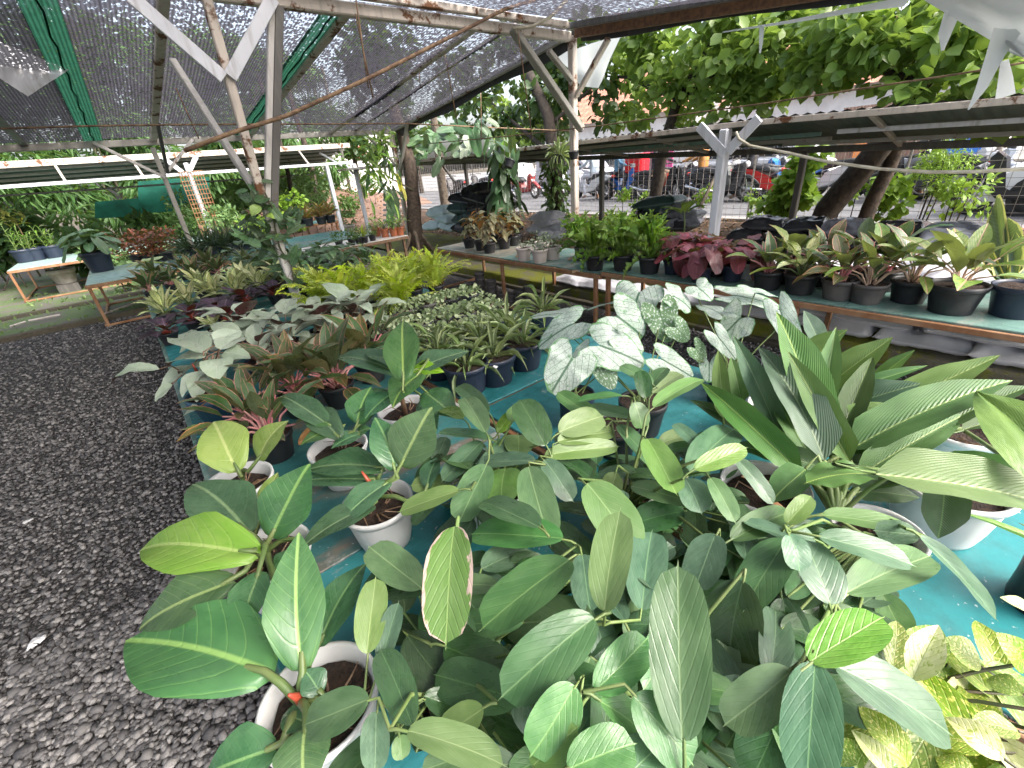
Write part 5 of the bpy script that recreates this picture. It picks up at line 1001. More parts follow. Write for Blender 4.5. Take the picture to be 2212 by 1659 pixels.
# yellow ferns
FG = 'yellow green ferns'
def fern(lb, px, py, n=26, L=(.34, .50), z=T):
    t, c = potted('yellow_fern', lb, 'potted plant', px, py, .085, .12, 'black_plastic', 'plain', FG, z=z); c = c+Vector((0, 0, .11))
    for i in range(n):
        az = i*2.4+rnd.uniform(-.3, .3); e = math.radians(rnd.uniform(5, 80)); L_ = rnd.uniform(*L); p = c+sph(az, .2)*.02; q = p+sph(az, e)*L_*.9
        leaf(t, 'fern', p, q, L_*rnd.uniform(.20, .27), sph(az, e+PI/2), name='frond', zs=L_)
for k, (px, py) in enumerate(((690, 690), (752, 688), (800, 672), (850, 660), (900, 648), (945, 640), (870, 690))):
    fern(('first yellow green fern, spilling its fronds over the silvery leaves', 'yellow green fern in a black pot behind the raised silvery leaf', 'yellow green fern in the middle of the fern row', 'fourth yellow green fern in the fern row', 'fifth yellow green fern, with upright fronds', 'last yellow green fern with the tallest frond, by the gravel path', 'yellow green fern with drooping fronds over the trailers')[k], px, py, 44 if k != 5 else 34)
# round leaved trailers
def pepmesh(seed):
    R = np.random.RandomState(seed); n = 260; a = R.rand(n)*2*PI; r = np.sqrt(R.rand(n))*.15; z = .04*R.rand(n)-np.clip(r-.085, 0, 1)*1.0
    P = np.stack([r*np.cos(a), r*np.sin(a), z], 1); N = R.randn(n, 3)*.6+np.array([0, 0, 1]); D = R.randn(n, 3)
    return scatter('foliage', P, D, N, R.uniform(.018, .032, n), 'round', MT['pepero'])
PEP = [pepmesh(i) for i in range(4)]
PP = [(835, 715), (880, 702), (925, 688), (975, 676), (1015, 668), (860, 745), (910, 735), (958, 722), (1005, 712), (1052, 700), (890, 775), (940, 765), (990, 755), (1040, 742), (1080, 728), (975, 795)]
PL = ['round leaved trailer nearest the silvery leaves', 'round leaved trailer under the drooping fern fronds', 'round leaved trailer in a dusty brown pot in the far row', 'round leaved trailer in the far row beside the path', 'round leaved trailer at the far corner by the stacked black pots', 'second row trailer behind the tall single leaf', 'second row round leaved trailer in a pale dusty pot', 'round leaved trailer in the centre of the clump, its pot rim bare', 'second row trailer with long runners', 'second row trailer at the bench edge over the gravel', 'third row trailer beside the pink stemmed plants', 'third row trailer with dense pale leaves', 'third row trailer in a half empty pot', 'third row round leaved trailer next to the grassy pots', 'trailer at the end of the row beside the white leaves', 'front trailer just behind the strap leaved pots']
for k, (px, py) in enumerate(PP):
    t, c = potted('round_leaf_trailer', PL[k], 'potted plant', px, py, .125, .16, ('black_plastic', 'dusty_black')[k % 3 == 2], 'plain', 'round leaved trailers', fill=.80)
    o = ob('foliage', PEP[k % 4], t, Matrix.Translation(c+Vector((rnd.uniform(-.02, .02), rnd.uniform(-.02, .02), .160))) @ Matrix.Rotation(rnd.uniform(0, 6), 4, 'Z') @ Matrix.Scale(rnd.uniform(1.0, 1.35), 4)); kind(o, 'stuff')
    st = MB()
    for q in range(5): a = rnd.uniform(0, 6.28); p0 = c+Vector((0, 0, .13)); st.tube([p0, p0+sph(a, .5)*.09, p0+sph(a, 0)*.15+Vector((0, 0, -.01)), p0+sph(a, 0)*.16+Vector((0, 0, -.06))], .002, 4, cap=False)
    st.build('runner', M['stem_peach'], t)
# strap leaved pots
for k, (px, py, lb) in enumerate(((1005, 845, 'strap leaved pot with leaves drooping over the turquoise board'), (1072, 822, 'strap leaved pot with a white plant tag'), (1133, 790, 'strap leaved pot standing alone on the turquoise board'), (1045, 790, 'strap leaved pot behind the tagged one'), (1100, 758, 'small pot with thin straps by the round leaved trailers'), (1175, 712, 'grassy pot partly hidden by the white caladium leaf'), (940, 815, 'strap leaved pot beside the big dull leaf'))):
    t, c = potted('strap_leaf_plant', lb, 'potted plant', px, py, .135, .18, 'navy_plastic', 'plain', 'strap leaved plants in black pots')
    rosette(t, c+Vector((0, 0, .16)), 24, (.01, .03), (.12, .28), .09, (0, 80), (-35, 60), ('strap',), 'stem', .002, name='leaf', spread=.05)
c = atZ(1072, 790, .9); b = MB(); b.box((-.028, -.012, 0), (.028, .012, .002), Matrix.Translation(c) @ Matrix.Rotation(.5, 4, 'Z') @ Matrix.Rotation(.5, 4, 'X')); tag(b.build('plant_tag', M['white_plastic']), 'blank white plant tag stuck in the strap leaved pot', 'plant tag')
t, c = potted('empty_pot', 'empty black pot with a thin upright leaf between trailers and strap leaves', 'pot', 1000, 790, .10, .14, 'black_plastic', 'plain', fill=.7); leaf(t, 'strap', c+Vector((0, 0, .1)), c+Vector((-.08, .1, .32)), .02)
# white caladiums
CG = 'white veined caladiums'
def caladium(lab, px, py, rows, r=.085, h=.18, mat='navy_plastic', style='bag'):
    t, c = potted('white_caladium', lab, 'potted plant', px, py, r, h, mat, style, CG, fill=.92); st = MB(); c0 = c+Vector((0, 0, h*.9))
    for key, jx, jy, tx, ty, wpx, z, zt, tl in rows:
        p, q = atZ(jx, jy, z), atZ(tx, ty, zt); dep = (p-CAM).dot(fw); wid = wpx*dep/F; d = (q-p).normalized()
        n = (CAM-p).normalized()*tl+Vector((rnd.uniform(-.15, .15), rnd.uniform(-.15, .15), 1-tl)); leaf(t, key, p, q, wid, n, zs=wid)
        st.tube([p, p+Vector((0, 0, -.05))-d*.01, p.lerp(c0, .5)+Vector((0, 0, -.01)), c0+Vector((rnd.uniform(-.02, .02), rnd.uniform(-.02, .02), 0))], [.0025, .003, .0035, .004], 5, cap=False)
    st.build('stem', M['stem'], t, smooth=True)
caladium('black bag pot of the white caladium whose big heart leaf tips toward the sprawling leaves', 1247, 915, [('cal', 1229, 786, 1190, 848, 108, 1.08, .97, .75), ('cal_green', 1301, 790, 1325, 838, 60, 1.05, .97, .7), ('cal', 1312, 752, 1395, 782, 112, 1.12, 1.06, .55), ('cal', 1262, 760, 1230, 790, 46, 1.08, 1.02, .5)])
caladium('white caladium with green flecked and white leaves on tall stalks in the round black pot', 1385, 930, [('cal', 1225, 706, 1158, 744, 88, 1.12, 1.03, .5), ('cal', 1214, 677, 1145, 681, 44, 1.14, 1.1, .1), ('cal', 1343, 690, 1395, 728, 102, 1.2, 1.1, .7), ('cal', 1378, 640, 1362, 690, 105, 1.26, 1.16, .7), ('cal', 1330, 652, 1266, 667, 30, 1.22, 1.16, .1), ('cal_green', 1428, 680, 1447, 738, 76, 1.2, 1.08, .75), ('cal', 1461, 643, 1500, 664, 72, 1.26, 1.2, .45), ('cal', 1441, 782, 1500, 815, 62, 1.08, 1.0, .8), ('cal_green', 1465, 712, 1492, 736, 50, 1.14, 1.08, .7), ('cal', 1350, 735, 1390, 760, 60, 1.14, 1.08, .6)], .11, .17, 'black_plastic', 'plain')
caladium('white caladium with leaves leaning toward the faded bench, beside the pleated plant', 1570, 865, [('cal', 1599, 640, 1688, 655, 66, 1.22, 1.18, .2), ('cal', 1592, 694, 1556, 730, 88, 1.2, 1.1, .65), ('cal', 1692, 686, 1728, 764, 54, 1.18, 1.02, .6), ('cal', 1546, 672, 1506, 652, 48, 1.22, 1.2, .5), ('cal', 1556, 733, 1592, 778, 42, 1.14, 1.04, .8), ('cal', 1512, 624, 1540, 645, 60, 1.28, 1.24, .3), ('cal_green', 1508, 758, 1530, 784, 42, 1.08, 1.0, .8), ('cal', 1633, 628, 1690, 640, 40, 1.26, 1.22, .2), ('cal', 1532, 790, 1532, 826, 44, 1.0, .94, .8)], .10, .16, 'black_plastic', 'bag')
t, c = potted('seedling_pot', 'small black bag pot with one round seedling leaf in front of the caladium bag', 'potted plant', 1242, 990, .07, .13, 'black_plastic', 'bag', fill=.95); leaf(t, 'cal', c+Vector((0, 0, .14)), c+Vector((.02, .01, .15)), .03); leaf(t, 'strap', c+Vector((0, 0, .12)), c+Vector((.04, .02, .15)), .012)
t, c = potted('seedling_pot', 'black pot of bare brown soil with a small weed beside the caladium bag', 'potted plant', 1330, 975, .10, .14, 'black_plastic', 'plain', fill=.92); rosette(t, c+Vector((.03, .02, .13)), 7, (.02, .05), (.02, .03), .5, (30, 80), (0, 40), ('lightgreen',), sr=.0015)
t, c = potted('empty_pot', 'round black pot on the turquoise board beneath the pointed caladium leaf', 'pot', 1206, 758, .075, .11, 'navy_plastic', 'plain')
t, c = potted('empty_pot', 'wide black pot of soil behind the caladiums near the pleated plant', 'pot', 1605, 815, .12, .15, 'black_plastic', 'plain')

# ================================================================== FADED STREET-SIDE BENCH
BG = 'spotted begonias in black pots'
def begonia(lb, px, py, n=16, r=.105, h=.15, hgt=.42):
    t, c = potted('spotted_begonia', lb, 'potted plant', px, py, r, h, 'black_plastic', 'plain', BG); st = MB()
    for s in range(3):
        a = rnd.uniform(0, 6.28); p = c+Vector((0, 0, h*.8)); q = p+Vector((.07*math.cos(a), .07*math.sin(a), hgt*rnd.uniform(.8, 1.2))); st.tube([p, p.lerp(q, .5)+Vector((0, 0, .01)), q], .004, 5)
        for i in range(n//3):
            f = .25+.75*i/(n/3); m = p.lerp(q, f); az = rnd.uniform(0, 6.28); d = sph(az, rnd.uniform(-.9, .2)); L = rnd.uniform(.13, .21); leaf(t, 'begonia', m, m+d*L, L*.42, (rnd.uniform(-.4, .4), rnd.uniform(-.4, .4), 1))
    st.build('stem', M['stem_brown'], t)
for k, (px, py, lb) in enumerate(((1015, 535, 'spotted begonia in the black pot at the bench end, first of the row'), (1040, 540, 'second spotted begonia, its leaves rusty at the tips'), (1058, 546, 'third spotted begonia, standing forward at the bench edge'), (1090, 537, 'tall spotted begonia beside the white pots'), (1142, 520, 'spotted begonia at the back under the climbing totem'), (1075, 525, 'spotted begonia at the back of the bench end'), (1110, 530, 'bushy spotted begonia between the tall one and the totem'))): begonia(lb, px, py, 30 if k < 4 else 26)
def tinyfol(n, r, mat, L, hz=.06, seed=0, shape='oval', flat_=1.):
    R = np.random.RandomState(seed); a = R.rand(n)*2*PI; q = np.sqrt(R.rand(n))*r; P = np.stack([q*np.cos(a), q*np.sin(a), R.rand(n)*hz], 1)
    return scatter('foliage', P, R.randn(n, 3)+np.array([0, 0, .3])+P*np.array([8, 8, 0]), R.randn(n, 3)*.5+np.array([0, 0, flat_]), R.uniform(.7, 1.2, n)*L, shape, mat)
TF = [tinyfol(60, .075, MT['greyleaf'], .035, .09, s) for s in range(3)]
for k, (px, py, lb) in enumerate(((1133, 562, 'white pot with a nearly bare top, first of the white pots'), (1161, 568, 'white pot of small grey green leaves, set forward at the bench edge'), (1195, 560, 'white pot with the tallest grey green sprig'), (1172, 548, 'white pot half hidden behind the other white pots'))):
    t, c = potted('white_pot_plant', lb, 'potted plant', px, py, .108, .17, 'cream_plastic', 'plain', 'small plants in white pots'); kind(ob('foliage', TF[k % 3], t, Matrix.Translation(c+Vector((0, 0, .15))) @ Matrix.Scale((1., 1.6, 1.9, 1.5)[k], 4)), 'stuff')
NG = 'crinkled ferns'
for k, (px, py, lb) in enumerate(((1258, 562, 'crinkled fern in a brown pot, first of the row after the white pots'), (1285, 582, 'crinkled fern with a frond hanging down the front of its pot'), (1345, 590, 'crinkled fern in the pot nearest the bench edge, third in the row'), (1402, 596, 'crinkled fern beside the wine red leaves'), (1320, 560, 'crinkled fern at the back, between the second and third pots'), (1375, 565, 'crinkled fern at the back by the tall braced post'))):
    t, c = potted('crinkled_fern', lb, 'potted plant', px, py, .12 if k else .10, .17, 'black_plastic' if k else 'dusty_black', 'plain', NG); c = c+Vector((0, 0, .15))
    for i in range(44):
        az = i*2.4+rnd.uniform(-.3, .3); e = math.radians(rnd.uniform(25, 86) if i > 8 else rnd.uniform(-40, 30)); L_ = rnd.uniform(.30, .50) if i > 8 else rnd.uniform(.25, .35); p = c+sph(az, .2)*.02; leaf(t, 'nest', p, p+sph(az, e)*L_, rnd.uniform(.036, .055), sph(az, e+PI/2)+Vector((rnd.uniform(-.5, .5), rnd.uniform(-.5, .5), 0)), name='frond', zs=L_*.8)
RG = 'wine red leaved plants'
for k, (px, py, mt, lb, n) in enumerate(((1452, 598, 'navy_plastic', 'wine red plant whose leaves hang over the front of its small pot', 9), (1478, 590, 'black_plastic', 'wine red plant with the biggest leaf held up beside the crinkled ferns', 10), (1512, 608, 'navy_plastic', 'wine red plant in a dark blue pot in the middle of the red clump', 11), (1545, 595, 'black_plastic', 'wine red plant at the back of the red clump', 10), (1580, 606, 'navy_plastic', 'small wine red plant with thin stalks next to the white pot', 7), (1614, 600, 'white_plastic', 'wine red plant in the white pot', 10), (1500, 575, 'black_plastic', 'wine red plant raised against the white braced post', 11))):
    t, c = potted('wine_red_plant', lb, 'potted plant', px, py, .10, .15, mt, 'plain', RG, z=T if px < 1500 else TC); rosette(t, c+Vector((0, 0, .10)), int(n*1.4), (.12, .33), (.12, .20), .85, (25, 88), (-50, 10), ('redcal',), 'stem_dark', .003, up=1.2)
o = leaf(None, 'redcal', atZ(1500, 612, T+.02), atZ(1535, 600, T+.03), .12, name='red_leaf'); tag(o, 'single wine red leaf drooping over the rail of the faded bench', 'leaf')
AG2 = 'pink veined plants in black pots'
for k, (px, py, r, n, pet, Lr, keys, stm, lb) in enumerate((
  (1655, 622, .125, 13, (.10, .20), (.18, .28), ('aglred', 'aglred', 'aglpink'), 'stem_pink', 'pink stemmed plant beside the white pot at the start of the bench row'),
  (1725, 632, .13, 15, (.08, .2), (.16, .26), ('aglyel', 'aglyel', 'aucuba'), 'stem', 'white speckled plant with a leaf hanging over its black pot'),
  (1806, 644, .125, 14, (.12, .20), (.18, .27), ('aglred', 'aglpink', 'aglorange'), 'stem_pink', 'plant with salmon pink stalks in a dusty black pot'),
  (1868, 652, .12, 10, (.16, .26), (.20, .28), ('aglpink', 'aglred'), 'stem_peach', 'plant on one bare pale stalk in a greyish pot'),
  (1958, 650, .13, 14, (.14, .24), (.20, .29), ('aglpink', 'aglpink', 'aglred'), 'stem_peach', 'pink veined plant with peach stalks and a yellowing low leaf'),
  (2050, 672, .155, 14, (.16, .28), (.24, .33), ('aglpink',), 'stem_peach', 'largest pink veined plant with broad yellow green leaves in a wide black pot'),
  (1700, 610, .12, 12, (.12, .22), (.18, .28), ('aglred', 'aglpink'), 'stem_pink', 'red edged plant behind the white speckled one'),
  (1770, 615, .12, 13, (.14, .26), (.18, .28), ('aglred', 'aglorange'), 'stem_pink', 'orange tinted plant at the back between two black pots'),
  (1845, 620, .12, 13, (.16, .3), (.18, .28), ('aglred', 'dark'), 'stem_pink', 'dark leaved plant at the back with a red tip shoot'),
  (1900, 625, .13, 13, (.16, .3), (.20, .30), ('aglred', 'dark', 'aglpink'), 'stem_pink', 'dark leaved plant behind the single stalk plant'))):
    t, c = potted('pink_veined_plant', lb, 'potted plant', px, py, r, r*1.25 if r < .18 else .20, 'black_plastic' if k not in (2, 3) else 'dusty_black', 'plain', AG2, z=TC)
    rosette(t, c+Vector((0, 0, r*1.05)), int(n*1.15), pet, Lr, .42, (25, 85), (-15, 60), keys, stm, .006, spread=.03)
t, c = potted('sword_plant', 'dark sword leaved plant with yellow edges in the last black pot of the bench', 'potted plant', 2185, 680, .15, .20, 'navy_plastic', 'plain', z=TC)
hero(t, [('sanse', 2172, 610, 2150, 422, 30, .88, 1.35), ('sanse', 2195, 600, 2178, 470, 24, .88, 1.25), ('sanse', 2165, 610, 2100, 500, 20, .88, 1.15), ('sanse', 2185, 605, 2195, 500, 22, .88, 1.2), ('sanse', 2200, 605, 2260, 560, 20, .88, 1.0)], c+Vector((0, 0, .13)), sr=.004, nmix=(.9, .2))
# loose dry leaves on the faded bench
for k, (px, py, lb) in enumerate(((1116, 556, 'orange dry leaf beside the first white pot'), (1228, 562, 'red brown dry leaf behind the white pots'), (1238, 590, 'dark dry leaf on the faded bench in front of the ferns'))):
    o = leaf(None, 'brown', atZ(px, py, T+.01), atZ(px+10, py-7, T+.03), .07, name='dry_leaf'); tag(o, lb, 'leaf', 'dry leaves on the faded bench')
# stacks of empty black pots under the bench
SGp = 'stacks of empty black pots'
for k, (px, py, n, lb) in enumerate(((1018, 652, 3, 'short stack of empty black pots by the bench leg, first of the stacks'), (1043, 655, 5, 'tallest stack of empty black pots under the bench end'), (1066, 660, 4, 'third stack of empty black pots, set close behind the tallest'), (1088, 664, 2, 'low stack of empty black pots with dry stalks on top'), (1108, 668, 2, 'low pot stack in the middle of the stacks'), (1126, 672, 3, 'narrow stack of empty black pots next to the last one'), (1146, 676, 4, 'last stack of empty black pots, near the caladium leaf'))):
    c = atZ(px, py, .0); t = thing('pot_stack', lb, 'pot stack', c, SGp); k_ = ('stackpot', .08)
    if k_ not in POTC: POTC[k_] = potmesh('pot', .078, .15, M['dusty_black'])
    for i in range(n): ob('pot', POTC[k_], t, Matrix.Translation(c+Vector((rnd.uniform(-.004, .004), rnd.uniform(-.004, .004), .0+.082*i))))
# ================================================================== BENCHES ACROSS THE FAR END
GB = [tinyfol(170, .16, MT['grassdark'], .32, .05, s, 'blade', .2) for s in range(2)]
CO_ = [tinyfol(240, .26, MT['coleus'], .07, .34, s, 'oval', .8) for s in range(3)]
SM = [tinyfol(120, .14, MT['mid'], .07, .22, s, 'oval') for s in range(3)]+[tinyfol(110, .13, MT['pale'], .06, .18, s+5, 'oval') for s in range(2)]+[tinyfol(90, .12, MT['bright'], .06, .2, s+9, 'oval') for s in range(2)]
def clump_plant(name, lab, px, py, meshes, s, r, h, mat='black_plastic', group=None, z=T, style='plain'):
    t, c = potted(name, lab, 'potted plant', px, py, r, h, mat, style, group, z=z); kind(ob('foliage', rnd.choice(meshes), t, Matrix.Translation(c+Vector((0, 0, h*.9))) @ Matrix.Rotation(rnd.uniform(0, 6), 4, 'Z') @ Matrix.Scale(s, 4)), 'stuff'); return t, c
t, c = potted('arrowhead_plant', 'tall dark plant with shiny drooping leaves in a big navy pot on the aqua board', 'potted plant', 223, 585, .23, .36, 'navy_plastic', 'plain'); rosette(t, c+Vector((0, 0, .32)), 26, (.15, .5), (.2, .34), .7, (20, 85), (-50, 20), ('arum', 'heartdark'), 'stem_dark', .005, up=1.)
t, c = potted('arrowhead_plant', 'low plant of pale yellow green arrow leaves at the edge of the long bench', 'potted plant', 322, 585, .07, .08, 'black_plastic', 'plain'); rosette(t, c+Vector((0, 0, .06)), 8, (.08, .14), (.22, .30), .6, (30, 70), (-15, 20), ('syng',), 'stem', .004, up=1.)
for k, (px, py, lb) in enumerate(((300, 562, 'dark red coleus nearest the navy pot'), (332, 566, 'dark red coleus in the middle of the long bench'), (364, 562, 'dark red coleus beside the grassy pots'), (348, 553, 'dark red coleus at the back of the long bench'))): clump_plant('dark_coleus', lb, px, py, CO_, 1.35, .14, .16, 'black_plastic', 'dark red coleus plants')
for k, (px, py, lb) in enumerate(((435, 560, 'navy trough pot of dark grassy leaves with a white tag'), (465, 555, 'second pot of dark grassy leaves on the long bench'), (500, 548, 'third pot of dark grassy leaves, with pale flowers'), (530, 540, 'pot of dark grassy leaves closest to the column'))): clump_plant('dark_grass_plant', lb, px, py, GB, 1.3, .19, .22, 'navy_plastic', 'pots of dark grassy leaves')
for (px, py) in ((418, 545), (507, 520)): 
    c = atZ(px, py, T+.12); b = MB(); b.box((-.02, -.002, 0), (.02, .002, .14), Matrix.Translation(c) @ Matrix.Rotation(-.7, 4, 'Z') @ Matrix.Rotation(.2, 4, 'X')); tag(b.build('plant_tag', M['white_plastic']), 'long white plant tag in the navy trough pot' if px < 450 else 'white plant tag in the third grassy pot', 'plant tag')
for k, (px, py, nm, lb) in enumerate(((45, 568, 'sprig_plant', 'light green seedling pot at the bench end by the hedge'), (82, 562, 'sprig_plant', 'second light green seedling pot, with two upright stems'), (122, 556, 'sprig_plant', 'third light green seedling pot beside the hedge bench'))):
    t, c = potted(nm, lb, 'potted plant', px, py, .22, .30, 'navy_plastic', 'plain', 'light green seedlings in navy pots'); st = MB()
    for s in range(4):
        a = rnd.uniform(0, 6.28); p = c+Vector((.08*math.cos(a), .08*math.sin(a), .22)); q = p+Vector((rnd.uniform(-.1, .1), rnd.uniform(-.1, .1), rnd.uniform(.45, .9) if k == 0 else rnd.uniform(.3, .55))); st.tube([p, q], .007, 5)
        for i in range(13): m = p.lerp(q, .1+.9*i/12); d = sph(i*2.4+s, rnd.uniform(.1, .9)); leaf(t, 'sprig', m, m+d*rnd.uniform(.12, .2), .03, (0, 0, 1))
    st.build('stem', M['stem'], t)
t, c = potted('croton', 'croton with yellow and bronze leaves behind the light green seedlings', 'potted plant', 78, 560, .18, .3, 'navy_plastic', 'plain'); 
for k in range(46): m = c+Vector((rnd.uniform(-.2, .25), rnd.uniform(-.2, .2), rnd.uniform(.75, 1.25))); d = sph(rnd.uniform(0, 6.28), rnd.uniform(-.3, .9)); leaf(t, 'croton' if rnd.random() < .7 else 'dark', m, m+d*rnd.uniform(.2, .34), rnd.uniform(.06, .1), (0, 0, 1))
b = MB(); b.tube([c+Vector((0, 0, .2)), c+Vector((.02, 0, 1.)), ], .014, 6); b.build('stem', M['stem_brown'], t)
c = atZ(143, 606, .28); t = thing('grey_planter', 'weathered grey planter standing behind the gravel path bench', 'planter', (c.x, c.y, .0)); pot(t, (c.x, c.y, .22), .26, .34, 'grey_pot', 'bowl', fill=.9); b = MB(); b.box((c.x-.2, c.y-.2, 0), (c.x+.2, c.y+.2, .22)); b.build('stand', M['dark_metal'], t)
# white topped bench
for k, (px, py, lb) in enumerate(((833, 512, 'terracotta pot with yellow green sprigs, first in the terracotta row'), (852, 510, 'middle terracotta pot'), (872, 507, 'terracotta pot at the end of the white topped bench'), (816, 510, 'terracotta pot behind the first of the row'))):
    t, c = potted('terracotta_pot_plant', lb if len(lb.split()) > 3 else 'terracotta pot in the middle of the row on the white topped bench', 'potted plant', px, py, .095, .17, 'terracotta', 'plain', 'terracotta pots on the white topped bench'); rosette(t, c+Vector((0, 0, .15)), 16, (.08, .26), (.10, .17), .35, (30, 85), (-30, 45), ('lightgreen',), 'stem', .004)
for k, (px, py, lb) in enumerate(((742, 536, 'small black pot of dark rosettes, first on the white topped bench'), (765, 530, 'second small black pot on the white topped bench'), (778, 527, 'black pot of grey green leaves next to the yellow fern pot'), (806, 520, 'black pot beside the terracotta row'))): clump_plant('small_pot_plant', lb, px, py, SM[:4], .8, .075, .12, 'black_plastic', 'small black pots on the white topped bench', z=T)
fern('small yellow green fern in a black pot on the white topped bench', 792, 525, 14, (.2, .3))
for k, (px, py, lb) in enumerate(((668, 488, 'bromeliad with red leaves in the black pot nearest the column'), (696, 484, 'bromeliad in the middle black pot by the far shed post'), (716, 481, 'bright red bromeliad in the black pot at the bench end'), (648, 490, 'green bromeliad hidden behind climbing leaves'))):
    t, c = potted('bromeliad', lb, 'potted plant', px, py, .13, .18, 'black_plastic', 'plain', 'bromeliads on the small brown bench', z=.95); rosette(t, c+Vector((0, 0, .15)), 18, (.01, .02), (.28, .4), .13, (20, 80), (10, 75), ('bromel',), 'stem', .003)
c = atZ(757, 512, 0); t = thing('white_tub', 'pale grey tub with a small plant on the ground by the far posts', 'tub', c); pot(t, c, .25, .42, 'grey_pot', 'plain'); kind(ob('foliage', SM[0], t, Matrix.Translation(c+Vector((0, 0, .38))) @ Matrix.Scale(2., 4)), 'stuff')
# dark massed foliage plants at the far end of the turquoise benches
DG = 'dark leaved pot plants at the bench ends'
for k, (px, py, key, lb) in enumerate(((560, 600, 'heartdark', 'dark heart leaved plant at the foot of the forked column'), (605, 612, 'dark', 'dark glossy plant in front of the forked column'), (650, 625, 'heartdark', 'dark leaved plant between the column and the yellow ferns'), (690, 640, 'dark', 'dark leaved plant touching the first yellow fern'), (640, 590, 'arum', 'arrow leaved plant just beyond the forked column'), (690, 600, 'heartdark', 'shiny dark plant beyond the yellow ferns'), (735, 610, 'dark', 'dark ferny plant behind the fern row'), (700, 572, 'heartdark', 'dark climber seedling under the white topped bench'), (580, 575, 'dark', 'dull green plant behind the column near the grassy pots'), (755, 580, 'arum', 'arrow leaved plant below the white topped bench'), (520, 575, 'dark', 'dull plant beside the dry brown pot'))):
    t, c = potted('dark_leaf_plant', lb, 'potted plant', px, py, .10, .15, 'black_plastic', 'plain', DG); rosette(t, c+Vector((0, 0, .12)), 24, (.10, .34), (.12, .20), .62, (10, 85), (-40, 25), (key,), 'stem_dark', .003, spread=.05, up=1.)
t, c = clump_plant('dry_brown_plant', 'low tangle of dry brownish stems behind the red edged plants', 462, 592, [tinyfol(260, .28, MT['rosy'], .04, .10, 4)], 1., .1, .1)
c = atZ(513, 578, .9); t = thing('blue_leaf_plant', 'single bluish drooping leaf on a thin stalk behind the bench', 'plant', c); leaf(t, 'anth_blue', atZ(516, 555, 1.05), atZ(508, 586, .92), .12); b = MB(); b.tube([atZ(516, 555, 1.05), atZ(530, 560, 1.0), atZ(545, 590, T)], .004, 5); b.build('stem', M['stem_dark'], t)
t, c = potted('cast_iron_plant', 'dark upright leaved plant in a pale pot under the white topped bench', 'potted plant', 795, 590, .10, .16, 'grey_pot', 'plain', z=.3); rosette(t, c+Vector((0, 0, .14)), 14, (.02, .06), (.3, .42), .16, (50, 88), (50, 85), ('dark', 'lightgreen'), 'stem', .004)
b = MB(); b.box((c.x-.18, c.y-.18, 0), (c.x+.18, c.y+.18, .298)); tag(b.build('stand', M['dark_metal']), 'dark low stand under the pale pot of upright leaves', 'stand'); bpy.data.objects['stand.001' if 'stand.001' in bpy.data.objects else 'stand'].name = 'plant_stand'
# vine on the column
t = thing('climbing_vine', 'leafy vine climbing the lower part of the forked column', 'climbing plant', (base.x, RY, T)); st = MB(); P = [A_(632, 610), A_(618, 570), A_(606, 535), A_(592, 490), A_(578, 450), A_(572, 415)]; P = [p+Vector((.03*math.sin(i*2), -.07, 0)) for i, p in enumerate(P)]; st.tube(P, .008, 5)
for i in range(70):
    f = rnd.random()**.8; k = min(4, int(f*5)); m = P[k].lerp(P[k+1], f*5-k); q = m+Vector((rnd.gauss(0, .13), rnd.gauss(0, .08), rnd.gauss(0, .07))); st.tube([m, q], .002, 4, cap=False); d = sph(rnd.uniform(0, 6.28), rnd.uniform(-1., .1)); L = rnd.uniform(.07, .14); leaf(t, rnd.choice(('heartdark', 'arum', 'lightgreen')) if i < 12 else rnd.choice(('heartdark', 'arum')), q, q+d*L, L*.75, (rnd.uniform(-.4, .4), -.6, .7))
st.build('stem', M['stem_dark'], t)
# ================================================================== TREES, HEDGES, CLIMBERS
def limbs(b, P, r0_, r1_, n=8, wob=.03):
    P = [Vector(p) for p in P]; Q = []
    for i in range(len(P)-1):
        for k in range(4): t_ = k/4; q = P[i].lerp(P[i+1], t_); Q.append(q+Vector((mnoise.noise(q*1.7)*wob, mnoise.noise(q*1.9+Vector((5, 5, 5)))*wob, 0)))
    Q.append(P[-1]); m_ = len(Q)-1; b.tube(Q, [r0_+(r1_-r0_)*i/m_ for i in range(m_+1)], n)
def tree(name, lab, loc, trunk, branches, cl, n, L, shape, mat, bark='bark_dark', group=None, r=(.2, .1), droop=.35, wid=1., upn=.7, cat='tree'):
    t = thing(name, lab, cat, loc, group); b = MB(); limbs(b, trunk, *r); b.build('trunk', M[bark], t, smooth=True)
    if branches:
        b = MB()
        for P, ra in branches: limbs(b, P, ra, ra*.35, 6)
        b.build('limb', M[bark], t, smooth=True)
    P, D, N, Tn = clumps(n, cl, droop=droop, upn=upn); ob('crown', scatter('crown', P, D, N, NR.uniform(.7, 1.25, len(P))*L, shape, MT[mat], wid, Tn), t); return t
def at(px, py, x): return atX(px, py, x)
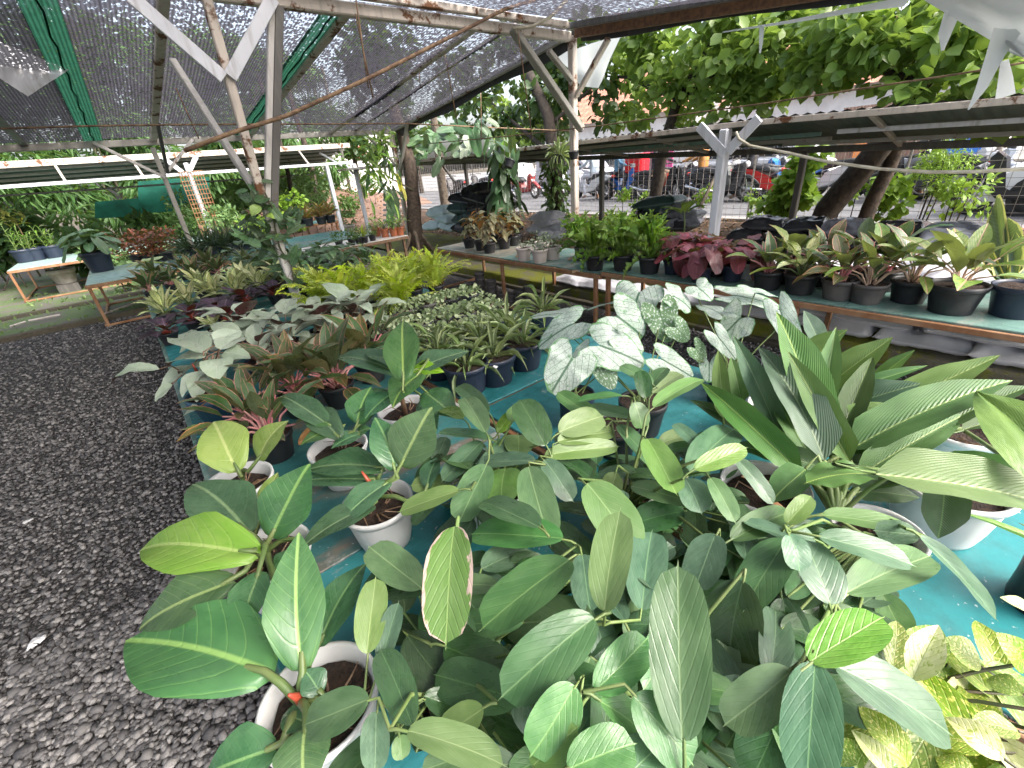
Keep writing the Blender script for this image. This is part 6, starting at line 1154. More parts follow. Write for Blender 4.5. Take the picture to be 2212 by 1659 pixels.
# big leaved street trees behind the lean-to roof
cl = []
for px, py, x, rx in ((1350, 150, 10.2, .8), (1420, 110, 9.6, .9), (1480, 180, 9.4, .8), (1540, 120, 9.2, .9), (1600, 190, 9.2, .8), (1660, 110, 9.2, .9), (1580, 230, 9.4, .55), (1500, 235, 9.8, .55), (1420, 215, 10, .6), (1720, 90, 9.2, .8), (1400, 60, 9.6, .8), (1560, 60, 9.4, .9), (1350, 225, 10.4, .6), (1680, 170, 9.6, .55), (1470, 265, 10., .4), (1560, 150, 10.5, 1.2), (1400, 140, 11, 1.2)): cl += subclump(at(px, py, x), (rx, rx, rx*.75), 5)
tr1 = at(1214, 470, 7.4)
tree('street_tree', 'bright big leaved tree reaching over the lean-to roof beside the braced post', (9.8, 6.5, .2), [(9.9, 6.6, .15), (9.8, 6.4, 1.6), (9.7, 6., 2.8), (9.5, 5.2, 3.6)], [([(9.7, 6., 2.8), (9.3, 4.6, 3.2), (9.1, 3.6, 3.1)], .06), ([(9.7, 6., 2.8), (9.9, 7.4, 3.4), (10.4, 8.4, 3.6)], .06)], cl, 3400, .22, 'wide', 'crown_big', r=(.16, .07), droop=.45)
cl = []
for px, py, x, rx in ((1780, 100, 8.8, .7), (1840, 60, 8.6, .7), (1900, 110, 8.4, .6), (1960, 60, 8.4, .7), (2030, 130, 8.2, .6), (2090, 70, 8.2, .7), (2150, 150, 8.2, .5), (2200, 90, 8.0, .6), (1800, 160, 9., .55), (2000, 190, 8.8, .5), (2120, 200, 8.6, .5), (2210, 200, 8.4, .5), (1870, 40, 9., .9), (2050, 30, 8.8, .9), (1950, 150, 9.6, .7), (2150, 20, 9, .9), (1760, 60, 9.2, .7)): cl += subclump(at(px, py, x), (rx, rx, rx*.75), 5)
a, a2, a3 = at(1788, 452, 9.0), at(1915, 300, 8.9), at(1975, 190, 8.8)
t = tree('leaning_tree', 'dark leaning twin trunked tree behind the heap of black bags', (a.x, a.y, .2), [(a.x, a.y+.12, .1), a, a2, a3, a3+Vector((-.1, -.5, .8))], [([a3, at(1850, 110, 8.8), at(1780, 80, 8.9)], .08), ([a3, at(2080, 110, 8.4), at(2180, 90, 8.2)], .08)], cl, 2600, .21, 'wide', 'crown_big', r=(.21, .13), droop=.45)
c_ = at(1876, 450, 9.2); d_ = at(1945, 305, 9.1); b = MB(); limbs(b, [(c_.x, c_.y+.1, .1), c_, d_, at(1985, 190, 9.)], .12, .085); b.build('trunk', M['bark'], t, smooth=True)
# darker tree in the centre
cl = []
for px, py, x, rx in ((960, 240, 10.5, .8), (1020, 200, 10, .9), (1080, 230, 9.6, .8), (1140, 180, 9.6, .9), (1200, 220, 9.4, .8), (1260, 190, 9.4, .8), (1100, 290, 9.6, .5), (1180, 290, 9.6, .5), (1020, 280, 10.2, .5), (1290, 130, 9.8, .8), (1230, 120, 10.5, 1.), (1120, 110, 10.5, 1.), (1300, 250, 9.8, .5), (1000, 120, 11, 1.2), (1180, 250, 10.5, .9), (930, 290, 11, .5)): cl += subclump(at(px, py, x), (rx, rx, rx*.8), 5)
b_ = at(1205, 470, 8.6)
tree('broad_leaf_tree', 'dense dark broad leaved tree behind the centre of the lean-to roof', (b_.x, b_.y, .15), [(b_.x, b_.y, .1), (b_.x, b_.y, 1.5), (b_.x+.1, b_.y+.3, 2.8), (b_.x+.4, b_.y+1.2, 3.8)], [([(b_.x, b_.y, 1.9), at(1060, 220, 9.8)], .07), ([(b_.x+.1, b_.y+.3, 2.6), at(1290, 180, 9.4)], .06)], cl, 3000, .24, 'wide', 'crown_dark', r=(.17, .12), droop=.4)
# climbers covering that trunk
P, D, N, Tn = clumps(560, [(b_+Vector((-.05, .0, z-b_.z)), (.34, .34, .36)) for z in (.35, .7, 1., 1.3, 1.6, 1.9)], droop=1.1); o = ob('trunk_climber', scatter('trunk_climber', P, D, N, NR.uniform(.7, 1.2, len(P))*.16, 'oval', MT['mid'], 1.1, Tn)); tag(o, 'leafy climber hanging round the thick dark trunk beside the rusty post', 'climbing plant')
# further greenery behind the street and at the end
def hedge(name, lab, spots, n, L, shape, mat, loc=None, group=None, stems=True, droop=.4, cat='shrub', wid=1., bark='bark'):
    c0 = Vector(spots[0][0]); t = thing(name, lab, cat, loc or (c0.x, c0.y, 0), group)
    cl = []
    for c, r in spots: cl += subclump(c, r if hasattr(r, '__len__') else (r, r, r), 4, (.35, .6))
    P, D, N, Tn = clumps(n, cl, droop=droop); ob('foliage', scatter('foliage', P, D, N, NR.uniform(.7, 1.25, len(P))*L, shape, MT[mat], wid, Tn), t)
    if stems:
        b = MB()
        for c, r in spots[:6]:
            c = Vector(c); limbs(b, [(c0.x+(c.x-c0.x)*.4, c0.y+(c.y-c0.y)*.4, 0), c], .016, .006, 5)
        b.build('stem', M[bark], t)
    return t
# bamboo wall on the left
BL = ['bamboo clump at the near end of the hedge behind the seedling bench', 'bamboo clump behind the croton', 'bamboo clump behind the navy pot plant', 'bamboo clump above the teal netting', 'bamboo clump behind the wire trellis', 'bamboo clump behind the forked column', 'bamboo clump next to the reddish bank']
for k, (x, y) in enumerate(((-9.5, 17.8), (-6., 18.8), (-3., 19.8), (-.2, 20.6), (2.4, 21.5), (5.0, 22.5), (7.4, 24.))):
    t = thing('bamboo_clump', BL[k], 'bamboo', (x, y, 0), 'bamboo hedge'); b = MB()
    for s in range(7):
        p = Vector((x+rnd.uniform(-1, 1), y+rnd.uniform(-.3, .3), 0)); b.tube([p, p+Vector((rnd.uniform(-.3, .3), -.1, 2.6)), p+Vector((rnd.uniform(-.8, .8), -.5, 5.)), p+Vector((rnd.uniform(-1.4, 1.4), -1.1, 6.4))], [.03, .028, .02, .008], 5)
    b.build('culm', M['stem_dark'], t)
    cl = []
    for s in range(34): cl.append(((x+NR.uniform(-1.9, 1.9), y+NR.uniform(-.9, .1), NR.uniform(.6, 6.8)), (NR.uniform(.5, .9), .5, NR.uniform(.35, .6))))
    P, D, N, Tn = clumps(7500, cl, droop=.9, jit=.5); ob('foliage', scatter('foliage', P, D, N, NR.uniform(.7, 1.3, len(P))*.40, 'thin', MT['bamboo'], 1.5, Tn), t)
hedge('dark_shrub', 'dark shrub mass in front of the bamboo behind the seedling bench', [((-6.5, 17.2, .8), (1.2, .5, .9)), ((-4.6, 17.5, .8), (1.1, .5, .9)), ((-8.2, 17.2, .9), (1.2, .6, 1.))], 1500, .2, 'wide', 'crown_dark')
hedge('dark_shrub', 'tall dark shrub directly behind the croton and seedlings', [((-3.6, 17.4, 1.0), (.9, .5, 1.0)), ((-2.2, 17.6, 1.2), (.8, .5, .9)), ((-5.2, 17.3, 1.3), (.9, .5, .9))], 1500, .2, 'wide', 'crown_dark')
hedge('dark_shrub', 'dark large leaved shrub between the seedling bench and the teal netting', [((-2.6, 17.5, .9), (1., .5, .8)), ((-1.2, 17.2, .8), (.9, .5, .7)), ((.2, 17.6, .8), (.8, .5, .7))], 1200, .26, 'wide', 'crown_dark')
hedge('pale_shrub', 'fresh pale green shrub behind the dark red coleus', [((-.5, 13.2, .75), (.5, .35, .4)), ((.2, 13.3, .7), (.5, .35, .35))], 600, .15, 'wide', 'pale')
hedge('ferny_shrub', 'ferny green shrub by the wire trellis', [((1.9, 15.9, .9), (.7, .4, .7)), ((1.2, 16.4, 1.2), (.6, .4, .6))], 900, .12, 'oval', 'mid')
# thickets between column and posts
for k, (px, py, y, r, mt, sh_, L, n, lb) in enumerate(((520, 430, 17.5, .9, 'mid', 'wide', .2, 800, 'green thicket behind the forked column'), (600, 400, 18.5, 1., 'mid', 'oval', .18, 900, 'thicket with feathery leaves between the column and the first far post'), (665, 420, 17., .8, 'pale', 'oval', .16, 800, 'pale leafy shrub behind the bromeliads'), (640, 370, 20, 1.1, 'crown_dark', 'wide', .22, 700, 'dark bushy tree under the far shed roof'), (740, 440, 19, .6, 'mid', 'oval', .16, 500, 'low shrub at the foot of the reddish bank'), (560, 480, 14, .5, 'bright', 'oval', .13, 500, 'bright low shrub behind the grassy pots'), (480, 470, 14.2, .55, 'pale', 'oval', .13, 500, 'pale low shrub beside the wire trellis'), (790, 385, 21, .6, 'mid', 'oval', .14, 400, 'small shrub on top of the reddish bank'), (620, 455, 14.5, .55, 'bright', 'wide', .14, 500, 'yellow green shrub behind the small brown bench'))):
    c = atY(px, py, y); hedge('thicket_shrub', lb, [(c, (r, r*.6, r*.8)), (c+Vector((r*.7, .2, -r*.3)), (r*.7, r*.5, r*.6))], n, L, sh_, mt)
for k, (px0, py0, px1, py1, y, r, lb) in enumerate(((640, 470, 618, 350, 18, .10, 'thin dark trunk seen under the far shed roof'), (690, 440, 668, 345, 19, .14, 'pale trunk leaning at the edge of the reddish bank'), (590, 470, 570, 400, 17, .07, 'slender sapling trunk behind the forked column'))):
    p, q = atY(px0, py0, y), atY(px1, py1, y); b = MB(); limbs(b, [(p.x, p.y, 0), p, q, q+Vector((-.1, 0, 2.5))], r, r*.6); tag(b.build('bare_trunk', M['bark' if k else 'bark_dark'], smooth=True), lb, 'tree')
# teal netting
cloth('teal_netting', [atY(205, 472, 18.6), atY(300, 468, 18.6), atY(300, 428, 18.6), atY(205, 436, 18.6)], 'net_teal', 'teal netting sheet stretched behind the dark shrubs', 'netting', 2, amp=.02, group='teal netting')
cloth('teal_netting', [atY(298, 462, 18.7), atY(390, 455, 18.7), atY(390, 385, 18.7), atY(298, 392, 18.7)], 'net_teal', 'brighter teal netting sheet beside the leaning grey post', 'netting', 4, amp=.02, group='teal netting')
cloth('teal_netting', [atY(392, 440, 18.8), atY(452, 432, 18.8), atY(452, 382, 18.8), atY(392, 386, 18.8)], 'net_teal', 'small teal netting sheet behind the wire trellis', 'netting', 6, amp=.02, group='teal netting')
# old tree at the bench end with its epiphytes
q0 = atZ(905, 552, 0.02); q1 = atY(884, 350, q0.y+.1); q2 = q1+Vector((.1, .5, 1.2))
t = thing('old_tree', 'old dark tree with exposed prop roots at the end of the white topped bench', 'tree', q0); b = MB(); limbs(b, [q0, q0.lerp(q1, .4), q1, q2], .20, .13, 9, .08)
b.build('trunk', M['bark'], t, smooth=True); b = MB()
for a_ in (-.6, .2, .9, 2., 3.1, 4.3): limbs(b, [q0+Vector((0, 0, .75)), q0+Vector((.22*math.cos(a_), .22*math.sin(a_), .35)), q0+Vector((.42*math.cos(a_), .42*math.sin(a_), -.02))], .06, .035, 6)
b.build('root', M['bark_pale'], t, smooth=True)
P, D, N, Tn = clumps(700, subclump(q2+Vector((.2, .3, .8)), (1.2, 1.2, .9), 9), droop=.4); ob('crown', scatter('crown', P, D, N, NR.uniform(.7, 1.25, len(P))*.24, 'wide', MT['crown_dark'], 1., Tn), t)
e = thing('hanging_epiphyte', 'epiphyte with long hanging green straps on the old tree', 'epiphyte', (q0.x-.3, q0.y-.1, .6))
for i in range(60):
    p = atY(rnd.gauss(828, 20), rnd.uniform(300, 440), q0.y-.1+rnd.uniform(-.25, .2)); d = sph(rnd.uniform(0, 6.28), rnd.uniform(-1.35, -.5)); L = rnd.uniform(.2, .42); leaf(e, rnd.choice(('lightgreen', 'nest', 'dark')), p, p+d*L, rnd.uniform(.05, .09), (rnd.uniform(-.4, .4), -.7, .4))
for i in range(44):
    p = atY(rnd.gauss(822, 16), rnd.uniform(285, 345), q0.y-.1+rnd.uniform(-.2, .2)); d = sph(rnd.uniform(0, 6.28), rnd.uniform(-.3, 1.)); L = rnd.uniform(.18, .3); leaf(e, 'lightgreen', p, p+d*L, rnd.uniform(.05, .08), (rnd.uniform(-.4, .4), -.5, .6))
for i in range(6): p = atY(845+rnd.uniform(-14, 14), 420+i*9, q0.y-.2); leaf(e, 'arum', p, p+Vector((rnd.uniform(-.1, .1), -.05, -.3)), .16, (rnd.uniform(-.4, .4), -1, .3))
p = atY(856, 375, q0.y-.3); leaf(e, 'yellow', p, p+Vector((.02, 0, -.4)), .13, (.2, -1, .2)); p = atY(866, 400, q0.y-.3); leaf(e, 'yellow', p, p+Vector((.05, 0, -.35)), .12, (.5, -1, .2))
b = MB(); b.tube([q1+Vector((-.1, -.15, -.6)), atY(835, 380, q0.y-.1), atY(822, 300, q0.y-.1)], .02, 5); b.build('stem', M['stem_dark'], e)
t = thing('slat_stack', 'stack of pale slatted trays leaning by the old tree', 'tray stack', atY(848, 480, q0.y+.1))
for i in range(7):
    p, q = atY(833, 432+i*11, q0.y+.1), atY(862, 428+i*11, q0.y+.1); b = MB(); b.box((p.x, p.y-.15, p.z-.025), (q.x, p.y+.15, p.z+.02), bev=.005); b.build('slat', M['cream_plastic'], t)
# shiny climber along the end of the lean-to roof
e = thing('shiny_climber', 'shiny large leaved climber draped over the end of the lean-to roof', 'climbing plant', atX(930, 320, 6.1)); b = MB(); PP_ = [atX(x_, y_, 6.05) for x_, y_ in ((890, 350), (920, 310), (960, 330), (1010, 300), (1060, 300))]; b.tube(PP_, .012, 5); b.build('stem', M['stem_dark'], e)
for i in range(46): k = rnd.randrange(4); p = PP_[k].lerp(PP_[k+1], rnd.random())+Vector((rnd.gauss(0, .15), rnd.gauss(0, .2), rnd.gauss(.05, .2))); d = sph(rnd.uniform(0, 6.28), rnd.uniform(-1.2, .2)); L = rnd.uniform(.22, .38); leaf(e, rnd.choice(('arum', 'heartdark', 'silver', 'arum')), p, p+d*L, L*.62, (rnd.uniform(-.3, .3)-.4, -.5, .5))
# totem philodendron behind the begonias
c0 = atX(1097, 520, 5.75); c0.z = 0.1; e = thing('totem_climber', 'tall climber with drooping arrow leaves on a pole behind the spotted begonias', 'climbing plant', (c0.x, c0.y, 0)); b = MB(); b.tube([(c0.x, c0.y, 0), (c0.x-.02, c0.y, 2.2)], .035, 7); b.build('pole', M['bark'], e); st = MB()
for i in range(64):
    z = .75+1.5*(i/64)+rnd.uniform(-.06, .06); a_ = i*2.4; rr = rnd.uniform(.12, .38)*(1.15 if z < 1.4 else .75); p = Vector((c0.x, c0.y, z)); q = p+sph(a_, .35)*rr; L = rnd.uniform(.20, .32); st.tube([p, p.lerp(q, .5)+Vector((0, 0, .03)), q], .005, 4, cap=False)
    leaf(e, 'arum' if i % 5 else 'heartdark', q, q+sph(a_+rnd.uniform(-.4, .4), rnd.uniform(-1.3, -.5))*L, L*.55, sph(a_, .4))
for px, py in ((1088, 318), (1106, 315), (1080, 342), (1112, 360)): p = atX(px, py-14, 5.7); leaf(e, rnd.choice(('arum', 'lightgreen')), p, p+Vector((rnd.uniform(-.1, .1), rnd.uniform(-.1, .1), -.28)), .17, (-1, -.6, .4))
st.build('stem', M['stem'], e)
# hanging pots
def hangpot(lab, px, py, x, r, h, tilt, n=0, key='nest', name='hanging_pot', zt=None, mat='black_plastic'):
    c = atX(px, py, x); t = thing(name, lab, 'hanging pot', c); Rt = Matrix.Rotation(tilt, 4, 'Y'); pot(t, c, r, h, mat, 'plain', tilt=Rt)
    b = MB(); b.tube([c+Vector((r*.8, 0, h)), c+Vector((0, 0, h+.5)), c+Vector((-r*.8, 0, h))], .004, 4); b.build('wire_hanger', M['wire'], t)
    if n: rosette(t, c+Vector((0, 0, h*.8)), n, (.01, .04), (.16, .3), .12, (-10, 85), (-60, 60), (key,), 'stem', .003, spread=.06)
hangpot('black pot hanging tilted in front of the arrow leaved totem', 1098, 362, 5.5, .09, .13, .5); hangpot('hanging pot of trailing yellow green orchid straps beside the rusty post', 1207, 352, 5.6, .09, .12, .1, 46, 'strap'); hangpot('black pot wired to the side of the rusty post', 1240, 344, 5.38, .075, .11, -.1)
P, D, N, Tn = clumps(60, [(atX(1207, 400, 5.6), (.12, .12, .3))], droop=1.6); 
# broad leaved young plant and weeds behind the crinkled ferns
e = thing('broad_leaf_sapling', 'young plant with broad pale green leaves in front of the dark green sacks', 'plant', atX(1480, 490, 6.2)); c = atX(1478, 500, 6.2); b = MB(); b.tube([(c.x, c.y, .05), c+Vector((0, 0, .1)), atX(1478, 455, 6.2)], .012, 6); b.build('stem', M['stem'], e); c = atX(1478, 462, 6.2)
for k in range(8): d = sph(k*2.4+.5, rnd.uniform(-.1, .6)); L = rnd.uniform(.3, .42); leaf(e, 'lightgreen', c+d*.05, c+d*L, .13, (0, 0, 1))
WL = ['weed tuft at the foot of the wire fence beside the thin grey post', 'weed tuft between two fence posts', 'small weed tuft by the leaning pole', 'bright weed tuft at the fence near the red motorbike', 'weed tuft next to the black bags', 'weed tuft under the orange lights']
for k, (px, py) in enumerate(((1345, 425), (1395, 440), (1520, 425), (1625, 440), (1690, 465), (1380, 455))):
    c = atX(px, py, 10.1); hedge('weed_tuft', WL[k], [(c, (.22, .22, .26))], 150, .10, 'oval', 'bright', group='weeds along the wire fence')
for k, (pts, n, L, sh_, mt, lb) in enumerate(((((1700, 420), (1720, 380), (1745, 345), (1690, 440), (1735, 420)), 900, .17, 'wide', 'bright', 'bright green shrub in front of the leaning tree'), (((2030, 330), (2020, 365), (2035, 400), (2040, 345)), 1500, .07, 'thin', 'bright', 'feathery conifer like shrub behind the sagging hose'), (((2080, 400), (2110, 430), (2060, 420), (2105, 395)), 260, .11, 'oval', 'bright', 'bright pinnate shrub by the wheel of the white car'), (((1850, 420), (1935, 400), (1900, 440)), 350, .15, 'wide', 'bright', 'loose yellow green sprigs between the leaning trunks'))):
    hedge('street_shrub', lb, [(atX(x_, y_, 9.7), (.3, .3, .25)) for x_, y_ in pts], n, L, sh_, mt, wid=1. if sh_ != 'thin' else 2.)
# grey trunk and thin posts near the street on the far side
p, q = atX(962, 445, 9.6), atX(948, 335, 9.6); b = MB(); limbs(b, [(p.x, p.y, .1), p, q, q+Vector((0, 0, 1.5))], .2, .12); t = b.build('pale_tree', M['bark_pale'], smooth=True); tag(t, 'pale root draped trunk beyond the sack heap', 'tree')
# leaf litter and ground weeds
n_ = 2600; P = np.stack([NR.uniform(7.4, 10.6, n_), NR.uniform(-1, 16, n_), np.zeros(n_)], 1); P[:, 2] = [bankz(x, 0)+.05 for x in P[:, 0]]
kind(ob('fallen_leaves', scatter('fallen_leaves', P, NR.randn(n_, 3)*np.array([1, 1, .25]), NR.randn(n_, 3)*.4+np.array([0, 0, 1]), NR.uniform(.08, .17, n_), 'oval', MT['litter'])), 'stuff')
n_ = 3000; P = np.stack([NR.uniform(-9, 3, n_), NR.uniform(10.9, 15.5, n_), np.full(n_, .04)], 1); m_ = np.array([mnoise.noise((x*.9, y*1.6, 4)) > -.05 for x, y in P[:, :2]]); P = P[m_]
kind(ob('ground_weeds', scatter('ground_weeds', P, NR.randn(len(P), 3)+np.array([0, 0, .8]), NR.randn(len(P), 3)*.5+np.array([0, 0, 1]), NR.uniform(.04, .11, len(P)), 'oval', MT['weed'])), 'stuff')
n_ = 900; P = np.stack([NR.uniform(5, 10, n_), NR.uniform(17, 25, n_), np.zeros(n_)], 1); P[:, 2] = [1.75*max(0, min(1, (y-16.5)/8))**1.1+.08 for y in P[:, 1]]
kind(ob('fallen_leaves', scatter('fallen_leaves', P, NR.randn(n_, 3)*np.array([1, 1, .25]), NR.randn(n_, 3)*.4+np.array([0, 0, 1]), NR.uniform(.1, .2, n_), 'oval', MT['litter'])), 'stuff')
for k, (px, py, qx, qy, lb) in enumerate(((62, 693, 130, 680, 'longer pale stick lying on the weedy strip'), (22, 705, 55, 695, 'short pale stick on the weedy strip near the kerb'), (225, 678, 290, 655, 'pale stick lying below the aqua board'))):
    b = MB(); b.tube([atZ(px, py, .08), atZ(qx, qy, .08)], .02, 5); tag(b.build('stick', M['cream_plastic']), lb, 'stick')
for k, (px, py, s, lb) in enumerate(((80, 1385, .05, 'crumpled scrap of white plastic on the gravel, nearest the camera'), (60, 1125, .035, 'small white scrap on the gravel further from the camera'), (130, 1235, .012, 'tiny white chip on the gravel'))):
    p = atZ(px, py, .025); b = MB(); b.ell((0, 0, 0), (s, s*.5, s*.2), 8, 5); V = [p+Matrix.Rotation(.6, 3, 'Z') @ (v+Vector((mnoise.noise(v*40)*s*.4, mnoise.noise(v*50)*s*.4, mnoise.noise(v*60)*s*.25))) for v in b.v]; tag(ob('plastic_scrap', mesh('plastic_scrap', V, b.f, M['white_plastic'])), lb, 'litter')
# ================================================================== SACKS
def sackmesh(seed, L=.72, W_=.46, Hh=.17, mat='sack_white', nu=18, nv=12):
    V = []; Fc = []; R = random.Random(seed); o = Vector((R.uniform(0, 50), R.uniform(0, 50), R.uniform(0, 50)))
    for side in (1, -1):
        for j in range(nv+1):
            for i in range(nu+1):
                u, v = -1+2*i/nu, -1+2*j/nv; f = max(0, (1-abs(u)**5))**.5*max(0, (1-abs(v)**3.6))**.5
                pinch = 1-.07*(1-abs(u)**2)*abs(v)**4; px_ = u*L/2*(1-.05*(1-abs(v)**3)*abs(u)**6); py_ = v*W_/2*pinch
                p = Vector((px_, py_, side*Hh/2*f)); k = mnoise.noise(p*5+o)*.030+mnoise.noise(p*13+o)*.018+abs(mnoise.noise(p*Vector((9, 20, 9))*1. if False else Vector((p.x*8, p.y*19, p.z*8))+o))*.022
                V.append((px_+k*.3, py_+k*.3, side*Hh/2*f*(1 if side > 0 else .8)+k*(.35+.65*f)+Hh*.4))
    n = (nu+1)*(nv+1)
    for s in (0, 1):
        for j in range(nv):
            for i in range(nu):
                a = s*n+j*(nu+1)+i; q = (a, a+1, a+nu+2, a+nu+1); Fc.append(q if s == 0 else q[::-1])
    ring = [j*(nu+1)+i for j, i in [(0, i) for i in range(nu)]+[(j, nu) for j in range(nv)]+[(nv, nu-i) for i in range(nu)]+[(nv-j, 0) for j in range(nv)]]
    for k in range(len(ring)): a, b_ = ring[k], ring[(k+1) % len(ring)]; Fc.append((a, a+n, b_+n, b_))
    return mesh('sack', V, Fc, M[mat])
SK = {}
def sack(mat, x, y, z, rz, lab, group, L=.72, W_=.46, Hh=.17, tx=0., ty=0., name=None):
    k = (mat, rnd.randrange(3), L, W_, Hh)
    if k not in SK: SK[k] = sackmesh(len(SK)*7+1, L, W_, Hh, mat)
    o = bpy.data.objects.new(name or mat.replace('sack_', '')+'_sack', SK[k]); COL.objects.link(o); o.matrix_basis = Matrix.Translation((x, y, z)) @ Matrix.Rotation(rz, 4, 'Z') @ Matrix.Rotation(tx, 4, 'X') @ Matrix.Rotation(ty, 4, 'Y')
    return tag(o, lab, 'sack', group)
WG = 'white sacks stacked under and behind the faded bench'; LAY = ['bottom', 'second', 'third', 'fourth', 'fifth', 'top']
for lay in range(5):
    for k in range(7):
        y = 2.5-k*.66-(.30 if lay % 2 else 0)+rnd.uniform(-.04, .04)
        if (lay == 2 and k < 1) or (lay == 3 and k < 2) or (lay == 4 and (k < 2 or k == 3)): continue
        sack('sack_white', 5.08+(.05 if lay > 2 else 0)+rnd.uniform(-.03, .03), y, .175+lay*.125, PI/2+rnd.uniform(-.08, .08), f'white sack, {LAY[lay]} layer behind the faded bench, {ORD[k]} from the wine red plants', WG, L=.68, tx=rnd.uniform(-.06, .06), W_=.42, Hh=.16)
for k, (px, py, z, lb) in enumerate(((2010, 600, .66, 'white sack piled behind the widest black pot'), (2110, 590, .72, 'white sack piled behind the sword leaved plant'), (2190, 575, .80, 'topmost white sack at the end of the pile behind the bench'), (1985, 565, .80, 'white sack on top of the pile behind the peach stalked plant'), (2100, 560, .88, 'white sack with a clear tie on top of the pile behind the widest pot'), (1640, 562, .60, 'white sack showing between the wine red plants'), (1590, 555, .55, 'white sack lying behind the wine red plants'))):
    p = atX(px, py, 5.55); sack('sack_white', p.x, p.y, p.z-.14, PI/2+rnd.uniform(-.3, .3), lb, WG, L=.8, W_=.5, Hh=.2)
    for q in range(int(max(0, (p.z-.3))/.16)): sack('sack_white', p.x+.08, p.y+rnd.uniform(-.1, .1), p.z-.30-q*.16, PI/2, f'white sack {LAY[q]} down under the one '+lb.split(' sack ')[-1].replace('with a clear tie ', '').replace('at the end of the pile ', 'at the end ').replace('on top of the pile ', '').replace('piled ', ''), WG, L=.8, W_=.5, Hh=.18)
for k, (px, py) in enumerate(((1240, 612), (1290, 628), (1330, 640), (1370, 645), (1420, 650))):
    p = atX(px, py, 5.0); sack('sack_grey' if k < 2 else 'sack_white', p.x, p.y, max(.175, p.z-.05), PI/2+rnd.uniform(-.2, .2), f'flat pale sack on the mossy kerb under the bench, {ORD[k]} from the pot stacks', 'flat sacks on the mossy kerb', L=.6, W_=.4, Hh=.12)
BG3 = 'black bags heaped behind the faded bench'; CN = ['by the braced post', 'second column from the braced post', 'middle column', 'fourth column from the braced post', 'column at the far end of the heap']
CN = ['by the braced post', 'second column from the braced post', 'third column from the braced post', 'fourth column from the braced post', 'fifth column from the braced post', 'column at the far end of the heap']
for c_i, (y, top) in enumerate(((2.90, 5), (2.36, 5), (1.84, 5), (1.32, 5), (.80, 5), (.30, 4))):
    for lay in range(top):
        clear = (c_i == 2 and lay == 4) or (c_i == 4 and lay >= 3) or (c_i == 4 and lay == 1)
        sack('sack_clear' if clear else 'sack_black', 7.0+rnd.uniform(-.10, .10), y+(.10 if lay % 2 else -.08)+rnd.uniform(-.04, .04), .10+lay*.160, PI/2+rnd.uniform(-.2, .2), f'{"cloudy" if clear else "black"} plastic bag, {LAY[lay]} layer, {CN[c_i]}', BG3, L=rnd.choice((.52, .57)), W_=.42, Hh=rnd.choice((.20, .22)), tx=rnd.uniform(-.06, .06), ty=rnd.uniform(-.10, .10), name='plastic_bag')
for k, (px, py, x, L, lb) in enumerate(((2020, 545, 6.5, .75, 'large grey plastic bag in front of the black heap'), (2060, 520, 6.7, .6, 'grey plastic bag leaning on the end of the black heap'))):
    p = atX(px, py, x); 
    for q in range(3): sack('sack_grey', x, p.y, p.z-.12-q*.22, PI/2+rnd.uniform(-.2, .2), lb if q == 0 else f'grey bag {LAY[q]} down under the '+lb.split(' ', 1)[1], 'grey bags by the black heap', L=L, W_=.5, Hh=.26, name='plastic_bag')
def heap(rows, group):
    for mt, px, py, x, L, Hh, rz, lb in rows: p = atX(px, py, x); sack(mt, p.x, p.y, p.z-Hh*.4, PI/2+rz, lb, group, L=L*1.15, W_=L*.75, Hh=Hh*1.12, tx=rnd.uniform(-.12, .12), ty=rnd.uniform(-.2, .2))
heap((('sack_teal', 955, 459, 7.5, .8, .32, .1, 'topmost pale teal sack at the end of the dark sack heap'), ('sack_teal', 966, 474, 7.5, .8, .28, -.1, 'pale teal sack in the middle of the teal stack'), ('sack_teal', 940, 488, 7.4, .7, .26, .2, 'pale teal sack at the bottom of the stack, facing the gravel'), ('sack_teal', 975, 490, 7.5, .7, .26, 0, 'pale teal sack at the bottom against the dark sacks'),
 ('sack_green', 1000, 454, 7.5, .75, .3, .2, 'dark green sack beside the topmost teal sack'), ('sack_green', 1005, 476, 7.5, .75, .28, -.2, 'dark green sack low in the heap behind the first begonia'), ('sack_black', 1000, 432, 7.6, .7, .28, .3, 'black sack halfway up the heap, on the teal side'), ('sack_black', 1038, 412, 7.6, .95, .32, -.1, 'topmost black sack of the heap with a shiny tied end'), ('sack_black', 1040, 430, 7.5, .9, .3, .1, 'black sack second from the top of the heap'), ('sack_black', 1045, 450, 7.5, .85, .3, 0, 'black sack in the middle of the heap behind the begonias'), ('sack_green', 1030, 470, 7.4, .85, .3, .2, 'dark green sack in the lower middle of the heap'), ('sack_green', 1050, 490, 7.3, .8, .28, -.1, 'dark green sack at the bottom behind the spotted begonias'), ('sack_black', 1010, 494, 7.4, .8, .26, 0, 'black crumpled sack at the bottom near the teal stack'), ('sack_black', 1085, 452, 7.4, .7, .28, 0, 'black sack behind the arrow leaved totem'), ('sack_black', 1080, 472, 7.3, .8, .28, 0, 'black sack under the one behind the totem'), ('sack_black', 1090, 490, 7.2, .8, .28, 0, 'bottom black sack behind the totem')), 'sack heap by the fence')
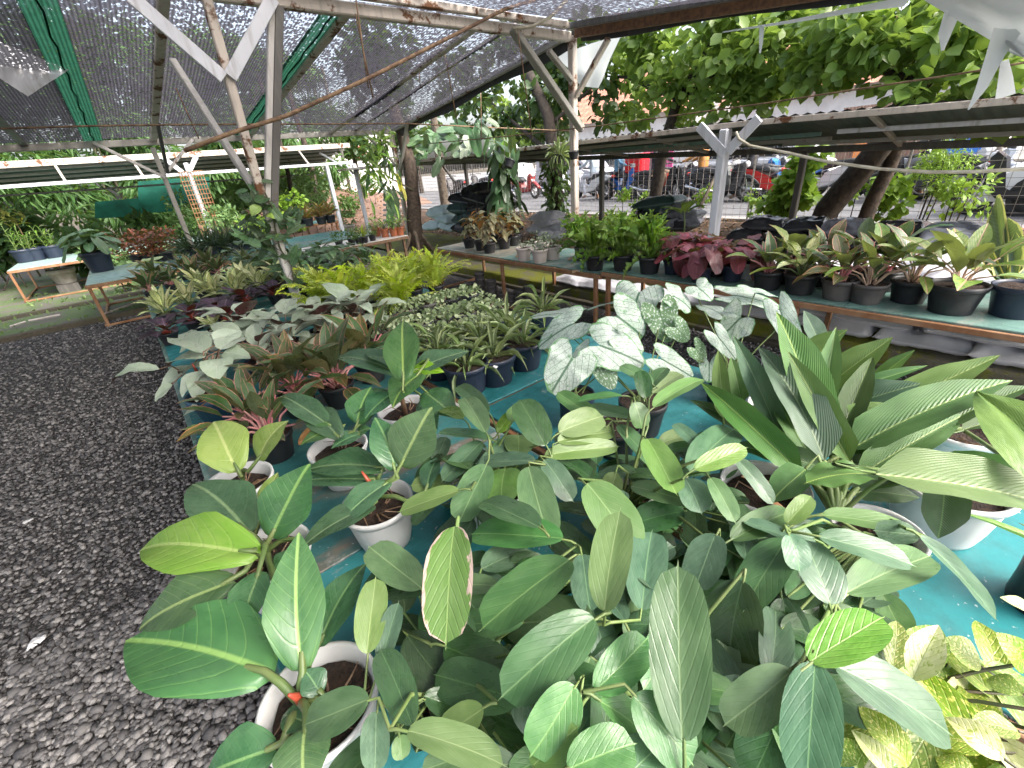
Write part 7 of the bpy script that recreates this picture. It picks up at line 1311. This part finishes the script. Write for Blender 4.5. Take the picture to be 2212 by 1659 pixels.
heap((('sack_grey', 1182, 470, 7.0, .62, .18, .1, 'top grey lavender sack of the low stack by the dark trunk'), ('sack_grey', 1184, 484, 7.0, .64, .18, -.1, 'middle grey lavender sack of the low stack by the dark trunk'), ('sack_grey', 1178, 497, 7.0, .66, .2, .1, 'bottom grey lavender sack of the low stack'), ('sack_grey', 1215, 496, 6.8, .5, .2, -.3, 'grey sack slumped beside the low stack'), ('sack_grey', 1262, 490, 6.8, .55, .18, .2, 'grey sack behind the first crinkled fern'), ('sack_grey', 1195, 508, 6.6, .5, .2, .3, 'grey sack in front of the low stack behind the white pots')), 'grey sacks by the dark trunk')
heap((('sack_green', 1425, 440, 7.6, .75, .2, .1, 'top dark green bag of the heap behind the broad leaved sapling'), ('sack_green', 1420, 458, 7.6, .7, .22, -.1, 'dark green bag second in the heap behind the sapling'), ('sack_clear', 1466, 455, 7.5, .5, .18, .1, 'cloudy bag showing past the sapling leaves'), ('sack_clear', 1478, 470, 7.3, .55, .2, 0, 'rounded cloudy bag near the braced post'), ('sack_black', 1410, 475, 7.4, .7, .22, 0, 'black bag low behind the crinkled ferns'), ('sack_clear', 1480, 484, 7.2, .5, .18, .3, 'small cloudy bag low by the braced post'), ('sack_black', 1455, 488, 7.2, .6, .2, 0, 'lowest black bag behind the sapling')), 'bag heap behind the crinkled ferns')
for k in range(5): p = atX(1222+k*9, 596+k*2, 5.3); b = MB(); b.ell(p, (.05, .05, .035), 8, 6); tag(b.build('pale_stone', M['grey_pot'], smooth=True), f'{ORD[k]} of the pale round stones on the mossy kerb under the faded bench', 'stone', 'pale stones on the mossy kerb')
# black plant rack by the sacks
t = thing('wire_rack', 'black wire plant rack standing in front of the dark sacks', 'rack', atX(1015, 510, 6.6)); b = MB(); c = atX(1017, 480, 6.6)
for dx in (-.14, .14):
    for dy in (-.14, .14): b.tube([(c.x+dx, c.y+dy, .05), (c.x+dx, c.y+dy, c.z+.45)], .012, 4)
for zz in (.3, .65, c.z+.4): 
    for a_, b2 in (((-.14, -.14), (.14, -.14)), ((.14, -.14), (.14, .14)), ((.14, .14), (-.14, .14)), ((-.14, .14), (-.14, -.14))): b.tube([(c.x+a_[0], c.y+a_[1], zz), (c.x+b2[0], c.y+b2[1], zz)], .01, 4)
b.build('frame', M['black_plastic'], t)

# ================================================================== FENCE AND STREET
FX2 = 10.3
t = thing('wire_fence', 'rusty square mesh wire fence along the street with thin posts', 'fence', (FX2, 5, .2)); yf = -3.
while yf < 22:
    b = MB(); y1 = yf+2.5
    for k in range(int(2.5/.155)): y = yf+k*.155; b.tube([(FX2, y, .22), (FX2+.005, y, 2.25)], .0045, 3, cap=False)
    for k in range(17): z = .24+k*.122; b.tube([(FX2+.004, yf, z), (FX2+.004, y1, z)], .0045, 3, cap=False)
    kind(b.build('wire_mesh', M['wire'], t), 'stuff'); b = MB(); b.tube([(FX2+.03, yf, .1), (FX2+.03, yf, 2.35)], .02, 6); b.build('fence_post', M['dark_metal'], t); yf = y1
p, q = atX(1540, 392, 9.9), atX(1497, 476, 9.2); b = MB(); b.tube([q, p, p+(p-q)*.35], .035, 7); tag(b.build('leaning_pole', M['bark_pale'], smooth=True), 'grey pole leaning against the fence by the braced post', 'pole')
p, q = atX(1012, 455, 8.9), atX(990, 500, 8.6); 
def profile(P, ws, n=None):
    """closed side profile (x, z) extruded across y; ws = [(y, inset)]"""
    V = []; m_ = len(P); cx_ = sum(p[0] for p in P)/m_; cz_ = sum(p[1] for p in P)/m_
    for y, ins in ws: V += [(cx_+(x-cx_)*(1-ins), y, cz_+(z-cz_)*(1-ins)) for x, z in P]
    Fc = [tuple(range(m_-1, -1, -1)), tuple((len(ws)-1)*m_+i for i in range(m_))]
    Fc += [(k*m_+i, k*m_+(i+1) % m_, (k+1)*m_+(i+1) % m_, (k+1)*m_+i) for k in range(len(ws)-1) for i in range(m_)]
    return V, Fc
PAINT = {}
def paint(nm, c):
    if nm not in PAINT: PAINT[nm] = flat(nm+'_paint', c, .25, spec=.6)
    return PAINT[nm]
M['tyre'] = flat('rubber_tyre', (.02, .02, .02), .7); M['alloy'] = flat('alloy_rim', (.45, .45, .46), .35, metal=.7); M['lens'] = flat('clear_lens', (.7, .7, .72), .15); M['tail'] = flat('red_lens', (.55, .03, .02), .2); M['orange_lens'] = flat('orange_lens', (.75, .20, .03), .2); M['vinyl'] = flat('black_vinyl', (.022, .022, .025), .5); M['chrome'] = flat('chrome', (.6, .6, .62), .15, metal=1.); M['greyplastic'] = flat('grey_trim', (.07, .07, .075), .5)
def wheelparts(parent, c, r, w_, axis='Y', spokes=5):
    wb = MB(); Rm_ = Matrix.Translation(c) @ Matrix.Rotation(PI/2, 4, 'X')
    pr_ = [(r*.66, -w_/2), (r*.9, -w_/2), (r, -w_*.3), (r*1.01, 0), (r, w_*.3), (r*.9, w_/2), (r*.66, w_/2), (r*.66, -w_/2)]
    wb.lathe(pr_, 24, M=Rm_, capb=False); wh = wb.build('wheel', M['tyre'], parent, smooth=True)
    rb = MB(); rb.lathe([(r*.68, -w_*.3), (r*.68, w_*.3), (r*.58, w_*.3), (r*.58, -w_*.3), (r*.68, -w_*.3)], 24, M=Rm_, capb=False); rb.lathe([(r*.16, -w_*.55), (r*.16, w_*.55), (0.001, w_*.55)], 10, M=Rm_)
    for k in range(spokes): a = 2*PI*k/spokes; v = Vector((math.cos(a), 0, math.sin(a))); rb.bar(Vector(c)+v*r*.12, Vector(c)+v*r*.62, w_*.22, r*.10)
    rb.build('rim', M['alloy'], wh); return wh
def place(t, loc, rz, sc=1.):
    """move a thing built at the origin, with its children, to where it stands"""
    t.matrix_basis = Matrix.Translation(Vector(loc)) @ Matrix.Rotation(rz, 4, 'Z') @ Matrix.Scale(sc, 4)
def scooter(lab, colr, colnm, y, x, flip, sport=False, group='motorbikes on the street', box=None):
    t = thing('motorbike', lab, 'motorbike', (0, 0, 0), group); m_ = paint(colnm, colr)
    wheelparts(t, (.62, 0, .28), .28, .09); wheelparts(t, (-.62, 0, .28), .28, .10)
    V, Fc = profile([(-.95, .70), (-.80, .78), (-.45, .72), (-.12, .58), (-.02, .40), (.20, .34), (.30, .40), (.42, .86), (.50, .93), (.56, .84), (.44, .36), (.34, .26), (.0, .24), (-.25, .30), (-.45, .48), (-.78, .60)], [(-.15, .10), (-.12, .0), (.12, 0), (.15, .10)]); ob('body', mesh('body', V, Fc, m_, smooth=False), t)
    V, Fc = profile([(-.90, .77), (-.55, .84), (-.15, .80), (.02, .66), (-.05, .62), (-.45, .72), (-.85, .73)], [(-.13, .15), (-.10, 0), (.10, 0), (.13, .15)]); ob('seat', mesh('seat', V, Fc, M['vinyl']), t)
    V, Fc = profile([(.32, .60), (.46, .66), (.66, .62), (.86, .46), (.92, .36), (.80, .44), (.62, .56), (.44, .50)], [(-.07, .2), (-.055, 0), (.055, 0), (.07, .2)]); ob('front_fender', mesh('front_fender', V, Fc, m_), t)
    V, Fc = profile([(-.45, .30), (-.05, .22), (.12, .24), (.05, .42), (-.3, .46), (-.5, .40)], [(-.12, .1), (-.09, 0), (.09, 0), (.12, .1)]); ob('engine', mesh('engine', V, Fc, M['greyplastic']), t)
    b = MB(); b.tube([(.62, .05, .28), (.50, .05, .75)], .025, 6); b.tube([(.62, -.05, .28), (.50, -.05, .75)], .025, 6); b.build('fork', M['chrome'], t)
    b = MB(); b.tube([(.30, -.34, .98), (.44, -.18, 1.0), (.46, 0, .98), (.44, .18, 1.0), (.30, .34, .98)], .018, 6); b.build('handlebar', M['vinyl'], t)
    b = MB(); b.ell((.53, 0, .86), (.07, .10, .08), 10, 6); b.build('headlight', M['lens'], t, smooth=True); b = MB(); b.ell((-.95, 0, .70), (.05, .10, .05), 10, 6); b.build('tail_light', M['tail'], t, smooth=True)
    for s in (-1, 1):
        b = MB(); b.tube([(.40, s*.22, 1.0), (.38, s*.30, 1.2)], .008, 5); b.ell((.37, s*.31, 1.24), (.02, .07, .045), 8, 5); b.build('mirror', M['greyplastic'], t)
    b = MB(); b.tube([(-.2, -.14, .28), (-.55, -.16, .30), (-.95, -.16, .42)], [.03, .045, .05], 8); b.build('exhaust', M['chrome'], t, smooth=True)
    V, Fc = profile([(-.80, .60), (-1.02, .46), (-1.06, .36), (-.92, .50), (-.72, .56)], [(-.08, .1), (-.06, 0), (.06, 0), (.08, .1)]); ob('rear_fender', mesh('rear_fender', V, Fc, M['greyplastic']), t)
    place(t, (x, y, .285), (PI/2 if flip else -PI/2)+rnd.uniform(-.08, .08), 1.16); return t
def bodymat(nm, shirt, legs, skin=(.30, .17, .11)):
    g = G(nm); z = g.n('ShaderNodeSeparateXYZ', {0: g.co('Object')}).outputs[2]; c = g.mix(g.mr(z, .86, .88), legs, shirt); c = g.mix(g.mr(z, .16, .18), skin, c); c = g.mix(g.mr(z, 1.42, 1.44), c, skin); return g.bsdf(c, .8, 0., g.noise(g.co(), 14., 4.), .3, .01)
SKV = [(0, 0, .80), (.02, 0, 1.02), (.04, 0, 1.26), (.06, 0, 1.42), (.08, 0, 1.55), (.10, 0, 1.64), (.05, .17, 1.35), (.22, .24, 1.14), (.44, .26, 1.06), (.52, .27, 1.04), (.05, -.17, 1.35), (.22, -.24, 1.14), (.44, -.26, 1.06), (.52, -.27, 1.04), (.05, .11, .80), (.42, .16, .76), (.34, .17, .40), (.28, .17, .14), (.42, .17, .08), (.05, -.11, .80), (.42, -.16, .76), (.34, -.17, .40), (.28, -.17, .14), (.42, -.17, .08)]
SKE = [(0, 1), (1, 2), (2, 3), (3, 4), (4, 5), (2, 6), (6, 7), (7, 8), (8, 9), (2, 10), (10, 11), (11, 12), (12, 13), (0, 14), (14, 15), (15, 16), (16, 17), (17, 18), (0, 19), (19, 20), (20, 21), (21, 22), (22, 23)]
SKR = [.15, .14, .15, .07, .09, .085, .07, .05, .04, .035, .07, .05, .04, .035, .11, .085, .06, .045, .04, .11, .085, .06, .045, .04]
def rider(lab, shirt, legs, helm, x, y, rz, foot_down=False):
    me = bpy.data.meshes.new('person'); V = [Vector(v) for v in SKV]
    if foot_down: V[20] = Vector((.30, -.24, .58)); V[21] = Vector((.20, -.32, .28)); V[22] = Vector((.14, -.36, .02)); V[23] = Vector((.30, -.38, .0))
    me.from_pydata([tuple(v) for v in V], SKE, []); o = bpy.data.objects.new('person', me); COL.objects.link(o); sk_ = o.modifiers.new('skin', 'SKIN')
    for i, r in enumerate(SKR): me.skin_vertices[0].data[i].radius = (r, r)
    me.skin_vertices[0].data[0].use_root = True
    sb = o.modifiers.new('sub', 'SUBSURF'); sb.levels = 1; sb.render_levels = 1; me.materials.append(bodymat('rider_clothes', shirt, legs)); sk_.use_smooth_shade = True
    tag(o, lab, 'person', 'riders on the street'); b = MB(); b.ell((.10, 0, 1.62), (.15, .13, .14), 14, 8); V2 = [v for v in b.v]; ob('helmet', mesh('helmet', V2, b.f, paint(*helm), smooth=True), o)
    b = MB(); b.ell((.20, 0, 1.58), (.06, .09, .06), 10, 6); ob('face', mesh('face', b.v, b.f, M['skin'], smooth=True), o)
    o.matrix_basis = Matrix.Translation((x, y, .285)) @ Matrix.Rotation(rz, 4, 'Z') @ Matrix.Scale(1.12, 4); return o
M['skin'] = flat('skin', (.36, .21, .14), .6)
bikes = [(985, 15.2, (.03, .03, .035), 'black', True, 'black motorbike seen past the pale trunk', None),
 (1135, 15., (.25, .03, .03), 'maroon', False, 'maroon motorbike half hidden by the arrow leaved totem', None),
 (1275, 14.6, (.55, .56, .58), 'silver', True, 'silver motorbike behind the rusty post carrying a rider in pale trousers', ((.35, .42, .50), (.42, .44, .50), ('white', (.7, .7, .7)))),
 (1345, 14.9, (.02, .12, .42), 'blue', False, 'blue motorbike beside the dark fence post', ((.10, .22, .34), (.05, .05, .06), ('red', (.5, .03, .03)))),
 (1425, 14.5, (.025, .025, .03), 'gloss_black', False, 'black motorbike with a red and brown bundle beside it', ((.03, .03, .035), (.22, .15, .10), ('black', (.02, .02, .02)))),
 (1500, 14.6, (.04, .04, .045), 'charcoal', True, 'charcoal motorbike with a barefoot rider', ((.42, .19, .05), (.05, .055, .065), ('yellow', (.6, .4, .05)))),
 (1600, 14.5, (.30, .31, .30), 'grey', True, 'grey motorbike behind the white braced post with a rider in black', ((.025, .025, .03), (.03, .03, .035), ('grey_helmet', (.25, .25, .27)))),
 (1668, 14.4, (.60, .05, .04), 'red', False, 'red and white motorbike next to the bright shrub', None),
 (1700, 15.4, (.03, .17, .48), 'bright_blue', True, 'blue motorbike behind the red one', None),
 (1975, 14.6, (.03, .03, .03), 'black', True, 'black motorbike behind the twin trunks with a rider in dark clothes', ((.03, .03, .035), (.14, .14, .15), ('black', (.02, .02, .02)))),
 (2075, 14.8, (.40, .44, .50), 'pale_blue', False, 'pale blue motorbike behind the feathery shrub', None),
 (1040, 16.2, (.05, .05, .055), 'charcoal', True, 'dark motorbike behind the sack heap', None),
 (1200, 16.0, (.45, .45, .47), 'silver', False, 'silver motorbike behind the hanging orchid pot', None),
 (1312, 16.0, (.03, .03, .03), 'black', False, 'black motorbike in the second row behind the silver one', None),
 (1392, 16.1, (.5, .04, .04), 'red', True, 'red motorbike in the second row by the red delivery box', None),
 (1462, 16.0, (.05, .05, .055), 'charcoal', False, 'dark motorbike in the second row behind the red bag', None),
 (1545, 15.9, (.45, .45, .47), 'silver', False, 'silver motorbike in the second row before the white car', None),
 (1640, 15.8, (.03, .03, .03), 'black', False, 'black motorbike squeezed beside the grey one', None),
 (1560, 14.2, (.06, .06, .06), 'charcoal', False, 'charcoal motorbike nose to tail with the barefoot rider', None),
 (1765, 15.0, (.35, .36, .38), 'silver', True, 'silver motorbike behind the bright green shrub', None),
 (1915, 15.3, (.03, .03, .03), 'black', False, 'black motorbike glimpsed between the twin trunks', None),
 (2030, 15.6, (.42, .43, .45), 'silver', False, 'silver motorbike behind the feathery conifer like shrub', None)]
for px, x, c_, nm, flip, lb, rd in bikes:
    y = atX(px, 420, x).y; rz = PI/2 if flip else -PI/2; scooter(lb, c_, nm, y, x, flip)
    if rd:
        d_ = Vector((math.cos(rz), math.sin(rz), 0)); rider('rider in '+{985: '', 1275: 'a pale shirt on the silver motorbike', 1345: 'a blue top and red helmet on the blue motorbike', 1425: 'black with brown trousers on the black motorbike', 1500: 'an orange top sitting barefoot on the charcoal motorbike', 1600: 'black standing astride the grey motorbike', 1975: 'dark clothes behind the twin trunks', 2075: 'a blue jacket on the pale blue motorbike'}[px], rd[0], rd[1], rd[2], x-d_.x*.22, y-d_.y*.22, rz, foot_down=px in (1500, 1975, 1275))
y = atX(2215, 440, 12.4).y; scooter('black motorbike with bronze wheels parked closest to the fence beside the white car', (.03, .03, .035), 'black', y, 12.4, True)
p = atX(1376, 352, 15.0); t = thing('delivery_box', 'red delivery box with a white emblem behind the rider in black', 'delivery box', (p.x, p.y, p.z-.3)); b = MB(); b.box((p.x-.28, p.y-.36, p.z-.32), (p.x+.28, p.y+.36, p.z+.26), bev=.05); b.build('box', paint('delivery_red', (.62, .02, .03)), t); b = MB(); b.box((p.x-.31, p.y-.39, p.z+.262), (p.x+.31, p.y+.39, p.z+.31), bev=.02); b.build('lid', paint('delivery_red', (.62, .02, .03)), t); b = MB(); b.box((p.x-.287, p.y-.13, p.z-.12), (p.x-.281, p.y+.07, p.z+.0)); b.build('emblem', M['lens'], t)
b = MB(); b.box((p.x-.22, p.y-.3, .29), (p.x+.22, p.y+.3, p.z-.322), bev=.03); tag(b.build('crate', M['greyplastic']), 'dark crate carrying the red delivery box', 'crate')
p = atX(1440, 390, 14.6); b = MB(); b.box((p.x-.12, p.y-.16, p.z-.28), (p.x+.12, p.y+.16, p.z+.22), bev=.06); tag(b.build('red_bag', paint('bag_red', (.65, .06, .03))), 'bright red bag hanging beside the black motorbike', 'bag')
def car(lab, x, y, rz, L=4.1, Ht=1.5, col=(.72, .73, .75), nm='car_white', van=False):
    t = thing('parked_car', lab, 'car', (0, 0, 0), 'cars on the street'); h = L/2; k = Ht/1.5; m_ = paint(nm, col)
    low = [(-h, .38), (-h+.04, .75*k), (-h+.25, .92*k), (-.3, .95*k), (h*.42, .93*k), (h*.80, .82*k), (h-.05, .62*k), (h, .36), (h-.1, .22), (-h+.1, .22)]
    V, Fc = profile(low, [(-.85, .05), (-.80, .01), (-.6, 0), (.6, 0), (.80, .01), (.85, .05)]); ob('body', mesh('body', V, Fc, m_, smooth=False), t)
    roof = [(-h+.15, .90*k), (-h+.40, 1.40*k), (-h*.45, 1.5*k), (h*.02, 1.47*k), (h*.46, .92*k)] if not van else [(-h+.05, .9*k), (-h+.10, 1.42*k), (-h*.3, 1.5*k), (h*.45, 1.46*k), (h*.78, .86*k)]
    V, Fc = profile(roof, [(-.76, .10), (-.66, .02), (.66, .02), (.76, .10)]); cab = ob('cabin', mesh('cabin', V, Fc, m_, smooth=False), t)
    cxr = sum(p_[0] for p_ in roof)/len(roof); czr = sum(p_[1] for p_ in roof)/len(roof); W2 = [(cxr+(a-cxr)*.78, czr+(z-czr)*.70+.03) for a, z in roof]
    for s in (-1, 1): V, Fc = profile(W2, [(s*.735, 0), (s*.768, .04)]); ob('side_window', mesh('side_window', V, Fc if s > 0 else [f[::-1] for f in Fc], M['glass'], smooth=False), cab)
    for wx in (-h*.62, h*.62):
        for s in (-1, 1): wheelparts(t, (wx, s*.77, .31), .31, .2, spokes=9)
        for s in (-1, 1): b = MB(); b.lathe([(.37, -.01), (.37, .01), (.001, .01)], 20, M=Matrix.Translation((wx, s*.852, .33)) @ Matrix.Rotation(PI/2, 4, 'X')); b.build('wheel_arch', M['vinyl'], t)
    for s in (-1, 1):
        b = MB(); b.ell((h-.12, s*.62, .66*k), (.12, .16, .08), 10, 6); b.build('headlight', M['lens'], t, smooth=True); b = MB(); b.ell((-h+.05, s*.66, .72*k), (.06, .13, .12), 10, 6); b.build('tail_light', M['tail'], t, smooth=True)
        b = MB(); b.ell((h*.30, s*.90, .98*k), (.07, .09, .06), 8, 6); b.build('mirror', m_, t, smooth=True)
    b = MB(); b.box((-h-.02, -.26, .48), (-h+.02, .26, .60)); b.build('number_plate', M['white_plastic'], t); b = MB(); b.box((-h-.06, -.82, .26), (-h+.1, .82, .45), bev=.04); b.build('bumper', m_, t)
    place(t, (x, y, .29), rz); return t
car('white car at the end of the street view, its dark wheel arch toward the fence', 13.2, atX(2128, 400, 13.2).y-2.05, PI/2)
car('white car stopped behind the black clad rider and the braced post', 17.4, atX(1655, 360, 17.4).y, -PI/2, 4.3, 1.6, van=True)
car('silver van far behind the rider in pale trousers', 18.2, atX(1240, 360, 18.2).y, -PI/2, 4.4, 1.75, (.5, .5, .54), 'car_silver', van=True)
car('white car beyond the motorbikes behind the arrow leaved totem', 18., atX(1090, 370, 18.).y, PI/2, 4.2, 1.5)
# buildings across the street and beyond the bank
def house(lab, x0, x1, y0, y1, hgt, roof, wall, wins, name='house', ridge='Y', group=None):
    t = thing(name, lab, 'house', ((x0+x1)/2, (y0+y1)/2, 0), group); b = MB(); b.box((x0, y0, -.1), (x1, y1, hgt)); wl = b.build('wall', M[wall], t)
    if roof:
        V = []; xm = (x0+x1)/2; o_ = .5; rh = hgt+(x1-x0)*.32; n = int((y1-y0+1)/.25)
        for s, xe_ in ((-1, x0-o_), (1, x1+o_)):
            m_ = 16; V = []
            for j in range(m_+1):
                for i in range(n+1): f = j/m_; V.append((xe_+(xm-xe_)*f, y0-.4+(y1-y0+.8)*i/n, hgt-.18+(rh-hgt+.18)*f+.03*((i % 2))+.04*(1-(j % 2))))
            ob('roof', mesh('roof', V, [(j*(n+1)+i, j*(n+1)+i+1, (j+1)*(n+1)+i+1, (j+1)*(n+1)+i) for j in range(m_) for i in range(n)], M[roof], smooth=False), t)
        b = MB()
        for y in (y0, y1): k = len(b.v); b.v += [Vector((x0, y, hgt)), Vector((x1, y, hgt)), Vector((xm, y, rh-.1))]; b.f.append((k, k+1, k+2))
        b.build('gable', M[wall], t)
    for (y, z, w_, h_) in wins:
        f = MB(); f.box((x0-.06, y-w_/2-.06, z-.06), (x0-.002, y+w_/2+.06, z+h_+.06)); fo = f.build('window', M['cream_plastic'], t); g_ = MB(); g_.box((x0-.075, y-w_/2, z), (x0-.062, y+w_/2, z+h_)); g_.build('pane', M['glass'], fo)
    return t
p = atX(1760, 215, 23)
house('low house with a clay tiled roof across the street behind the big leaved trees', 23, 30, 2.5, 11.5, 3.5, 'roof_tile', 'plaster', [(4, 1.2, 1.2, 1.3), (7, 1.2, 1.2, 1.3), (10, 1.2, 1.2, 1.3)])
house('white walled house across the street beyond the silver van', 23, 30, 13.5, 24, 3.6, 'roof_tile', 'plaster', [(15, 1.2, 1.3, 1.3), (18, 1.2, 1.3, 1.3), (21, 1.2, 1.3, 1.3)])
house('white shop across the street behind the white car', 22, 28, -9, 1.4, 3.4, 'roof_tile', 'plaster', [(-1, 1., 1.4, 1.4), (-4, 1., 1.4, 1.4)])
house('pale building at the far end beyond the reddish bank', 9.0, 17, 33, 41, 4.6, None, 'plaster', [(35, 1.2, 1, 1.2), (38, 1.2, 1, 1.2)])
q = atX(1930, 345, 20.5); t = thing('corrugated_wall', 'brown corrugated sheet wall behind the leaning twin trunks', 'wall', (20.6, q.y, .3))
for k in range(6):
    V = []; n = 24; y0 = q.y-1.8+k*.6
    for i in range(n+1): y = y0+.61*i/n; dx = .02*math.sin(2*PI*i/4); V += [(20.6+dx, y, .29), (20.6+dx, y, 2.6)]
    ob('sheet_panel', mesh('sheet_panel', V, [(2*i, 2*i+1, 2*i+3, 2*i+2) for i in range(n)], M['brownwall']), t)
for k, (px, py, x, w_, h_, nm, c_, lb) in enumerate(((1855, 335, 19.8, .35, 1.1, 'banner_orange', (.75, .25, .06), 'orange banner strip behind the leaning tree'), (2075, 320, 19.8, .9, .9, 'banner_blue', (.06, .20, .60), 'bright blue panel across the street behind the feathery shrub'), (1420, 345, 19., 1.5, .8, 'banner_pink', (.70, .12, .30), 'pink panel across the street behind the red delivery box'), (735, 330, 30, 1., .8, 'banner_red', (.6, .15, .12), 'reddish panel on the far pale building'))):
    p = atX(px, py, x) if k < 3 else atY(px+40, py, 32.9); b = MB()
    if k < 3: b.box((x, p.y-w_/2, p.z-h_/2), (x+.04, p.y+w_/2, p.z+h_/2)); b.box((x+.01, p.y-.03, .29), (x+.035, p.y+.03, p.z-h_/2))
    else: b.box((p.x-w_/2, 32.85, p.z-h_/2), (p.x+w_/2, 32.95, p.z+h_/2))
    tag(b.build('banner', paint(nm, c_)), lb, 'banner')
for px, y, lb in ((738, 27, 'dark utility pole in front of the far pale building'), (712, 26, 'second thin pole by the far pale building')):
    p = atY(px, 330, y); b = MB(); b.tube([(p.x, y, 0), (p.x, y, 7)], .09, 8); tag(b.build('utility_pole', M['dark_metal'], smooth=True), lb, 'pole')
# row of street trees and far greenery closing the view
for k, (x, y, r, hgt, lb) in enumerate(((26, 30, 2.6, 4.5, 'round street tree beyond the last white walled house'), (18.5, 33, 2.4, 4.2, 'dark tree at the far bend of the street'), (34, 12.5, 3., 6.5, 'tall tree behind the gap between the two tiled houses'), (12, 29, 2., 4., 'small tree on the reddish bank near the pale building'), (33, 1, 3., 6.5, 'tall tree behind the white shop'))):
    tree('far_tree', lb, (x, y, .2), [(x, y, 0), (x, y, hgt*.6), (x+.2, y, hgt)], None, subclump((x, y, hgt), (r, r, r*.8), 12), 1300, .32, 'wide', 'crown_dark' if k % 2 else 'crown_big', r=(.2, .1))
